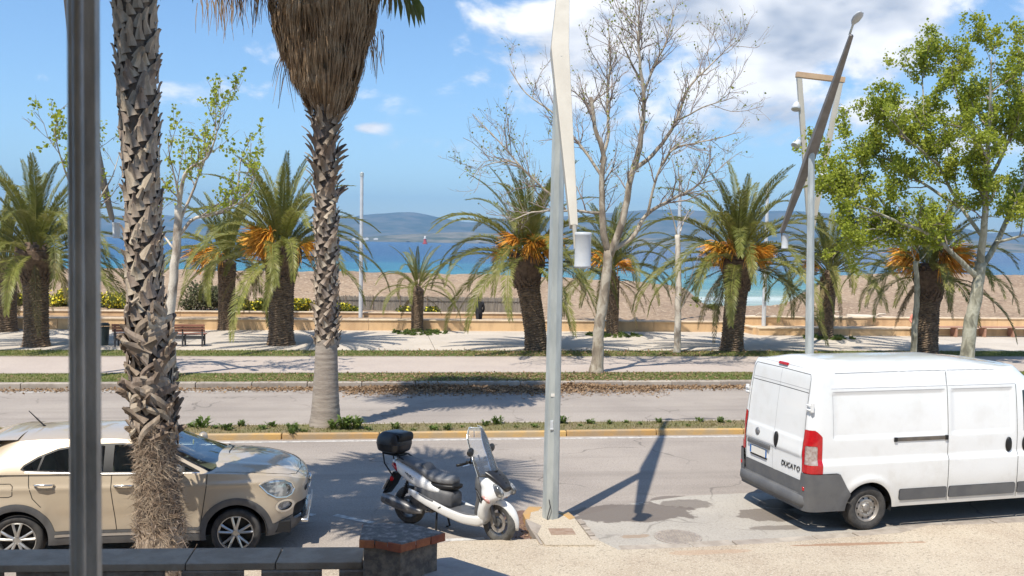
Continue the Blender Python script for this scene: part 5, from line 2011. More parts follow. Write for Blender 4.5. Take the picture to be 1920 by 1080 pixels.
    # headlamp bezels and bulbs
    for sy in (-1, 1):
        pts = [np.array([px_, sy * 1.0, pz]) for px_, pz in ((1.555, .895), (1.62, .935), (1.74, .952), (1.86, .93), (1.95, .87), (1.985, .80), (1.955, .735), (1.88, .705), (1.78, .725), (1.66, .80), (1.555, .895))]
        q = []
        for p in pts:
            row = np.argmin(np.hypot(P[..., 0] - p[0], P[..., 2] - p[2]) + (P[..., 1] * sy < .2) * 9)
            q.append(P.reshape(-1, 3)[row] + np.array([.004, sy * .004, 0]))
        MB().tube(q, .009, 5, cap=False).build('headlight_bezel', M_CHROME, root)
    for sy in (-1, 1):
        q = drape(P_low, [(1.875, .815), (1.876, .815)], (0, 2), P_low[..., 1] * sy > .3)[0]
        MB().lathe([(0, .012), (.05, .010), (.062, .002), (.068, -.01)], 22, 'y', c=(q[0] + .012, q[1] * .995, q[2])).build('headlight_projector', mat('projector_dark', (.05, .055, .06), .1, .3, coat=1.0, var=(.3, .32, .35), var_scale=18), root, smooth=True)
    # badge bar on the nose, number plate
    MB().box((2.165, 0, .735), (.02, .62, .018)).build('nose_trim', M_CHROME, root, bevel=.006)
    MB().lathe([(0, .03), (.05, .025), (.055, 0), (0, 0)], 24, 'x', c=(2.15, 0, .79)).build('badge', M_CHROME, root, smooth=True)
    MB().box((2.175, 0, .49), (.014, .52, .11)).build('number_plate', M_HOUSE, root)
    MB().box((2.12, 0, .36), (.10, 1.2, .05)).build('skid_plate', M_CHROME, root, bevel=.02)

    # ---------------- greenhouse
    RG = ring_params(.55, .84, .5, .84, 2.6, .026, 2.5, 5.5, 2.5, 4.5)
    nv = 30
    v = np.linspace(0, 1, nv)[None]
    zone, p_, q_, sd_, mid_ = [RG[:, k][:, None] for k in range(5)]
    bulge = v ** 1.0
    xf = 1.17 + (.28 - 1.17) * v ** .94
    xr = -2.03 + (-1.62 + 2.03) * v ** 1.25
    xm_f = .72 + (-.12 - .72) * v
    xm_r = -1.45 + (-1.20 + 1.45) * v
    w = .850 + (.605 - .850) * v ** 1.12
    x = np.where(zone > 0, xm_f + p_ * (xf - xm_f), np.where(zone < 0, xm_r + p_ * (xr - xm_r), xm_r + mid_ * (xm_f - xm_r)))
    y = sd_ * q_ * w
    zb0 = np.where(x > .7, ztop(np.minimum(x, 1.0)) + .045 * (1 - np.abs(y / .85) ** 2) * np.clip((x - .7) / .4, 0, 1), ztop(x)) - .012
    zr = pchip([-1.7, -1.4, -.9, -.3, .1, .4], [1.425, 1.462, 1.485, 1.482, 1.455, 1.42])
    xt = np.where(zone > 0, -.12 + p_ * .40, np.where(zone < 0, -1.2 + p_ * -.42, -1.2 + mid_ * 1.08))
    z = zb0 + v * (zr(xt) + 0 * v - zb0)
    P = np.stack([x, y, z], -1)
    dlo = sd_poly(x, z, [(.86, 1.082), (-.4, 1.105), (-1.20, 1.138), (-1.265, 1.16), (-1.23, 1.21), (-1.08, 1.30), (-.86, 1.385), (-.55, 1.428), (-.1, 1.432), (.08, 1.408), (.34, 1.31), (.62, 1.20)])
    sidem = (zone <= 0) | (q_ > .9)
    dlo = np.where(sidem & (np.abs(y) > .45) & (x < .95) & (x > -1.5), dlo, -1.)
    bp = np.minimum(dlo - .018, np.abs(x + .245 + .05 * (z - 1.05)) - .055)
    qp = np.minimum(bp, np.abs(x - .64) - .016)
    qp = np.minimum(qp, np.abs(x + 1.07 - .25 * (z - 1.1)) - .012)
    ws = np.where(x > xf - .30, np.minimum.reduce([(.765 - .25 * v) - np.abs(y), (v - .05) * .5 + 0 * y, (.945 - v) * .5 + 0 * y]), -1.)
    wsf = np.where(x > xf - .32, np.minimum.reduce([(.80 - .25 * v) - np.abs(y), (v + .1) * .5 + 0 * y, (.985 - v) * .5 + 0 * y]), -1.)
    rw = np.where(x < xr + .28, np.minimum.reduce([(.66 - .14 * v) - np.abs(y), (v - .10) * .5 + 0 * y, (.90 - v) * .5 + 0 * y]), -1.)
    rg, lf = y < 0, y > 0
    fsel = x > -.25
    sh = []
    for nm, s_ in (('win_fr', rg & fsel), ('win_rr', rg & ~fsel), ('win_fl', lf & fsel), ('win_rl', lf & ~fsel)):
        sh.append((nm, np.where(s_, qp, -1.)))
    sh += [('frame', dlo), ('windscreen', ws), ('screen_band', wsf), ('rear_window', rw)]
    ins = dict(frame=.004, windscreen=.004, screen_band=.002, rear_window=.006, seam=.01)
    ins.update({k: .012 for k in ('win_fr', 'win_rr', 'win_fl', 'win_rl')})
    res = shell(P, sh, 'pillars', ins, wrap=True)
    gl = emit_parts(root, res, {'pillars': ('pillars', M_BEIGE, None), 'frame': ('window_frame', M_BLACK, None), 'windscreen': ('windscreen', M_WGLASS, None), 'screen_band': ('screen_seal', M_BLACK, None),
                                'rear_window': ('rear_window', M_GLASS, None), 'win_fr': ('side_window', M_GLASS, None), 'win_rr': ('side_window', M_GLASS, None), 'win_fl': ('side_window', M_GLASS, None),
                                'win_rl': ('side_window', M_GLASS, None)})
    # chrome strip under the windows
    for sy in (-1, 1):
        pts = []
        for xx_ in np.linspace(.84, -1.2, 24):
            zz_ = np.interp(xx_, [-1.22, -.4, .86], [1.132, 1.099, 1.076])
            row = np.argmin(np.hypot(P[..., 0] - xx_, P[..., 2] - zz_) + (P[..., 1] * sy < .3) * 9)
            pts.append((xx_, P.reshape(-1, 3)[row][1] + sy * .004, zz_))
        MB().tube(pts, .008, 5).build('window_trim', M_CHROME, root)
    # roof skin
    top = P[:, -1]
    half = RG[:, 3] < 0
    line = top[half]                              # right edge from tail to nose
    n = len(line)
    s = np.linspace(-1, 1, 31)
    xr_, yr_, zr_ = line[:, 0], np.abs(line[:, 1]), line[:, 2]
    f = np.clip((xr_ - xr_.min()) / (xr_.max() - xr_.min()), 0, 1)
    cr = .062 * np.clip(np.minimum(f / .15, (1 - f) / .2), 0, 1) ** .6
    roof = np.stack([np.repeat(xr_[:, None], 31, 1), yr_[:, None] * s[None], zr_[:, None] + cr[:, None] * (1 - np.abs(s[None]) ** 2.4)], -1)
    MB().grid(roof).build('roof', M_BEIGE, root, smooth=True)
    # tail spoiler over the rear window
    sp = []
    for yy_ in np.linspace(-.60, .60, 17):
        e = 1 - abs(yy_ / .62) ** 4
        sp.append([(-1.36, yy_, 1.478 + .042 * e), (-1.55, yy_ * 1.03, 1.482 + .036 * e), (-1.74 - .06 * e, yy_ * 1.04, 1.455 + .024 * e), (-1.78 - .06 * e, yy_ * 1.02, 1.425 + .02 * e), (-1.62, yy_, 1.395)])
    MB().grid(np.array(sp)).build('spoiler', M_BEIGE, root, smooth=True)
    MB().tube([(-1.22, .0, 1.53), (-1.25, 0, 1.56), (-1.42, .0, 1.74)], [.016, .010, .005], 6).build('aerial', M_BLACK, root)
    # handles
    for sy in (-1, 1):
        for hx, hz in ((-.05, .955), (-.97, .985)):
            y0 = .893
            pts = [(hx - .115, sy * (y0 - .01), hz), (hx - .085, sy * (y0 + .028), hz + .004), (hx, sy * (y0 + .036), hz + .006), (hx + .085, sy * (y0 + .028), hz + .002), (hx + .115, sy * (y0 - .01), hz - .004)]
            MB().tube(pts, [.014, .019, .021, .019, .014], 8, flat=.7).build('door_handle', M_CHROME, root, smooth=True)
        # mirror
        mb = MB().lathe([(0, -.10), (.05, -.095), (.085, -.05), (.095, 0), (.085, .05), (.05, .085), (0, .095)], 16, 'y')
        V, F = mb.arrays()
        V = V * np.array([.75, 1.05, .95]) + np.array([.60, sy * 1.0, 1.14])
        mo = MB().add(V, *F).build('mirror', M_BEIGE, root, smooth=True)
        MB().box((.615, sy * .92, 1.07), (.07, .12, .06)).box((.61, sy * 1.0, 1.075), (.12, .17, .045)).build('mirror_foot', M_BLACK, mo, bevel=.015)
    # wipers
    MB().tube([(1.13, -.25, 1.125), (1.09, .05, 1.145), (1.10, .45, 1.135)], .010, 5).tube([(1.10, .30, 1.13), (1.06, .55, 1.12), (1.0, .72, 1.10)], .009, 5).build('wiper', M_BLACK, root)
    MB().prism([(.98, -.74), (1.20, -.55), (1.27, 0), (1.20, .55), (.98, .74), (1.02, 0)], 1.065, 1.075, 'z').build('scuttle', M_BLACK, root)
    # cabin: floor, dashboard, seats, wheel
    b = MB().box((-.45, 0, .62), (3.0, 1.45, .05)).box((.86, 0, .90), (.40, 1.40, .18)).box((-1.55, 0, .86), (.5, 1.4, .4))
    b.build('cabin_floor', mat('cabin_trim', (.10, .10, .10), .8, var=(.13, .13, .13), var_scale=6), root, bevel=.03)
    M_SEAT = mat('seat_fabric', (.30, .29, .27), .9, var=(.38, .36, .34), var_scale=9)
    for sx, sy in ((.10, -.36), (.10, .36), (-.80, -.36), (-.80, .36)):
        b = MB()
        b.box((sx, sy, .78), (.50, .50, .18))
        b.box((sx - .30, sy, 1.02), (.14, .48, .52), rot=Matrix.Rotation(R(-14), 4, 'Y'))
        b.box((sx - .40, sy, 1.34), (.09, .26, .17), rot=Matrix.Rotation(R(-10), 4, 'Y'))
        b.build('seat', M_SEAT, root, bevel=.05, seg=3)
    b = MB()
    a = np.linspace(0, 2 * math.pi, 25)
    b.tube([(.60 + .06 * math.sin(t) * .5, .36 + .18 * math.cos(t), 1.02 + .17 * math.sin(t)) for t in a], .013, 6, cap=False)
    b.build('steering_wheel', M_BLACK, root)
    MB().box((.70, -.42, 1.385), (.004, .075, .05)).build('windscreen_sticker', mat('permit_sticker', (.35, .55, .25), .6, var=(.7, .7, .6), var_scale=40), root)
    # belly and wheel wells
    b = MB().box((0, 0, .33), (3.9, 1.50, .14))
    for ax in (AX, -AX):
        for sy in (-1, 1):
            well(b, ax, WR, sy * .50, sy * .87, .385)
    b.build('underbody', M_UNDER, root)
    for ax in (AX, -AX):
        for sy in (-1, 1):
            wheel(root, (ax, sy * .785, WR), WR, .205, .222, 5, sy)
    return root


beige_car()
# ------------------------------------------------------------------ white panel van
def smoothstep(x, a, b):
    t = np.clip((x - a) / (b - a), 0, 1)
    return t * t * (3 - 2 * t)


def white_van():
    sc = .948
    yaw = R(15.5)
    pw = G(1615, 990)                            # under the near rear wheel
    d = Vector((math.cos(yaw), math.sin(yaw), 0))
    n_ = Vector((-d.y, d.x, 0))
    c = pw + n_ * (.86 * sc)
    root = thing('delivery_van', 'white panel van with grey bumper parked at the right, seen from behind', 'van', (c.x, c.y, 0), yaw, scale=sc)
    WR, WB = .347, 4.035
    ds = .04
    RP = ring_params(2.6, 1.02, .26, 1.02, 3.2, ds, 3.2, 5.0, 2.3, 26.0)
    zb, zt0 = .36, 2.50
    nv = 82
    v = np.linspace(0, 1, nv)[None]
    zone, p_, q_, sd_, mid_ = [RP[:, k][:, None] for k in range(5)]
    XF = pchip([.3, .55, .85, 1.15, 1.3, 1.45, 1.95, 2.25, 2.52], [4.90, 4.98, 4.98, 4.86, 4.55, 4.30, 3.72, 3.32, 2.95])
    XR = pchip([.3, .6, 1.2, 1.7, 2.2, 2.4, 2.52], [-.975, -.985, -.985, -.955, -.905, -.88, -.845])
    W = pchip([.3, .5, .8, 1.1, 1.5, 2.0, 2.25, 2.42, 2.52], [.985, 1.00, 1.018, 1.02, 1.005, .965, .935, .905, .865])
    z = zb + v * (zt0 - zb) + 0 * zone
    x, y = ring_xy(RP, -.74, 2.35, XR(z), XF(z), W(z))
    sg = np.sign(y + 1e-9)
    flat = (np.abs(y) > .6)
    # pressed side: shoulder step and lower flank standing proud
    st = smoothstep(z, .93, .985) * (1 - smoothstep(z, .985, 1.30)) * .0
    y = y + sg * flat * (.024 * (1 - smoothstep(z, 1.07, 1.125)) - .010 * smoothstep(z, 1.12, 1.14) * (1 - smoothstep(z, 1.15, 1.45)))
    # wheel arch lip
    for ax in (0, WB):
        r_ = np.hypot(x - ax, z - WR)
        y = y + sg * flat * .018 * np.exp(-((r_ - .47) / .055) ** 2)
    # pressed panels between the pillars
    pan = np.maximum(sd_box(x, z, -.60, 1.38, 1.46, 2.165, .03), sd_box(x, z, 1.50, 2.70, 1.46, 2.165, .03))
    y = y - sg * flat * .018 * smoothstep(pan, 0, .028)
    top = sd_box(x, z, -.62, 3.2, 2.24, 2.44, .03)
    y = y - sg * flat * .008 * smoothstep(top, 0, .02)
    # rear doors pressed in above and below the waist
    rear = (x < -.80) & (np.abs(y) < .90)
    rz_ = .014 * smoothstep(z, 1.40, 1.45) - .016 * smoothstep(z, 1.14, 1.18) * (1 - smoothstep(z, 1.18, 1.40))
    x = x + np.where(rear, rz_, 0) * (1 - smoothstep(np.abs(y), .78, .90))
    P = np.stack([np.where(x < 0, x * 1.10, x), y, z], -1)
    ay = np.abs(y)
    onside = lambda s: np.where(flat & (x > -.93), s, -1.)
    onrear = lambda s: np.where((x < -.62), s, -1.)
    sh = []
    for ax in (0, WB):
        sh.append((None, np.where(ay > .5, sd_ell(x, z, ax, WR, .415, .425), -1.)))
    # tall tail lamps wrapping the corner: red frame, clear middle
    tl = np.minimum.reduce([z - .94, 1.60 - z - 1.0 * np.clip(x + .87, 0, 1), ay - .85, -.775 - x])
    inner = np.minimum.reduce([z - 1.07, 1.36 - z, ay - .90, -.845 - x])
    rimg = np.minimum.reduce([z - .965, 1.30 - z, ay - .90, -.80 - x])
    sh.append(('tail_clear', inner))
    sh.append(('tail_red', tl))
    # bumper and its side pieces; lower door trim
    bump = np.where(x < -.30, np.minimum(.94 - z, -.34 - x - .55 * np.clip(z - .62, 0, 1)), -1.)
    bump = np.where((ay < .845) & (x < -.8), .60 - z, bump)
    sh.append(('bumper', np.where(x < 0, bump, -1.)))
    sh.append(('rear_trim', np.where((x < -.8) & (ay <= .90), np.minimum(.80 - z, .835 - ay), -1.)))
    # side mouldings
    mould = np.maximum.reduce([sd_box(x, z, .53, 1.405, .455, .635, .012), sd_box(x, z, 1.455, 2.74, .455, .635, .012), sd_box(x, z, 2.79, 3.4, .455, .635, .012)])
    sh.append(('moulding', onside(mould)))
    # cab windows and windscreen
    cab = sd_poly(x, z, [(2.90, 1.45), (4.0, 1.45), (3.66, 1.88), (3.46, 2.10), (2.90, 2.12)])
    sh.append(('cab_window', np.where(ay > .5, cab, -1.)))
    ws = np.where((zone > 0) & (p_ > .9), np.minimum.reduce([z - 1.52, 2.25 - z, .86 - ay]), -1.)
    sh.append(('windscreen', ws))
    fb = np.where(x > 4.2, .62 - z, -1.)
    sh.append(('front_bumper', fb))
    # doors as panels
    right, left = y < 0, y > 0
    sh.append(('sliding_door', np.where(right & flat, sd_poly(x, z, [(1.43, .45), (2.77, .45), (2.77, 2.22), (1.43, 2.22)]), -1.)))
    for k, s_ in (('cab_door_r', right), ('cab_door_l', left)):
        sh.append((k, np.where(s_ & flat, sd_poly(x, z, [(2.77, .45), (3.62, .45), (3.80, .95), (4.22, 1.0), (4.15, 1.35), (3.45, 2.18), (2.77, 2.2)]), -1.)))
    rd = np.minimum.reduce([z - .60, 2.43 - z, .838 - ay, -.80 - x])
    sh.append(('rear_door_r', np.where(y < 0, rd, -1.)))
    sh.append(('rear_door_l', np.where(y >= 0, rd, -1.)))
    res = shell(P, sh, 'body', dict(bumper=-.035, rear_trim=-.008, moulding=-.014, tail_red=-.008, tail_clear=-.003, cab_window=.01, windscreen=.008, front_bumper=-.02), wrap=True)
    M_NUM = M_HOUSE
    parts = emit_parts(root, res, {'body': ('body', M_VANW, None), 'sliding_door': ('sliding_door', M_VANW, None), 'cab_door_r': ('cab_door', M_VANW, None), 'cab_door_l': ('cab_door', M_VANW, None),
                                   'rear_door_r': ('rear_door', M_VANW, None), 'rear_door_l': ('rear_door', M_VANW, None),
                                   'bumper': ('rear_bumper', M_VANGREY, None), 'rear_trim': ('door_trim', M_VANGREY, None), 'moulding': ('side_moulding', M_VANGREY, None),
                                   'tail_red': ('tail_light', M_REDL, None), 'tail_clear': ('tail_light_lens', M_CLEARL, 'tail_red'), 'cab_window': ('cab_window', M_GLASS, None),
                                   'windscreen': ('windscreen', M_WGLASS, None), 'front_bumper': ('front_bumper', M_VANGREY, None)})
    # bumper step
    st = []
    for yy in np.linspace(-1.0, 1.0, 21):
        bow = .03 * (1 - (yy / 1.0) ** 4)
        e = max(0, abs(yy) - .9) * .9
        st.append([(-1.03 + e, yy, .60), (-1.085 - bow + e, yy, .598), (-1.135 - bow + e, yy, .575), (-1.145 - bow + e, yy, .47), (-1.12 - bow + e, yy, .415), (-1.0 + e, yy, .395)])
    MB().grid(np.array(st)).build('bumper_step', M_VANGREY, root, smooth=True)
    for sy in (-1, 1):
        MB().box((-1.11, sy * .93, .70), (.02, .05, .06)).build('reflector', M_REDL, root, bevel=.008)
    # roof
    half = RP[:, 3] < 0
    line = P[half, -1]
    xr_, yr_, zr_ = line[:, 0], np.abs(line[:, 1]), line[:, 2]
    s = np.linspace(-1, 1, 45)
    dx_r, dx_f = xr_ - xr_.min(), xr_.max() - xr_
    cr = .115 * np.minimum(smoothstep(dx_r, -.10, .50) ** .75, smoothstep(dx_f, -.05, 1.2))
    prof = (1 - np.abs(s[None]) ** 3.0)
    Z = zr_[:, None] + cr[:, None] * prof + .006 * np.cos(s[None] * 22) * (np.abs(s[None]) < .75) * smoothstep(dx_r, .5, .8)[:, None] * 0
    roof = np.stack([np.repeat(xr_[:, None], 45, 1), yr_[:, None] * s[None], Z], -1)
    MB().grid(roof).build('roof', M_VANW, root, smooth=True)
    # panel gaps
    x = P[..., 0]
    selr, sell = (y < -.6) & (x > -.95), (y > .6) & (x > -.95)
    for sel, sy in ((selr, -1), (sell, 1)):
        paths = [[(1.43, .40), (1.43, 1.2), (1.425, 2.46)], [(2.77, .40), (2.77, 1.2), (2.765, 2.22)]]
        gap(root, P, paths, (0, 2), sel, (0, sy, 0), .010)
        gap(root, P, [[(-.60, 2.455), (.8, 2.468), (1.42, 2.468)], [(1.45, 2.468), (3.0, 2.465)]], (0, 2), sel, (0, sy, .3), .008, 'roof_gutter', M_VANGREY)
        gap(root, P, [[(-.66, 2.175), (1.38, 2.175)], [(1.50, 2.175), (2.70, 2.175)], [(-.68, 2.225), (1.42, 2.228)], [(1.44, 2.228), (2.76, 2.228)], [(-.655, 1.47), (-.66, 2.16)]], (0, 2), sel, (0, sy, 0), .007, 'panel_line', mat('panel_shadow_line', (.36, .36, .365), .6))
    selb = (x < -.84)
    gap(root, P, [[(-.84, .60), (-.84, 1.6), (-.825, 2.36), (-.79, 2.43)], [(.84, .60), (.84, 1.6), (.825, 2.36), (.79, 2.43)],
                  [(-.79, 2.43), (0, 2.437), (.79, 2.43)], [(-.83, 2.15), (0, 2.155), (.83, 2.15)]], (1, 2), selb, (-1, 0, 0), .010)
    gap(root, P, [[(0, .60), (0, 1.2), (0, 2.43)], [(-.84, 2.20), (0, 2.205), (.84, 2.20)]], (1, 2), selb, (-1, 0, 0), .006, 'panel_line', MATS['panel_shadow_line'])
    # rear fittings (left of the picture is the van's left door)
    X0 = -1.088
    lampm = MB().box((X0 + .165, 0, 2.505), (.05, .26, .05), rot=Matrix.Rotation(R(20), 4, 'Y'))
    lampm.build('brake_light', M_REDL, root, bevel=.01)
    for sy in (-1, 1):
        for hz in (1.95, .80):
            hb = MB()
            hb.box((X0 + .07, sy * .965, hz), (.05, .05, .15)).box((X0 + .04, sy * .91, hz + .03), (.035, .09, .03)).box((X0 + .04, sy * .91, hz - .04), (.035, .09, .03))
            hb.build('hinge', M_VANW if hz > 1 else M_BLACK, root, bevel=.01)
    # door handle, badge, plate with its hood, lettering
    hd = MB().lathe([(0, 0), (.075, 0), (.075, -.018), (.06, -.03), (0, -.03)], 24, 'x')
    V, F = hd.arrays()
    MB().add(V * np.array([1, .8, 1.75]) + np.array([X0 + .008, -.10, 1.29]), *F).build('rear_handle', M_BLACK, root, smooth=True)
    MB().lathe([(0, -.022), (.05, -.02), (.062, -.01), (.066, 0), (0, 0)], 28, 'x', c=(X0 + .0, .47, 1.31)).build('badge', mat('badge_grey', (.18, .18, .19), .35, .5, var=(.32, .32, .33), var_scale=40), root, smooth=True)
    MB().box((X0 - .008, .42, 1.115), (.05, .68, .075)).build('plate_hood', M_VANGREY, root, bevel=.015)
    pl = MB().box((X0 - .004, .42, .985), (.016, .53, .125)).build('number_plate', M_NUM, root)
    for q in (-1, 1):
        MB().box((X0 - .0135, .42 + q * .245, .985), (.004, .04, .122)).build('plate_band', mat('plate_blue', (.02, .14, .42), .4), pl)
    MB().box((X0 - .003, .42, .905), (.02, .50, .02)).build('plate_frame', M_BLACK, pl)
    for k, ch in enumerate('DUCATO'):
        cu = bpy.data.curves.new('lettering', 'FONT')
        cu.body, cu.size, cu.extrude, cu.shear = ch, .118, .003, .2
        tmp = bpy.data.objects.new('lettering', cu)
        me = bpy.data.meshes.new_from_object(tmp)
        bpy.data.objects.remove(tmp)
        me.materials.clear()
        me.materials.append(M_BLACK)
        tx = link('letter', me, root)
        tx.location = (X0 - .004, -.265 - k * .086, .925)
        tx.rotation_euler = (math.pi / 2, 0, -math.pi / 2)
    # slide rail, side handle, fuel line
    ys = -float(W(1.40)) - .004
    MB().box((.925, ys, 1.415), (.98, .02, .062)).build('slide_rail', mat('rail_brown', (.17, .145, .12), .5, .3, var=(.11, .10, .09), var_scale=5), root, bevel=.008)
    MB().box((.45, ys - .006, 1.415), (.055, .028, .07)).build('rail_end', M_BLACK, root, bevel=.008)
    MB().box((1.395, ys - .006, 1.415), (.06, .028, .075)).build('rail_end', M_BLACK, root, bevel=.008)
    V, F = MB().lathe([(0, 0), (.075, 0), (.075, -.018), (.06, -.03), (0, -.03)], 24, 'y').arrays()
    for hx in (2.60, 2.93):
        MB().add(V * np.array([.78, 1, 1.6]) + np.array([hx, ys + .006, 1.255]), *F).build('side_handle', M_BLACK, root, smooth=True)
    # mirror on the cab door
    for sy in (-1, 1):
        MB().box((3.85, sy * 1.14, 1.70), (.12, .20, .40)).build('mirror', M_BLACK, root, bevel=.04, seg=3)
    # floor, wells, axle, exhaust
    b = MB().box((2.0, 0, .45), (5.4, 1.80, .10))
    for ax in (0, WB):
        for sy in (-1, 1):
            well(b, ax, WR, sy * .56, sy * .98, .435)
    b.tube([(0, -.75, .30), (0, .75, .30)], .06, 10).tube([(-.9, -.45, .36), (1.5, -.4, .36)], .045, 8).box((1.2, .3, .36), (1.1, .5, .18)).box((-.62, .25, .36), (.55, .6, .16))
    b.build('underbody', M_UNDER, root)
    for ax in (0, WB):
        for sy in (-1, 1):
            wheel(root, (ax, sy * .885, WR), WR, .225, .212, 5, sy, M_STEELRIM, kind='steel')
    return root


white_van()
# ------------------------------------------------------------------ scooter
def loft(secs, axis='x', n=22, e=2.6, cap=True):
    """closed skin through superellipse sections: (pos, c1, c2, h1, h2) across the axis"""
    secs = np.asarray(secs, float)
    s = np.linspace(0, 1, len(secs))
    f = [pchip(s, secs[:, k]) for k in range(5)]
    t = np.linspace(0, 1, max(12, len(secs) * 4))
    th = np.arange(n) * 2 * math.pi / n
    cu, su = np.sign(np.cos(th)) * np.abs(np.cos(th)) ** (2 / e), np.sign(np.sin(th)) * np.abs(np.sin(th)) ** (2 / e)
    V = []
    for q in t:
        p, a, b, ha, hb = [float(g(q)) for g in f]
        A, B = a + ha * cu, b + hb * su
        Pq = np.full(n, p)
        V.append(np.stack({'x': (Pq, A, B), 'z': (A, B, Pq), 'y': (A, Pq, B)}[axis], -1))
    V = np.array(V)
    k = len(t)
    i = np.arange(k - 1)[:, None] * n + np.arange(n)[None]
    j = np.arange(k - 1)[:, None] * n + (np.arange(n)[None] + 1) % n
    m = MB()
    m.add(V.reshape(-1, 3), np.stack([i, j, j + n, i + n], -1).reshape(-1, 4), tuple(range(n)), tuple((k - 1) * n + q for q in range(n)))
    return m


def scooter():
    sc = 1.06
    pf, pr_ = G(936, 1018), G(766, 981)
    d = (pf - pr_).normalized()
    yaw = math.atan2(d.y, d.x)
    c = (pf + pr_) / 2
    root = thing('motor_scooter', 'white motor scooter with tall clear windscreen and black top box', 'scooter', (c.x, c.y, 0), yaw, scale=sc)
    root.rotation_euler = (R(-3), 0, yaw)
    FX, RX, WR = .735, -.735, .262
    M_DG = mat('scooter_dark_grey', (.075, .077, .082), .55, var=(.10, .10, .105), var_scale=6, bump=.05, bump_scale=90)
    M_SEAT2 = mat('scooter_seat_vinyl', (.125, .125, .13), .55, var=(.17, .17, .172), var_scale=6, bump=.12, bump_scale=80)
    M_ENG = mat('engine_alloy', (.20, .195, .19), .5, .6, var=(.12, .115, .11), var_scale=12)
    M_BOX = mat('top_box_black', (.016, .016, .018), .32, var=(.026, .026, .028), var_scale=5, bump=.04, bump_scale=80)
    # wheels
    def swheel(x, r, w, steer=0.0):
        t_ = link('wheel', None, root, (x, 0, r))
        t_.rotation_euler = (0, 0, steer)
        hw, rr = w / 2, r * .66
        MB().lathe([(rr, -hw * .7), (r * .80, -hw), (r * .93, -hw * .80), (r, -hw * .2), (r, hw * .2), (r * .93, hw * .80), (r * .80, hw), (rr, hw * .7)], 44, 'y').build('tyre', mat('scooter_tyre', (.06, .058, .055), .85, var=(.12, .115, .105), var_scale=8, bump=.4, bump_scale=70), t_, smooth=True)
        b = MB().lathe([(rr * 1.02, -hw * .72), (rr * .94, -hw * .6), (rr * .90, 0), (rr * .94, hw * .6), (rr * 1.02, hw * .72)], 36, 'y')
        for k in range(5):
            a = k * 2 * math.pi / 5
            b.tube([(math.cos(a) * .04, 0, math.sin(a) * .04), (math.cos(a + .18) * rr * .92, 0, math.sin(a + .18) * rr * .92)], [.024, .016], 6)
        b.lathe([(0, -.05), (.05, -.05), (.055, 0), (.05, .05), (0, .05)], 18, 'y')
        b.build('rim', mat('scooter_rim', (.10, .10, .105), .45, .5, var=(.16, .16, .16), var_scale=9), t_)
        MB().lathe([(rr * .72, -.035), (rr * .72, -.03), (rr * .45, -.03), (rr * .45, -.035)], 30, 'y').build('brake_disc', M_STEELRIM, t_)
        return t_
    swheel(FX, .270, .115, R(-8))
    swheel(RX, .262, .13)
    # rear body, runner panels, apron
    loft([(-1.04, 0, .825, .05, .035), (-.95, 0, .795, .105, .075), (-.80, 0, .745, .150, .105), (-.62, 0, .685, .180, .118), (-.42, 0, .63, .195, .10), (-.26, 0, .585, .19, .07), (-.14, 0, .56, .17, .04)], 'x', 26, 3.0).build('rear_fairing', M_SCW, root, smooth=True)
    loft([(-.55, 0, .52, .165, .07), (-.38, 0, .50, .185, .11), (-.20, 0, .475, .185, .145), (-.04, 0, .46, .165, .135), (.045, 0, .45, .12, .115)], 'x', 24, 3.2).build('middle_fairing', M_DG, root, smooth=True)
    for sy in (-1, 1):
        loft([(-.62, sy * .185, .50, .020, .035), (-.45, sy * .205, .455, .026, .055), (-.20, sy * .215, .385, .030, .060), (.08, sy * .215, .315, .032, .060), (.34, sy * .20, .275, .034, .062), (.50, sy * .16, .275, .045, .070), (.58, sy * .11, .31, .05, .07)], 'x', 16, 2.8).build('runner_panel', M_SCW, root, smooth=True)
        MB().tube([(-.42, sy * .228, .505), (-.30, sy * .236, .475), (-.18, sy * .236, .44)], [.014, .018, .012], 8, flat=.6).build('passenger_footrest', M_DG, root)
        # decals: small dark script on the tail, vent line on the runner
        b = MB()
        for k in range(7):
            b.box((-.70 + k * .028, sy * (.178 + .001 * k), .735 - .011 * k), (.020, .004, .018 if k % 2 else .010), rot=Matrix.Rotation(R(18), 4, 'Y'))
        for k in range(4):
            b.box((-.655 + k * .028, sy * .186, .70 - .011 * k), (.022, .004, .006), rot=Matrix.Rotation(R(18), 4, 'Y'))
        tag(b.build('side_lettering', M_BLACK, root), kind='stuff')
        MB().box((-.06, sy * .247, .375), (.05, .004, .014), rot=Matrix.Rotation(R(-35), 4, 'Y')).build('runner_slot', M_BLACK, root)
    loft([(.22, .50, 0, .05, .10), (.30, .535, 0, .075, .17), (.42, .555, 0, .075, .205), (.53, .60, 0, .095, .215), (.62, .665, 0, .150, .215), (.70, .665, 0, .160, .205), (.78, .605, 0, .135, .195), (.85, .545, 0, .095, .17), (.885, .525, 0, .05, .13)], 'z', 30, 3.0).build('front_apron', M_SCW, root, smooth=True)
    loft([(.32, .455, 0, .04, .15), (.45, .475, 0, .045, .18), (.60, .50, 0, .05, .185), (.74, .475, 0, .06, .18), (.85, .455, 0, .05, .14)], 'z', 20, 3.2).build('inner_legshield', M_DG, root, smooth=True)
    for sy in (-1, 1):
        MB().prism([(.50, .70), (.60, .585), (.575, .52), (.525, .60), (.47, .72)], sy * .205, sy * .222).build('side_vent', M_BLACK, root, bevel=.006)
        for k in range(3):
            MB().tube([(.50 + k * .03, sy * .226, .685 - k * .045), (.56 + k * .012, sy * .228, .615 - k * .03)], .006, 5).build('vent_louvre', M_DG, root)
    MB().box((.22, 0, .335), (.50, .38, .05)).build('floorboard', M_DG, root, bevel=.02)
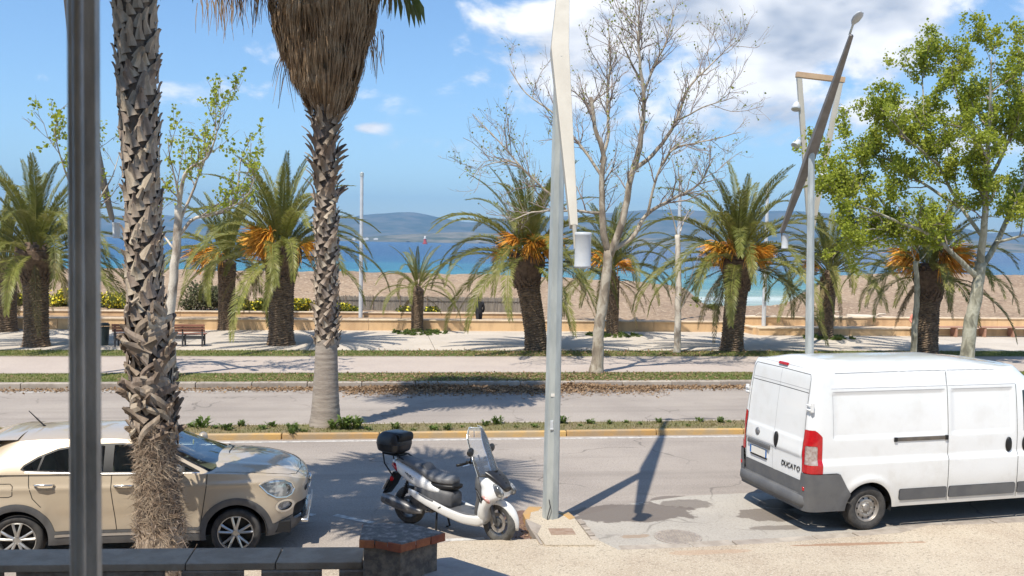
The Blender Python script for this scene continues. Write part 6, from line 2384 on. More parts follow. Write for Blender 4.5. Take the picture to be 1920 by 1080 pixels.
    # black beak with louvres, headlamps, indicators
    loft([(.44, 0, .90, .14, .035), (.55, 0, .91, .165, .045), (.66, 0, .868, .155, .05), (.77, 0, .795, .125, .045), (.845, 0, .72, .08, .035)], 'x', 20, 2.6).build('beak', M_BOX, root, smooth=True)
    for k in range(4):
        x0, z0 = .64 + k * .05, .925 - k * .045
        MB().tube([(x0 - .02, -.11 + k * .008, z0 - .02), (x0 + .02, 0, z0 + .005), (x0 - .02, .11 - k * .008, z0 - .02)], [.006, .013, .006], 6).build('beak_louvre', M_BLACK, root)
    for sy in (-1, 1):
        V, F = MB().lathe([(0, .03), (.05, .024), (.085, 0), (.06, -.02), (0, -.03)], 20, 'y').arrays()
        V = V * np.array([1.35, 1.5, .85]) @ np.array(Matrix.Rotation(R(34), 3, 'Y')).T + np.array([.775, sy * .150, .705])
        MB().add(V, *F).build('headlight', mat('scooter_lamp', (.10, .105, .11), .08, .3, coat=1.0, var=(.50, .50, .48), var_scale=14, var_lo=.45, var_hi=.6), root, smooth=True)
        V, F = MB().lathe([(0, .02), (.035, .016), (.06, 0), (0, -.01)], 16, 'y').arrays()
        V = V * np.array([1.3, 1, .55]) @ np.array(Matrix.Rotation(R(28), 3, 'Y')).T + np.array([.645, sy * .212, .585])
        MB().add(V, *F).build('indicator', mat('indicator_pink', (.62, .42, .38), .15, coat=.8, var=(.55, .22, .18), var_scale=28), root, smooth=True)
    # windscreen: a bent clear sheet, thicker at its rim
    ws = []
    for t in np.linspace(0, 1, 15):
        half = .245 * (1 - .10 * t) * (1 - max(0, t - .72) ** 2 * 7.0)
        if .38 < t < .50:
            half *= 1 - .10 * math.sin((t - .38) / .12 * math.pi) ** 2
        row = []
        for q in np.linspace(-1, 1, 15):
            row.append((.66 - .30 * t - .13 * q * q + .03 * t * t, half * q, .865 + .60 * t))
        ws.append(row)
    ws = np.array(ws)
    o = MB().grid(ws).build('windscreen', glass_mat('clear_perspex', (.95, .96, .96), .05, .02, .08), root, smooth=True)
    sol = o.modifiers.new('solid', 'SOLIDIFY')
    sol.thickness = .004
    rim = [tuple(p) for p in ws[:, 0]] + [tuple(p) for p in ws[-1, 1:]] + [tuple(p) for p in ws[::-1, -1][1:]]
    MB().tube(rim, .004, 5, cap=False).build('windscreen_rim', mat('perspex_edge', (.62, .66, .66), .2), root)
    for sy in (-1, 1):
        MB().tube([(.47, sy * .13, .92), (.50, sy * .14, 1.02), (.455, sy * .15, 1.13)], .011, 6).build('screen_stay', M_BLACK, root)
    # steering: column, bar, grips, levers, dials
    MB().tube([(.46, 0, .82), (.40, 0, 1.0)], .035, 10).box((.40, 0, 1.0), (.12, .20, .07)).build('handlebar_cover', M_BLACK, root, bevel=.02)
    bar = MB().tube([(.29, -.355, 1.00), (.33, -.23, 1.01), (.40, -.10, 1.02), (.41, 0, 1.02), (.40, .10, 1.02), (.33, .23, 1.01), (.29, .355, 1.00)], .012, 8)
    bar.build('handlebar', M_BLACK, root)
    for sy in (-1, 1):
        MB().tube([(.28, sy * .375, 1.00), (.325, sy * .245, 1.01)], [.018, .018], 10).build('grip', M_BLACK, root, smooth=True)
        MB().tube([(.36, sy * .22, 1.02), (.40, sy * .27, 1.01), (.37, sy * .37, 1.0)], [.008, .008, .006], 6).build('brake_lever', M_CHROME, root)
        MB().box((.345, sy * .21, 1.025), (.05, .06, .045)).build('switchgear', M_BLACK, root, bevel=.01)
        MB().tube([(.37, sy * .20, 1.03), (.40, sy * .23, 1.13)], .007, 6).build('mirror_stem', M_BLACK, root)
        V, F = MB().lathe([(0, -.015), (.06, -.012), (.07, 0), (.06, .012), (0, .015)], 18, 'x').arrays()
        MB().add(V * np.array([1, 1.15, .85]) + np.array([.40, sy * .25, 1.17]), *F).build('mirror', M_BOX, root, smooth=True)
    # seat in two steps with a rider's back pad
    loft([(-.93, 0, .885, .085, .035), (-.80, 0, .872, .125, .05), (-.62, 0, .832, .150, .055), (-.44, 0, .775, .160, .058), (-.32, 0, .725, .165, .055), (-.15, 0, .70, .160, .055), (-.02, 0, .700, .130, .055), (.03, 0, .685, .08, .035)], 'x', 24, 3.0).build('seat', M_SEAT2, root, smooth=True)
    loft([(-.56, 0, .845, .10, .02), (-.47, 0, .835, .115, .050), (-.40, 0, .785, .115, .045), (-.34, 0, .74, .10, .02)], 'x', 18, 2.8).build('back_pad', M_DG, root, smooth=True)
    loft([(-.36, 0, .625, .165, .045), (-.12, 0, .625, .165, .045), (.06, 0, .63, .11, .035)], 'x', 18, 3.0).build('seat_base', M_BLACK, root, smooth=True)
    # tail lamp, rear mudguard with plate
    for sy in (-1, 1):
        V, F = MB().lathe([(0, .022), (.05, .018), (.085, 0), (0, -.02)], 16, 'y').arrays()
        V = V * np.array([1.0, 1, .48]) @ np.array(Matrix.Rotation(R(35), 3, 'Y')).T + np.array([-.925, sy * .112, .775])
        MB().add(V, *F).build('tail_light', M_REDL, root, smooth=True)
    MB().prism([(-1.00, .70), (-.93, .68), (-1.02, .50), (-1.13, .36), (-1.17, .37), (-1.08, .53)], -.085, .085).build('rear_mudguard', M_BLACK, root, bevel=.012)
    MB().box((-1.125, 0, .50), (.012, .20, .17), rot=Matrix.Rotation(R(28), 4, 'Y')).build('number_plate', M_HOUSE, root)
    MB().lathe([(0, .012), (.032, .010), (.035, 0), (0, 0)], 16, 'y', c=(-1.0, -.10, .60)).build('reflector', M_REDL, root)
    # engine, belt case, silencer on the right, shocks, stand
    loft([(-.78, .10, .275, .05, .075), (-.60, .10, .30, .06, .085), (-.35, .08, .32, .07, .09), (-.22, .05, .34, .08, .08)], 'x', 18, 3.0).build('belt_case', M_ENG, root, smooth=True)
    MB().box((-.42, -.04, .34), (.34, .20, .18)).box((-.30, -.05, .40), (.16, .24, .12)).tube([(-.38, -.14, .33), (-.26, -.15, .28), (-.34, -.16, .26)], .02, 8).build('engine', M_ENG, root, bevel=.025)
    loft([(-1.08, -.19, .345, .028, .028), (-1.05, -.19, .34, .060, .066), (-.88, -.19, .315, .066, .074), (-.66, -.185, .275, .064, .072), (-.52, -.18, .25, .045, .05), (-.40, -.16, .245, .025, .025)], 'x', 20, 2.4).build('silencer', mat('silencer_grey', (.20, .195, .19), .42, .55, var=(.28, .27, .26), var_scale=7), root, smooth=True)
    MB().prism([(-.96, .365), (-.64, .31), (-.60, .265), (-.68, .255), (-.98, .315)], -.264, -.254).build('heat_shield', M_DG, root, bevel=.006)
    for sy in (-1, 1):
        b = MB().tube([(-.80, sy * .125, .30), (-.70, sy * .125, .62)], .018, 8)
        a = np.linspace(0, 16 * math.pi, 110)
        b.tube([(-.79 + .085 * t / (16 * math.pi) + .03 * math.cos(t), sy * .125 + .03 * math.sin(t), .34 + .25 * t / (16 * math.pi)) for t in a], .006, 4, cap=False)
        b.build('shock_absorber', M_BLACK, root)
        MB().tube([(FX, sy * .085, .272), (FX - .075, sy * .085, .45), (FX - .14, sy * .07, .62)], [.024, .026, .022], 8).build('fork_leg', M_DG, root, smooth=True)
        MB().tube([(-.20, sy * .10, .30), (-.16, sy * .16, .04), (-.22, sy * .17, .012)], .014, 6).build('stand_leg', M_BLACK, root)
    # front mudguard hugging the tyre
    mg = []
    for a in np.linspace(R(-12), R(150), 22):
        r_ = .292
        taper = math.sin((a - R(-14)) / R(170) * math.pi) ** .35
        row = []
        for q in np.linspace(-1, 1, 9):
            row.append((FX + math.cos(a) * (r_ - .055 * q * q), .078 * q * taper, .27 + math.sin(a) * (r_ - .055 * q * q)))
        mg.append(row)
    o = MB().grid(np.array(mg)).build('front_mudguard', M_SCW, root, smooth=True)
    o.modifiers.new('solid', 'SOLIDIFY').thickness = .006
    # carrier and top box
    for sy in (-1, 1):
        MB().tube([(-.62, sy * .11, .83), (-.90, sy * .12, .93), (-1.18, sy * .10, .935)], .011, 6).build('carrier_rail', M_BLACK, root)
        MB().tube([(-1.17, sy * .10, .93), (-1.13, sy * .11, .80), (-.93, sy * .13, .62)], .010, 6).build('grab_rail', M_BLACK, root)
    MB().box((-1.02, 0, .935), (.26, .20, .03)).build('carrier_plate', M_BLACK, root, bevel=.008)
    BX = -1.06
    loft([(.955, BX, 0, .135, .15), (.985, BX, 0, .185, .19), (1.05, BX, 0, .205, .205), (1.085, BX, 0, .212, .212)], 'z', 30, 4.0).build('top_box_base', M_BOX, root, smooth=True)
    loft([(1.088, BX, 0, .214, .214), (1.10, BX, 0, .214, .214), (1.15, BX, 0, .205, .207), (1.21, BX + .012, 0, .18, .185), (1.245, BX + .03, 0, .135, .15), (1.255, BX + .035, 0, .06, .08)], 'z', 30, 3.6).build('top_box_lid', M_BOX, root, smooth=True)
    loft([(-.16, BX + .165, 1.18, .045, .045), (-.12, BX + .175, 1.185, .055, .062), (.12, BX + .175, 1.185, .055, .062), (.16, BX + .165, 1.18, .045, .045)], 'y', 16, 2.8).build('top_box_pad', M_BLACK, root, smooth=True)
    for sy in (-1, 1):
        MB().box((BX - .178, sy * .125, 1.115), (.03, .11, .03), rz=sy * R(-28)).build('box_reflector', mat('smoked_reflector', (.30, .33, .34), .15, coat=1.0), root, bevel=.008)
    MB().box((BX - .208, 0, 1.088), (.02, .07, .05)).build('box_latch', M_BLACK, root, bevel=.006)
    return root


scooter()
# ------------------------------------------------------------------ the house the picture was taken from, its balcony post and parapet
M_FACADE = mat('house_plaster', (0.62, 0.55, 0.45), 0.9, var=(0.55, 0.48, 0.39), var_scale=.7, bump=.2)
M_STONE = mat('dark_coping_stone', (0.30, 0.225, 0.16), 0.85, var=(0.39, 0.30, 0.22), var_scale=4.5, bump=0.45, bump_scale=28, rand=.12, detail=8)
M_BALUS = mat('brown_render', (0.19, 0.14, 0.105), 0.95, var=(0.30, 0.235, 0.18), var_scale=9, bump=0.7, bump_scale=22, detail=8)
M_CEMENT = mat('blackened_cement', (0.15, 0.13, 0.115), 0.95, var=(0.38, 0.33, 0.29), var_scale=14, bump=0.9, bump_scale=30, detail=9, var_lo=.42, var_hi=.72)
M_BRICK = mat('terracotta_tile', (0.50, 0.16, 0.065), 0.85, var=(0.36, 0.11, 0.055), var_scale=8, bump=0.4, bump_scale=30, rand=.15)
hs = thing('apartment_house', 'plastered house with balcony from which the street is seen', 'building', (0, 0, 0))
MB().box((4, -6.0, 3.9), (15, 10, 7.8)).build('wall', M_FACADE, hs)
MB().box((4, -6.0, 7.9), (15.6, 10.6, .2)).build('roof', M_FACADE, hs)
tw = thing('shade_block', 'unseen tall plastered block added left of the window to throw shade on the parapet', 'building', (0, 0, 0))
MB().box((-13.6, -6.0, 10.7), (20, 10, 21.4)).build('wall', M_FACADE, tw)  # out of view, added and sized only to keep the parapet in shade
MB().box((0, .15, 2.5), (9, 2.3, .2)).build('balcony_floor', M_FACADE, hs)
MB().box((0, .15, 5.6), (9, 2.3, .2)).build('balcony_ceiling', M_FACADE, hs)
for k in range(14):
    fl, cx = k // 7, k % 7
    w = MB().box((-22 + cx * 2.6, -1.0, 8.4 + fl * 3.6), (1.2, .12, 1.9)).build('window', M_WGLASS, tw)

p0, p1 = at(155, -60, 1.12), at(162, 1140, 1.12)
pc = (p0 + p1) / 2
post = thing('balcony_post', 'blurred dark grey metal bar close to the camera at the left', 'post', (pc.x, 1.12, 2.6))
ang = R(28)
poly = [(-.0135, -.0205), (.0135, -.0205), (.0205, -.0135), (.0205, .0135), (.0135, .0205), (-.0135, .0205), (-.0205, .0135), (-.0205, -.0135)]
q = [(x * .84 * math.cos(ang) - y * .84 * math.sin(ang), x * .84 * math.sin(ang) + y * .84 * math.cos(ang)) for x, y in poly]
MB().prism(q, 0, 2.9, 'z').build('bar', mat('galvanised_bar', (0.55, 0.52, 0.49), .42, .3, var=(0.38, 0.36, 0.34), var_scale=24, stretch=(1, 1, .4), bump=.15, bump_scale=60, detail=7), post)
MB().box((0, 0, .006), (.11, .11, .012)).build('foot_plate', M_DARK, post)
MB().tube([(.0045, -.0235, .012), (.0045, -.0235, 2.9)], .0062, 10).build('highlight_bead', MATS['galvanised_bar'], post, smooth=True)  # thin rod added to the bar so a light stripe runs down it


def gz(px, py, z):
    p_ = G(px, py, z)
    return (p_.x, p_.y)


par = thing('parapet', 'dark stone parapet with coping slabs and stub pillars in front of the beige car', 'parapet', (0, 0, 0))
ZC = 1.2
cuts = [(-420, -440), (-10, -32), (366, 347), (530, 516), (684, 680)]
for (b0, f0), (b1, f1) in zip(cuts[:-1], cuts[1:]):
    yb = lambda x: 1030 - 5 * x / 680
    yf = lambda x: 1060 - 6 * x / 680
    e = 1.2
    MB().prism([gz(f0 + e, yf(f0), ZC), gz(f1 - e, yf(f1), ZC), gz(b1 - e, yb(b1), ZC), gz(b0 + e, yb(b0), ZC)], ZC - .068, ZC, 'z').build('coping_slab', M_STONE, par, bevel=.008)
for a, b_ in ((-420, -120), (-95, 8), (30, 310), (340, 458), (490, 604), (636, 690)):
    q = [gz(a, 1058, ZC), gz(b_, 1057, ZC), gz(b_, 1036, ZC), gz(a, 1037, ZC)]
    MB().prism(q, .08, ZC - .069, 'z').build('stub_pillar', M_BALUS, par, bevel=.01)
tag(MB().prism([gz(-420, 1059, ZC), gz(684, 1056, ZC), gz(684, 1034, ZC), gz(-420, 1036, ZC)], .08, .42, 'z').build('parapet_plinth', M_BALUS, par))

pil = thing('gate_pillar', 'pillar with blackened cement cap edged in terracotta tiles', 'pillar', (0, 0, 0))
ZP = 1.5
cap = [(673, 1011), (702, 1012), (752, 1020.5), (835, 998.5), (771, 981.5), (680, 981)]
cw = [Vector((*gz(x, y, ZP), 0)) for x, y in cap]
cen = sum(cw, Vector()) / len(cw)
MB().prism([(p_.x, p_.y) for p_ in [cen + (v - cen) * .985 for v in cw]], ZP - .05, ZP + .004, 'z').build('cement_cap', M_CEMENT, pil, bevel=.01)
for k in range(len(cw)):
    a, b_ = cw[k], cw[(k + 1) % len(cw)]
    L = (b_ - a).length
    n = max(1, round(L / .155))
    d = (b_ - a) / n
    nrm = Vector((d.y, -d.x, 0)).normalized()
    if nrm.dot(a - cen) < 0:
        nrm = -nrm
    for i in range(n):
        s0, s1 = a + d * (i + .012), a + d * (i + .988)
        w = .055
        jig = nrm * random.uniform(-.006, .006)
        MB().prism([(q_.x, q_.y) for q_ in (s0 + jig, s1 + jig, s1 + jig - nrm * w, s0 + jig - nrm * w)], ZP - .078, ZP - .004 + random.uniform(-.003, .003), 'z').build('edge_tile', M_BRICK, pil, bevel=.006)
MB().prism([(p_.x, p_.y) for p_ in [cen + (v - cen) * .86 for v in cw]], .08, ZP - .06, 'z').build('shaft', mat('crumbling_render', (0.30, 0.235, 0.175), 0.95, var=(0.14, 0.11, 0.09), var_scale=11, bump=1.0, bump_scale=20, detail=9), pil, bevel=.012)
sw = thing('stair_wall', 'grey stone coping running down to the right of the tiled pillar', 'wall', (0, 0, 0))
cop2 = [(757, 1067), (824, 1046), (846, 1044), (948, 1076), (1010, 1098), (850, 1098)]
MB().prism([gz(x, y, 1.15) for x, y in cop2], 1.07, 1.15, 'z').build('coping_slab', mat('grey_coping', (0.40, 0.36, 0.325), 0.85, var=(0.31, 0.28, 0.25), var_scale=5, bump=.35, bump_scale=30), sw, bevel=.008)
c2 = [Vector((*gz(x, y, 1.15), 0)) for x, y in cop2]
cc = sum(c2, Vector()) / len(c2)
MB().prism([((cc + (v - cc) * .9).x, (cc + (v - cc) * .9).y) for v in c2], .08, 1.069, 'z').build('masonry', M_BALUS, sw)

# ------------------------------------------------------------------ kerb nib round the near lamp
nib = thing('kerb_nib', 'kerbed nib of gravel paving with worn yellow edge at the lamp foot', 'kerb', (0, 0, 0))
ZN = .105
fill = [(994, 951), (1045, 956), (1062, 962), (1078, 972), (1115, 1021), (1022, 1021), (984, 968)]
MB().prism([gz(x, y, ZN) for x, y in fill], -.05, ZN - .004, 'z').build('nib_paving', M_AGG, nib)


def nib_stone(pts, m, h=ZN, nm='kerb_stone'):
    MB().prism([gz(x, y, h) for x, y in pts], -.06, h, 'z').build(nm, m, nib, bevel=.012)


nib_stone([(980, 962), (991, 949), (1016, 950), (1010, 957), (996, 960), (993, 974), (985, 972)], M_YEL)
nib_stone([(1046, 961), (1066, 959.5), (1079, 969.5), (1068, 973), (1060, 967)], M_YEL, .112)
nib_stone([(985, 973), (993, 975), (1016, 985), (1008, 1001), (996, 994)], M_KERB)
nib_stone([(997, 995), (1008, 1002), (1018, 1019), (1013, 1019)], M_KERB)
for i in range(9):
    f0, f1 = i / 9 + .012, (i + 1) / 9 - .012
    a, b_, c_, d_ = (1080, 971), (1117, 1018), (1090, 969), (1130, 1018)
    L = lambda p_, q_, f: (p_[0] + (q_[0] - p_[0]) * f, p_[1] + (q_[1] - p_[1]) * f)
    MB().prism([gz(*L(a, b_, f0), .05), gz(*L(c_, d_, f0), .05), gz(*L(c_, d_, f1), .05), gz(*L(a, b_, f1), .05)], -.05, .03 + .012 * (i % 2), 'z').build('edge_sett', M_KERB, nib, bevel=.008)
MB().prism([gz(1028, 990, .11), gz(1073, 990, .11), gz(1080, 1001, .11), gz(1034, 1002, .11)], .05, .108, 'z').build('access_cover', mat('rusty_cover', (.26, .17, .115), .85, var=(.33, .24, .18), var_scale=12, bump=.5), nib, bevel=.004)
MB().prism([gz(1107, 1002, .09), gz(1122, 1001, .09), gz(1133, 1015, .09), gz(1117, 1016, .09)], .0, .034, 'z').build('box_cover', M_KERB, nib, bevel=.004)
# drain cover in the apron
pm = G(1271, 1008)
mh = thing('manhole_cover', 'round iron manhole cover set in concrete right of the lamp', 'manhole', (pm.x, pm.y, 0))
M_IRON = mat('cast_iron', (.30, .26, .23), .8, .0, var=(.38, .33, .28), var_scale=10, bump=.4, bump_scale=40)
MB().lathe([(.335, .0), (.335, .014), (.30, .016), (0, .016)], 40).build('cover', M_IRON, mh)
b = MB()
for i in range(-7, 8):
    for j in range(-7, 8):
        x, y = i * .042, j * .042
        if math.hypot(x, y) < .30:
            b.box((x, y, .019), (.026, .026, .008), rz=R(45))
tag(b.build('tread_studs', M_IRON, mh), kind='stuff')
b = MB()
th = np.linspace(0, 2 * math.pi, 41)
ring = [[(r_ * math.cos(t) * w, r_ * math.sin(t) * (1 if True else 1), z) for r_, w, z in ((.345, 1, .009), (.40 + .02 * math.sin(3 * t), 1.1, .009), (.41 + .02 * math.sin(3 * t), 1.1, 0))] for t in th]
b.grid(np.array(ring)).build('collar', M_CONC, mh)

# ------------------------------------------------------------------ benches, bin
M_SLAT = mat('bench_wood', (0.30, 0.125, 0.075), 0.6, var=(0.22, 0.09, 0.06), var_scale=5, stretch=(.2, 1, 1), rand=.12, bump=.2)


def bench(px0, px1, py, label):
    a, b_ = G(px0, py, .15), G(px1, py, .15)
    c = (a + b_) / 2
    L = (b_ - a).length
    t_ = thing('bench', label, 'bench', (c.x, c.y, .15), math.atan2(b_.y - a.y, b_.x - a.x))
    for k, z in enumerate((.50, .60, .70)):
        MB().box((0, .02 - .03 * k, z + .08), (L, .03, .085)).build('back_slat', M_SLAT, t_, bevel=.006)
    for k in range(4):
        MB().box((0, .16 + k * .105, .44), (L, .09, .03)).build('seat_slat', M_SLAT, t_, bevel=.006)
    for f in (-.44, 0, .44):
        MB().box((L * f, .03, .38), (.06, .05, .76)).box((L * f, .30, .22), (.06, .5, .05)).box((L * f, .52, .2), (.06, .05, .40)).build('leg', M_DARK, t_, bevel=.006)
    MB().box((0, .1, .33), (L * .96, .04, .12)).build('rail', M_DARK, t_)
    return t_


bench(210, 297, 650, 'wooden slatted bench next to the dark litter bin, left of the palm trunk')
bench(300, 384, 650, 'wooden slatted bench just right of the near palm trunk')
pb = G(195, 647, .15)
bn = thing('litter_bin', 'dark green litter bin beside the bench, right of the grey bar', 'bin', (pb.x, pb.y, .15))
M_BIN = mat('bin_green', (.028, .042, .038), .55, var=(.04, .055, .05), var_scale=6)
MB().lathe([(.14, 0), (.15, .02), (.19, .62), (.20, .64), (.20, .66), (.17, .66), (.15, .1), (0, .1)], 22).build('bucket', M_BIN, bn, smooth=False)
MB().lathe([(.20, .72), (.20, .76), (.14, .81), (0, .82)], 22).build('lid', M_BIN, bn)
for k in range(3):
    a = k * 2.09
    MB().tube([(.185 * math.cos(a), .185 * math.sin(a), .60), (.185 * math.cos(a), .185 * math.sin(a), .74)], .012, 6).build('lid_post', M_DARK, bn)

# wooden seat along the ledge at right
ub, _ = uv_of(at(1752, 615, 42))
wb = tag(link('wall_bench', None), 'long reddish wooden seat in front of the ochre wall at the right edge', 'bench')
M_WB = mat('weathered_red_wood', (.40, .215, .145), .75, var=(.33, .17, .115), var_scale=4, stretch=(.2, 1, 1), rand=.1)
for k in range(4):
    p = S(ub + 6.0, 39.72 + k * .12)
    MB().box((0, 0, 0), (12.0, .10, .045)).build('seat_slat', M_WB, wb, loc=(p.x, p.y, .60), rz=YAW, bevel=.006)
for k in range(9):
    p = S(ub + .15 + k * 1.45, 39.9)
    MB().box((0, 0, 0), (.10, .42, .42)).build('leg', M_WB, wb, loc=(p.x, p.y, .365), rz=YAW, bevel=.008)

# ------------------------------------------------------------------ people
M_COAT = mat('black_clothing', (.016, .016, .019), .85, var=(.03, .03, .034), var_scale=8)
M_SKIN = mat('skin', (.48, .29, .21), .6)
M_SALMON = mat('salmon_top', (.62, .24, .17), .85, var=(.55, .2, .14), var_scale=8)
M_GREYTR = mat('grey_trousers', (.22, .23, .26), .85, var=(.16, .17, .2), var_scale=8)


def skin_body(name, joints, edges, m, parent, root_i=0, sub=2):
    me = bpy.data.meshes.new(name)
    me.from_pydata([j[:3] for j in joints], edges, [])
    me.materials.append(m)
    o = link(name, me, parent)
    o.modifiers.new('skin', 'SKIN')
    sk = me.skin_vertices[0].data
    for k, j in enumerate(joints):
        sk[k].radius = (j[3], j[4] if len(j) > 4 else j[3])
    sk[root_i].use_root = True
    s_ = o.modifiers.new('sub', 'SUBSURF')
    s_.levels = s_.render_levels = sub
    for mod in o.modifiers:
        if mod.type == 'SKIN':
            mod.use_smooth_shade = True
    return o


def head(parent, c, r, m_hair, face=(0, -1)):
    h = MB().lathe([(0, -1.12), (.42, -1.05), (.68, -.72), (.80, -.25), (.84, .15), (.80, .52), (.58, .88), (.3, 1.04), (0, 1.08)], 16)
    V, F = h.arrays()
    o = MB().add(V * r * np.array([.95, 1.08, 1.12]) + np.array(c), *F).build('head', M_SKIN, parent, smooth=True)
    hd = MB().lathe([(.98, -.75), (1.0, -.2), (.98, .3), (.8, .85), (.4, 1.15), (0, 1.22)], 16)
    V, F = hd.arrays()
    keep = V @ np.array([face[0], face[1], 0]) > .62
    V[keep] *= np.array([.62, .62, 1])
    MB().add(V * r + np.array(c), *F).build('hair', m_hair, parent, smooth=True)
    f = np.array([face[0], face[1], 0.0])
    sdv = np.array([-face[1], face[0], 0.0])
    b = MB().box(np.array(c) + f * r * .98 + np.array([0, 0, -.1 * r]), (r * .22, r * .22, r * .35))
    b.build('nose', M_SKIN, o)
    return o


pp = at(898, 590, 44.4)
per = thing('person', 'person in black hooded coat walking behind the low wall', 'person', (pp.x, pp.y, .02), R(20))
J = [(0, 0, .80, .13, .10), (0, 0, 1.02, .15, .11), (0, .0, 1.22, .17, .11), (0, 0, 1.32, .07, .07), (-.19, 0, 1.23, .075), (.19, 0, 1.23, .075), (-.24, .02, .98, .06), (.24, -.02, .98, .06),
     (-.20, -.10, .78, .05), (.22, .08, .76, .05), (-.09, .0, .74, .11), (.09, .0, .74, .11), (-.09, -.12, .42, .08), (.10, .08, .42, .08), (-.09, -.06, .07, .055), (.10, .22, .10, .055), (-.09, -.20, .04, .045), (.10, .09, .03, .045)]
E_ = [(0, 1), (1, 2), (2, 3), (2, 4), (2, 5), (4, 6), (5, 7), (6, 8), (7, 9), (0, 10), (0, 11), (10, 12), (11, 13), (12, 14), (13, 15), (14, 16), (15, 17)]
skin_body('body', J, E_, M_COAT, per)
head(per, (0.01, -.02, 1.44), .095, M_COAT, (.8, -.6))
sp = S(uv_of(at(1757, 612, 41.4))[0], 39.95)
sit = thing('person', 'seated person in salmon top mostly hidden behind the ringed palm at right', 'person', (sp.x, sp.y, .15), YAW)
J = [(0, 0, .55, .14, .12), (0, .02, .78, .15, .11), (0, .03, .98, .17, .11), (0, .03, 1.08, .06), (-.24, .02, .97, .075), (.22, .02, .97, .075), (-.36, -.04, .74, .055), (.30, -.08, .74, .055), (-.30, -.20, .60, .045), (.20, -.24, .62, .045)]
skin_body('body', J, [(0, 1), (1, 2), (2, 3), (2, 4), (2, 5), (4, 6), (5, 7), (6, 8), (7, 9)], M_SALMON, sit)
J = [(0, 0, .56, .14, .11), (-.10, -.05, .54, .10), (.12, -.05, .54, .10), (-.12, -.42, .52, .08), (.30, -.36, .55, .08), (-.12, -.46, .10, .055), (.40, -.44, .12, .055), (-.12, -.62, .04, .045), (.46, -.58, .04, .045)]
skin_body('trousers', J, [(0, 1), (0, 2), (1, 3), (2, 4), (3, 5), (4, 6), (5, 7), (6, 8)], M_GREYTR, sit)
head(sit, (0, .0, 1.20), .095, M_COAT, (0, -1))

# ------------------------------------------------------------------ reed fence, driftwood
M_REED = mat('grey_reed', (.38, .335, .275), .9, var=(.27, .235, .195), var_scale=6, stretch=(6, 6, .4))
fa, fb = at(596, 588, 48.6), at(1002, 588, 49.6)
fn = tag(link('reed_fence', None), 'low grey reed fence between beach wall and seaweed bank', 'fence')
d = (fb - fa)
L = Vector((d.x, d.y, 0)).length
d.normalize()
r9 = np.random.default_rng(9)
b = MB()
for k in range(760):
    p = fa + d * (L * k / 760)
    h = 1.22 + r9.normal(0, .025)
    b.box((p.x, p.y + r9.normal(0, .012), h / 2 + .0), (.015, .015, h), rz=r9.uniform(0, 1))
tag(b.build('reeds', M_REED, fn), kind='stuff')
for k in range(9):
    p = fa + d * (L * k / 8)
    MB().tube([(p.x, p.y - .03, 0), (p.x, p.y - .03, 1.28)], .03, 7).build('post', M_BALUS, fn)
for z in (.35, 1.0):
    MB().tube([tuple(fa * 1 + Vector((0, -.03, z - fa.z))), tuple(fb * 1 + Vector((0, -.03, z - fb.z)))], .012, 5).build('wire', M_DARK, fn)


def on_beach(px, Y):
    P_ = _P.reshape(-1, 3)
    q = at(px, 560, Y)
    i = np.argmin((P_[:, 0] - q.x) ** 2 + (P_[:, 1] - q.y) ** 2)
    return Vector((q.x, q.y, float(P_[i, 2])))


M_DRIFT = mat('bleached_wood', (.66, .58, .47), .85, var=(.50, .42, .33), var_scale=3, stretch=(.3, 1, 1), bump=.5)
for px0, px1, Y0, Y1, r0, r1, lab in ((1590, 1725, 46.8, 47.2, .17, .06, 'long bleached driftwood trunk on the seaweed right of the gap'), (1392, 1455, 47.6, 48.2, .07, .05, 'pale driftwood plank near the stream gap'), (1545, 1580, 48.5, 47.5, .09, .05, 'short bleached branch at the foot of the seaweed pile')):
    a, b_ = on_beach(px0, Y0), on_beach(px1, Y1)
    pts = [a.lerp(b_, f) + Vector((0, 0, r0 * .6 + .04 * math.sin(f * 7))) for f in np.linspace(0, 1, 9)]
    b = MB().tube([tuple(p) for p in pts], np.linspace(r0, r1, 9) * (1 + r9.normal(0, .1, 9)), 8)
    b.tube([tuple(pts[3]), tuple(pts[3] + Vector((.2, -.1, .18))), tuple(pts[3] + Vector((.5, -.2, .2)))], [r0 * .5, r0 * .35, r0 * .15], 6)
    tag(b.build('driftwood', M_DRIFT, smooth=True), lab, 'driftwood')

# ------------------------------------------------------------------ small plants
M_WEEDG = leaf_mat('weed_green', [(.07, .12, .025), (.14, .20, .045), (.23, .25, .08)], .55, .35, 6, .15)
M_YFLOW = mat('yellow_flowers', (.78, .60, .02), .6, var=(.70, .62, .05), var_scale=6)
M_SHRUB = leaf_mat('coastal_shrub', [(.07, .10, .02), (.15, .17, .03), (.26, .25, .05)], .55, .35, 2.5, .12)
M_GREYB = leaf_mat('grey_bush', [(.07, .085, .035), (.14, .145, .07), (.22, .19, .10)], .6, .3, 2.5, .1)


def weed_mesh(rng, n, h, spread):
    V, F = [], []
    for k in range(n):
        a = rng.uniform(0, 6.28)
        L = h * rng.uniform(.5, 1.2)
        out = spread * rng.uniform(.3, 1.1)
        o = np.array([math.cos(a), math.sin(a), 0])
        t = np.array([-math.sin(a), math.cos(a), 0]) * rng.uniform(.012, .03)
        p0 = np.array([rng.normal(0, .03), rng.normal(0, .03), -.02])
        p1 = p0 + o * out * .5 + np.array([0, 0, L * .75])
        p2 = p0 + o * out + np.array([0, 0, L * rng.uniform(.6, 1.0)])
        i0 = len(V)
        V += [p0, p1 - t, p2, p1 + t]
        F.append((i0, i0 + 1, i0 + 2, i0 + 3))
    return mesh_data('weed', np.array(V), [np.array(F)])


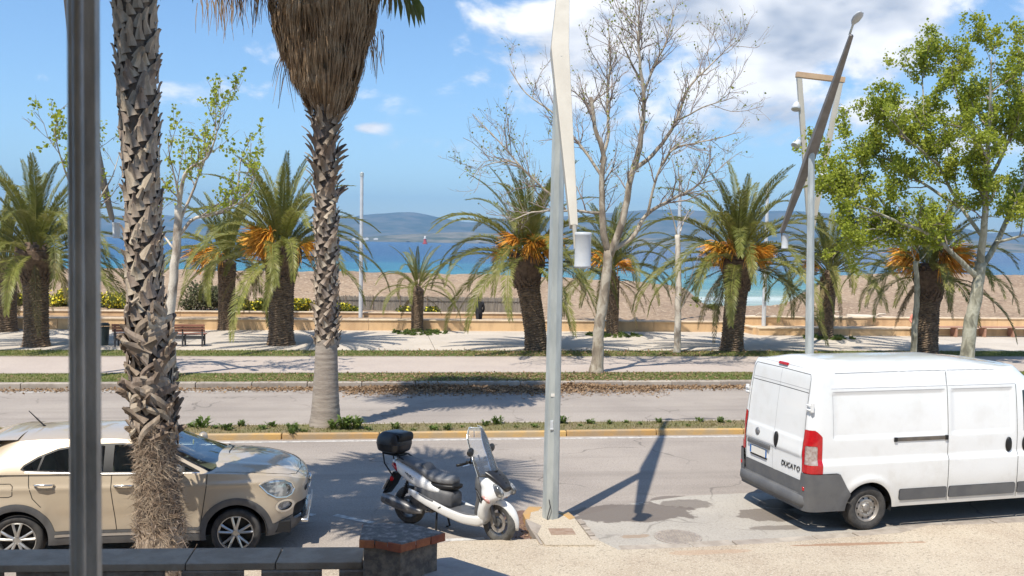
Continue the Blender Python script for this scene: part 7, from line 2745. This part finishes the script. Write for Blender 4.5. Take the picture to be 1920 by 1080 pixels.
rw = np.random.default_rng(77)
WEEDS = [weed_mesh(rw, n, h, s_) for n, h, s_ in ((26, .13, .14), (34, .18, .18), (18, .09, .12), (46, .26, .24))]
for me in WEEDS:
    me.materials.append(M_WEEDG)
spots = [(352, .9), (372, 1.4), (398, 1.0), (424, 1.3), (448, .8), (489, 1.2), (505, 1.0), (551, 1.1), (571, .9), (690, .8), (742, .9), (775, .7), (812, 1.0), (838, .8), (866, .7), (913, 1.0), (935, 1.1), (968, .7), (1002, .8), (1062, 1.0), (1090, .7), (1113, 1.0), (1148, .6), (1182, .8), (1205, .6), (1245, .7), (1290, .7), (1325, .9), (1362, .8), (1378, .7)]
for k, (x, s_) in enumerate(spots):
    v = rw.uniform(19.85, 20.55)
    u = uv_of(at(x, 800, 20.3 + (x - 960) * .0016))[0]
    p = S(u, v, .105)
    o = link('weed', WEEDS[k % 3], None, p, rw.uniform(0, 6.28))
    o.scale = (s_ * 1.1,) * 3
    tag(o, 'small leafy weed growing in the dry soil of the median', 'weed', 'weeds in the median')
for k, (px, s_, lab) in enumerate(((628, .95, 'leafy weed tuft touching the shaggy fan palm foot'), (650, 1.35, 'largest weed clump right of the shaggy fan palm'), (668, 1.25, 'tall weed clump with dark tops beside the largest clump'))):
    p = S(uv_of(at(px, 795, 20.2))[0], 20.1, .105)
    o = link('weed', WEEDS[3], None, p, k * 1.7)
    o.scale = (s_,) * 3
    tag(o, lab, 'weed')
p = S(uv_of(at(550, 812, 19.6))[0], 19.62, .115)
o = link('weed', WEEDS[1], None, p, .4)
o.scale = (.8,) * 3
tag(o, 'weed hanging over the yellow kerb', 'weed')
p = S(uv_of(at(1788, 610, 40))[0], 39.4, .15)
o = link('weed', WEEDS[3], None, p, .4)
o.scale = (2.6, 2.6, 3.4)
tag(o, 'scrubby dark plant beside the wooden seat at right', 'plant')
for px, lab in ((782, 'ring of green weeds round the foot of the smallest date palm'), (1150, 'weeds round the foot of the palm behind the bare plane tree'), (1550, 'weeds round the foot of the palm at the ochre ledge')):
    p = G(px, 625 + (px - 782) * .012, .15)
    b = MB()
    for k in range(60):
        me = WEEDS[k % 3]
        V = np.empty(len(me.vertices) * 3)
        me.vertices.foreach_get('co', V)
        a, r_ = rw.uniform(0, 6.28), .35 + .75 * rw.uniform(0, 1)
        V = V.reshape(-1, 3) * rw.uniform(.7, 1.2) + np.array([r_ * math.cos(a) * 1.15, r_ * math.sin(a) * .9, 0])
        b.add(V, np.array([list(q_.vertices) for q_ in me.polygons]))
    tag(b.build('weed_ring', M_WEEDG, loc=tuple(p)), lab, 'weeds', kind='stuff')


def shrub(px, Y, w, h, m, label, seed, flowers=0, z0=.5, n=1500, leaf=.09):
    rng = np.random.default_rng(seed)
    p = at(px, 588, Y)
    t_ = thing('shrub', label, 'shrub', (p.x, p.y, z0), group='low shrubs on the beach edge')
    C = []
    blobs = [(rng.uniform(-w, w) * .75, rng.uniform(-.35, .35), rng.uniform(.25, .75) * h, rng.uniform(.25, .5) * h) for _ in range(9)]
    for k in range(n):
        bx = blobs[k % 9]
        v = rng.normal(0, 1, 3)
        v /= np.linalg.norm(v)
        v *= bx[3] * rng.uniform(.55, 1.08)
        C.append((bx[0] + v[0] * 1.25, bx[1] + v[1], max(.0, bx[2] + v[2])))
    C = np.array(C)
    V, F = leaf_cloud(C, leaf, rng)
    tag(obj('foliage', V, [F], m, t_), kind='stuff')
    if flowers:
        Cf = C[rng.integers(0, n, int(flowers * 1.5))] + np.array([0, -.04, .05])
        V, F = leaf_cloud(Cf, .11, rng)
        tag(obj('flowers', V, [F], M_YFLOW, t_), kind='stuff')
    b = MB()
    for k in range(7):
        b.tube([(rng.uniform(-.1, .1), 0, -.1), (rng.uniform(-w, w) * .5, rng.uniform(-.2, .2), h * .6)], [.02, .008], 4)
    tag(b.build('stems', M_TWIG, t_), kind='stuff')
    return t_


for k, (px, w, h, fl, lab) in enumerate(((105, .9, .95, 330, 'yellow flowering shrub right beside the thick palm at far left'), (38, .6, .8, 160, 'yellow flowering shrub between the two leftmost palms'), (150, .8, .85, 200, 'yellow flowering shrub behind the grey metal bar'),
                                         (198, .8, .80, 420, 'brightest yellow shrub between grey bar and near palm trunk'), (232, .6, .65, 300, 'small yellow shrub against the near palm trunk'), (470, .7, .65, 130, 'yellowish shrub between slim palm and thick palm'),
                                         (498, .5, .6, 60, 'greenish shrub just left of the thick palm trunk'), (572, .7, .65, 260, 'yellow shrub right of the thick palm trunk'), (640, .6, .6, 170, 'yellow shrub just right of the shaggy fan palm trunk'),
                                         (660, .4, .45, 40, 'small shrub at the foot of the white mast'), (760, .45, .55, 60, 'small flowering shrub left of the smallest palm'), (815, .5, .5, 40, 'small shrub right of the smallest palm'))):
    shrub(px, 47.4, w, h, M_SHRUB, lab, 300 + k, fl, z0=.42 if px < 600 else .30)
shrub(378, 47.0, 1.0, 1.35, M_GREYB, 'tall dull green bush left of the slim rough palm', 330, 0, .4, 2200, .12)
shrub(430, 47.6, .6, .8, M_GREYB, 'dull green bush behind the slim rough palm', 331, 0, .4, 900, .12)
shrub(1305, 60, .7, .5, M_SHRUB, 'green tuft on the seaweed left of the water gap', 332, 0, float(on_beach(1305, 60).z), 500, .10)
shrub(1330, 58, .6, .45, M_SHRUB, 'second green tuft at the edge of the water gap', 333, 0, float(on_beach(1330, 58).z), 400, .10)


# ------------------------------------------------------------------ grass and dead leaves
def grass(name, label, v0, v1, z, n, h, m, seed, u0=-26, u1=32, dens=None):
    rng = np.random.default_rng(seed)
    u, v = rng.uniform(u0, u1, n), rng.uniform(v0, v1, n)
    if dens is not None:
        k = rng.uniform(0, 1, n) < dens(u, v)
        u, v = u[k], v[k]
    n = len(u)
    C, Sn = math.cos(YAW), math.sin(YAW)
    P = np.stack([C * u - Sn * v, Sn * u + C * v, np.full(n, z)], -1)
    a = rng.uniform(0, 6.28, n)
    t = np.stack([np.cos(a), np.sin(a), np.zeros(n)], -1) * rng.uniform(.006, .014, (n, 1))
    tip = P + np.stack([rng.normal(0, .4, n) * h, rng.normal(0, .4, n) * h, rng.uniform(.5, 1.2, n) * h], -1)
    V = np.stack([P - t, P + t, tip], 1).reshape(-1, 3)
    F = np.arange(3 * n).reshape(-1, 3)
    return tag(obj(name, V, [F], m), label, 'grass', kind='stuff')


M_GRASS = leaf_mat('grass_blades', [(.10, .15, .025), (.17, .21, .045), (.28, .25, .09)], .6, .3, .9, .05)
M_GRASSD = leaf_mat('dry_grass_blades', [(.11, .14, .03), (.24, .21, .08), (.36, .28, .14)], .6, .3, .8, .05)
grass('grass', 'short green grass of the strip along the far kerb', 26.6, 28.28, .15, 42000, .05, M_GRASS, 401)
grass('grass', 'short green grass between cycle path and promenade', 32.36, 34.12, .15, 42000, .052, M_GRASS, 402)
grass('grass', 'dry sparse grass of the median', 19.75, 20.6, .105, 15000, .06, M_GRASSD, 403)


def litter(name, label, n, seed, fn, m, size=.05):
    rng = np.random.default_rng(seed)
    u, v, z = fn(rng, n)
    C, Sn = math.cos(YAW), math.sin(YAW)
    P = np.stack([C * u - Sn * v, Sn * u + C * v, z], -1)
    d = rng.normal(0, 1, (len(u), 3)) * np.array([1, 1, .45])
    d /= np.linalg.norm(d, axis=1)[:, None]
    s_ = np.cross(d, rng.normal(0, .4, (len(u), 3)) + np.array([0, 0, 1]))
    s_ /= np.linalg.norm(s_, axis=1)[:, None] + 1e-9
    L = size * rng.uniform(.6, 1.3, (len(u), 1))
    V = np.stack([P, P + d * L * .5 + s_ * L * .4, P + d * L, P + d * L * .5 - s_ * L * .4], 1).reshape(-1, 3)
    return tag(obj(name, V, [np.arange(4 * len(u)).reshape(-1, 4)], m), label, 'leaves', kind='stuff')


M_DEADL = leaf_mat('dead_leaves', [(.17, .105, .06), (.30, .19, .105), (.43, .31, .19)], .8, .2, 5, .05)
uu = lambda px, v: uv_of(at(px, 730, v))[0]


def gutter(rng, n):
    px = np.concatenate([rng.uniform(-40, 700, n // 6), rng.normal(900, 190, n * 4 // 6), rng.uniform(1190, 1420, n // 8), rng.uniform(600, 1230, n // 5)])
    u = (px - 960) / FPX * 26.2 / math.cos(YAW) * 1.0 + 3.7
    spread = np.where((px > 650) & (px < 1240), 1.0, .5)
    v = 26.30 - np.abs(rng.normal(0, .55, len(px))) * spread
    pile = np.exp(-((px - 1085) / 70) ** 2) + .8 * np.exp(-((px - 800) / 110) ** 2)
    z = .008 + np.abs(rng.normal(0, .02, len(px))) + np.maximum(0, .16 * pile * (1 - np.abs(v - 26.0) / .5)) * rng.uniform(.3, 1, len(px))
    return u, v, z


def on_lawn(rng, n):
    px = rng.normal(960, 260, n)
    u = (px - 960) / FPX * 27.2 / math.cos(YAW) + 3.8
    return u, rng.uniform(26.35, 28.2, n), .172 + np.abs(rng.normal(0, .012, n))


def on_lawn2(rng, n):
    px = rng.normal(1080, 300, n)
    return (px - 960) / FPX * 33 / math.cos(YAW) + 4.6, rng.uniform(32.3, 34.2, n), .172 + np.abs(rng.normal(0, .012, n))


litter('dead_leaves', 'drift of brown dead leaves in the far gutter', 12000, 411, gutter, M_DEADL, .075)
litter('dead_leaves', 'brown leaves strewn over the grass strip by the far kerb', 3200, 412, on_lawn, M_DEADL, .07)
litter('dead_leaves', 'brown leaves strewn over the grass by the promenade', 2200, 413, on_lawn2, M_DEADL, .07)
litter('dead_leaves', 'scraps of leaves and grit beside the kerb nib', 260, 414,
       lambda rng, n: (lambda p: (rng.normal(uv_of(p)[0], .20, n), rng.normal(uv_of(p)[1], .32, n), np.full(n, .006) + np.abs(rng.normal(0, .006, n))))(G(987, 992)), M_DEADL, .035)
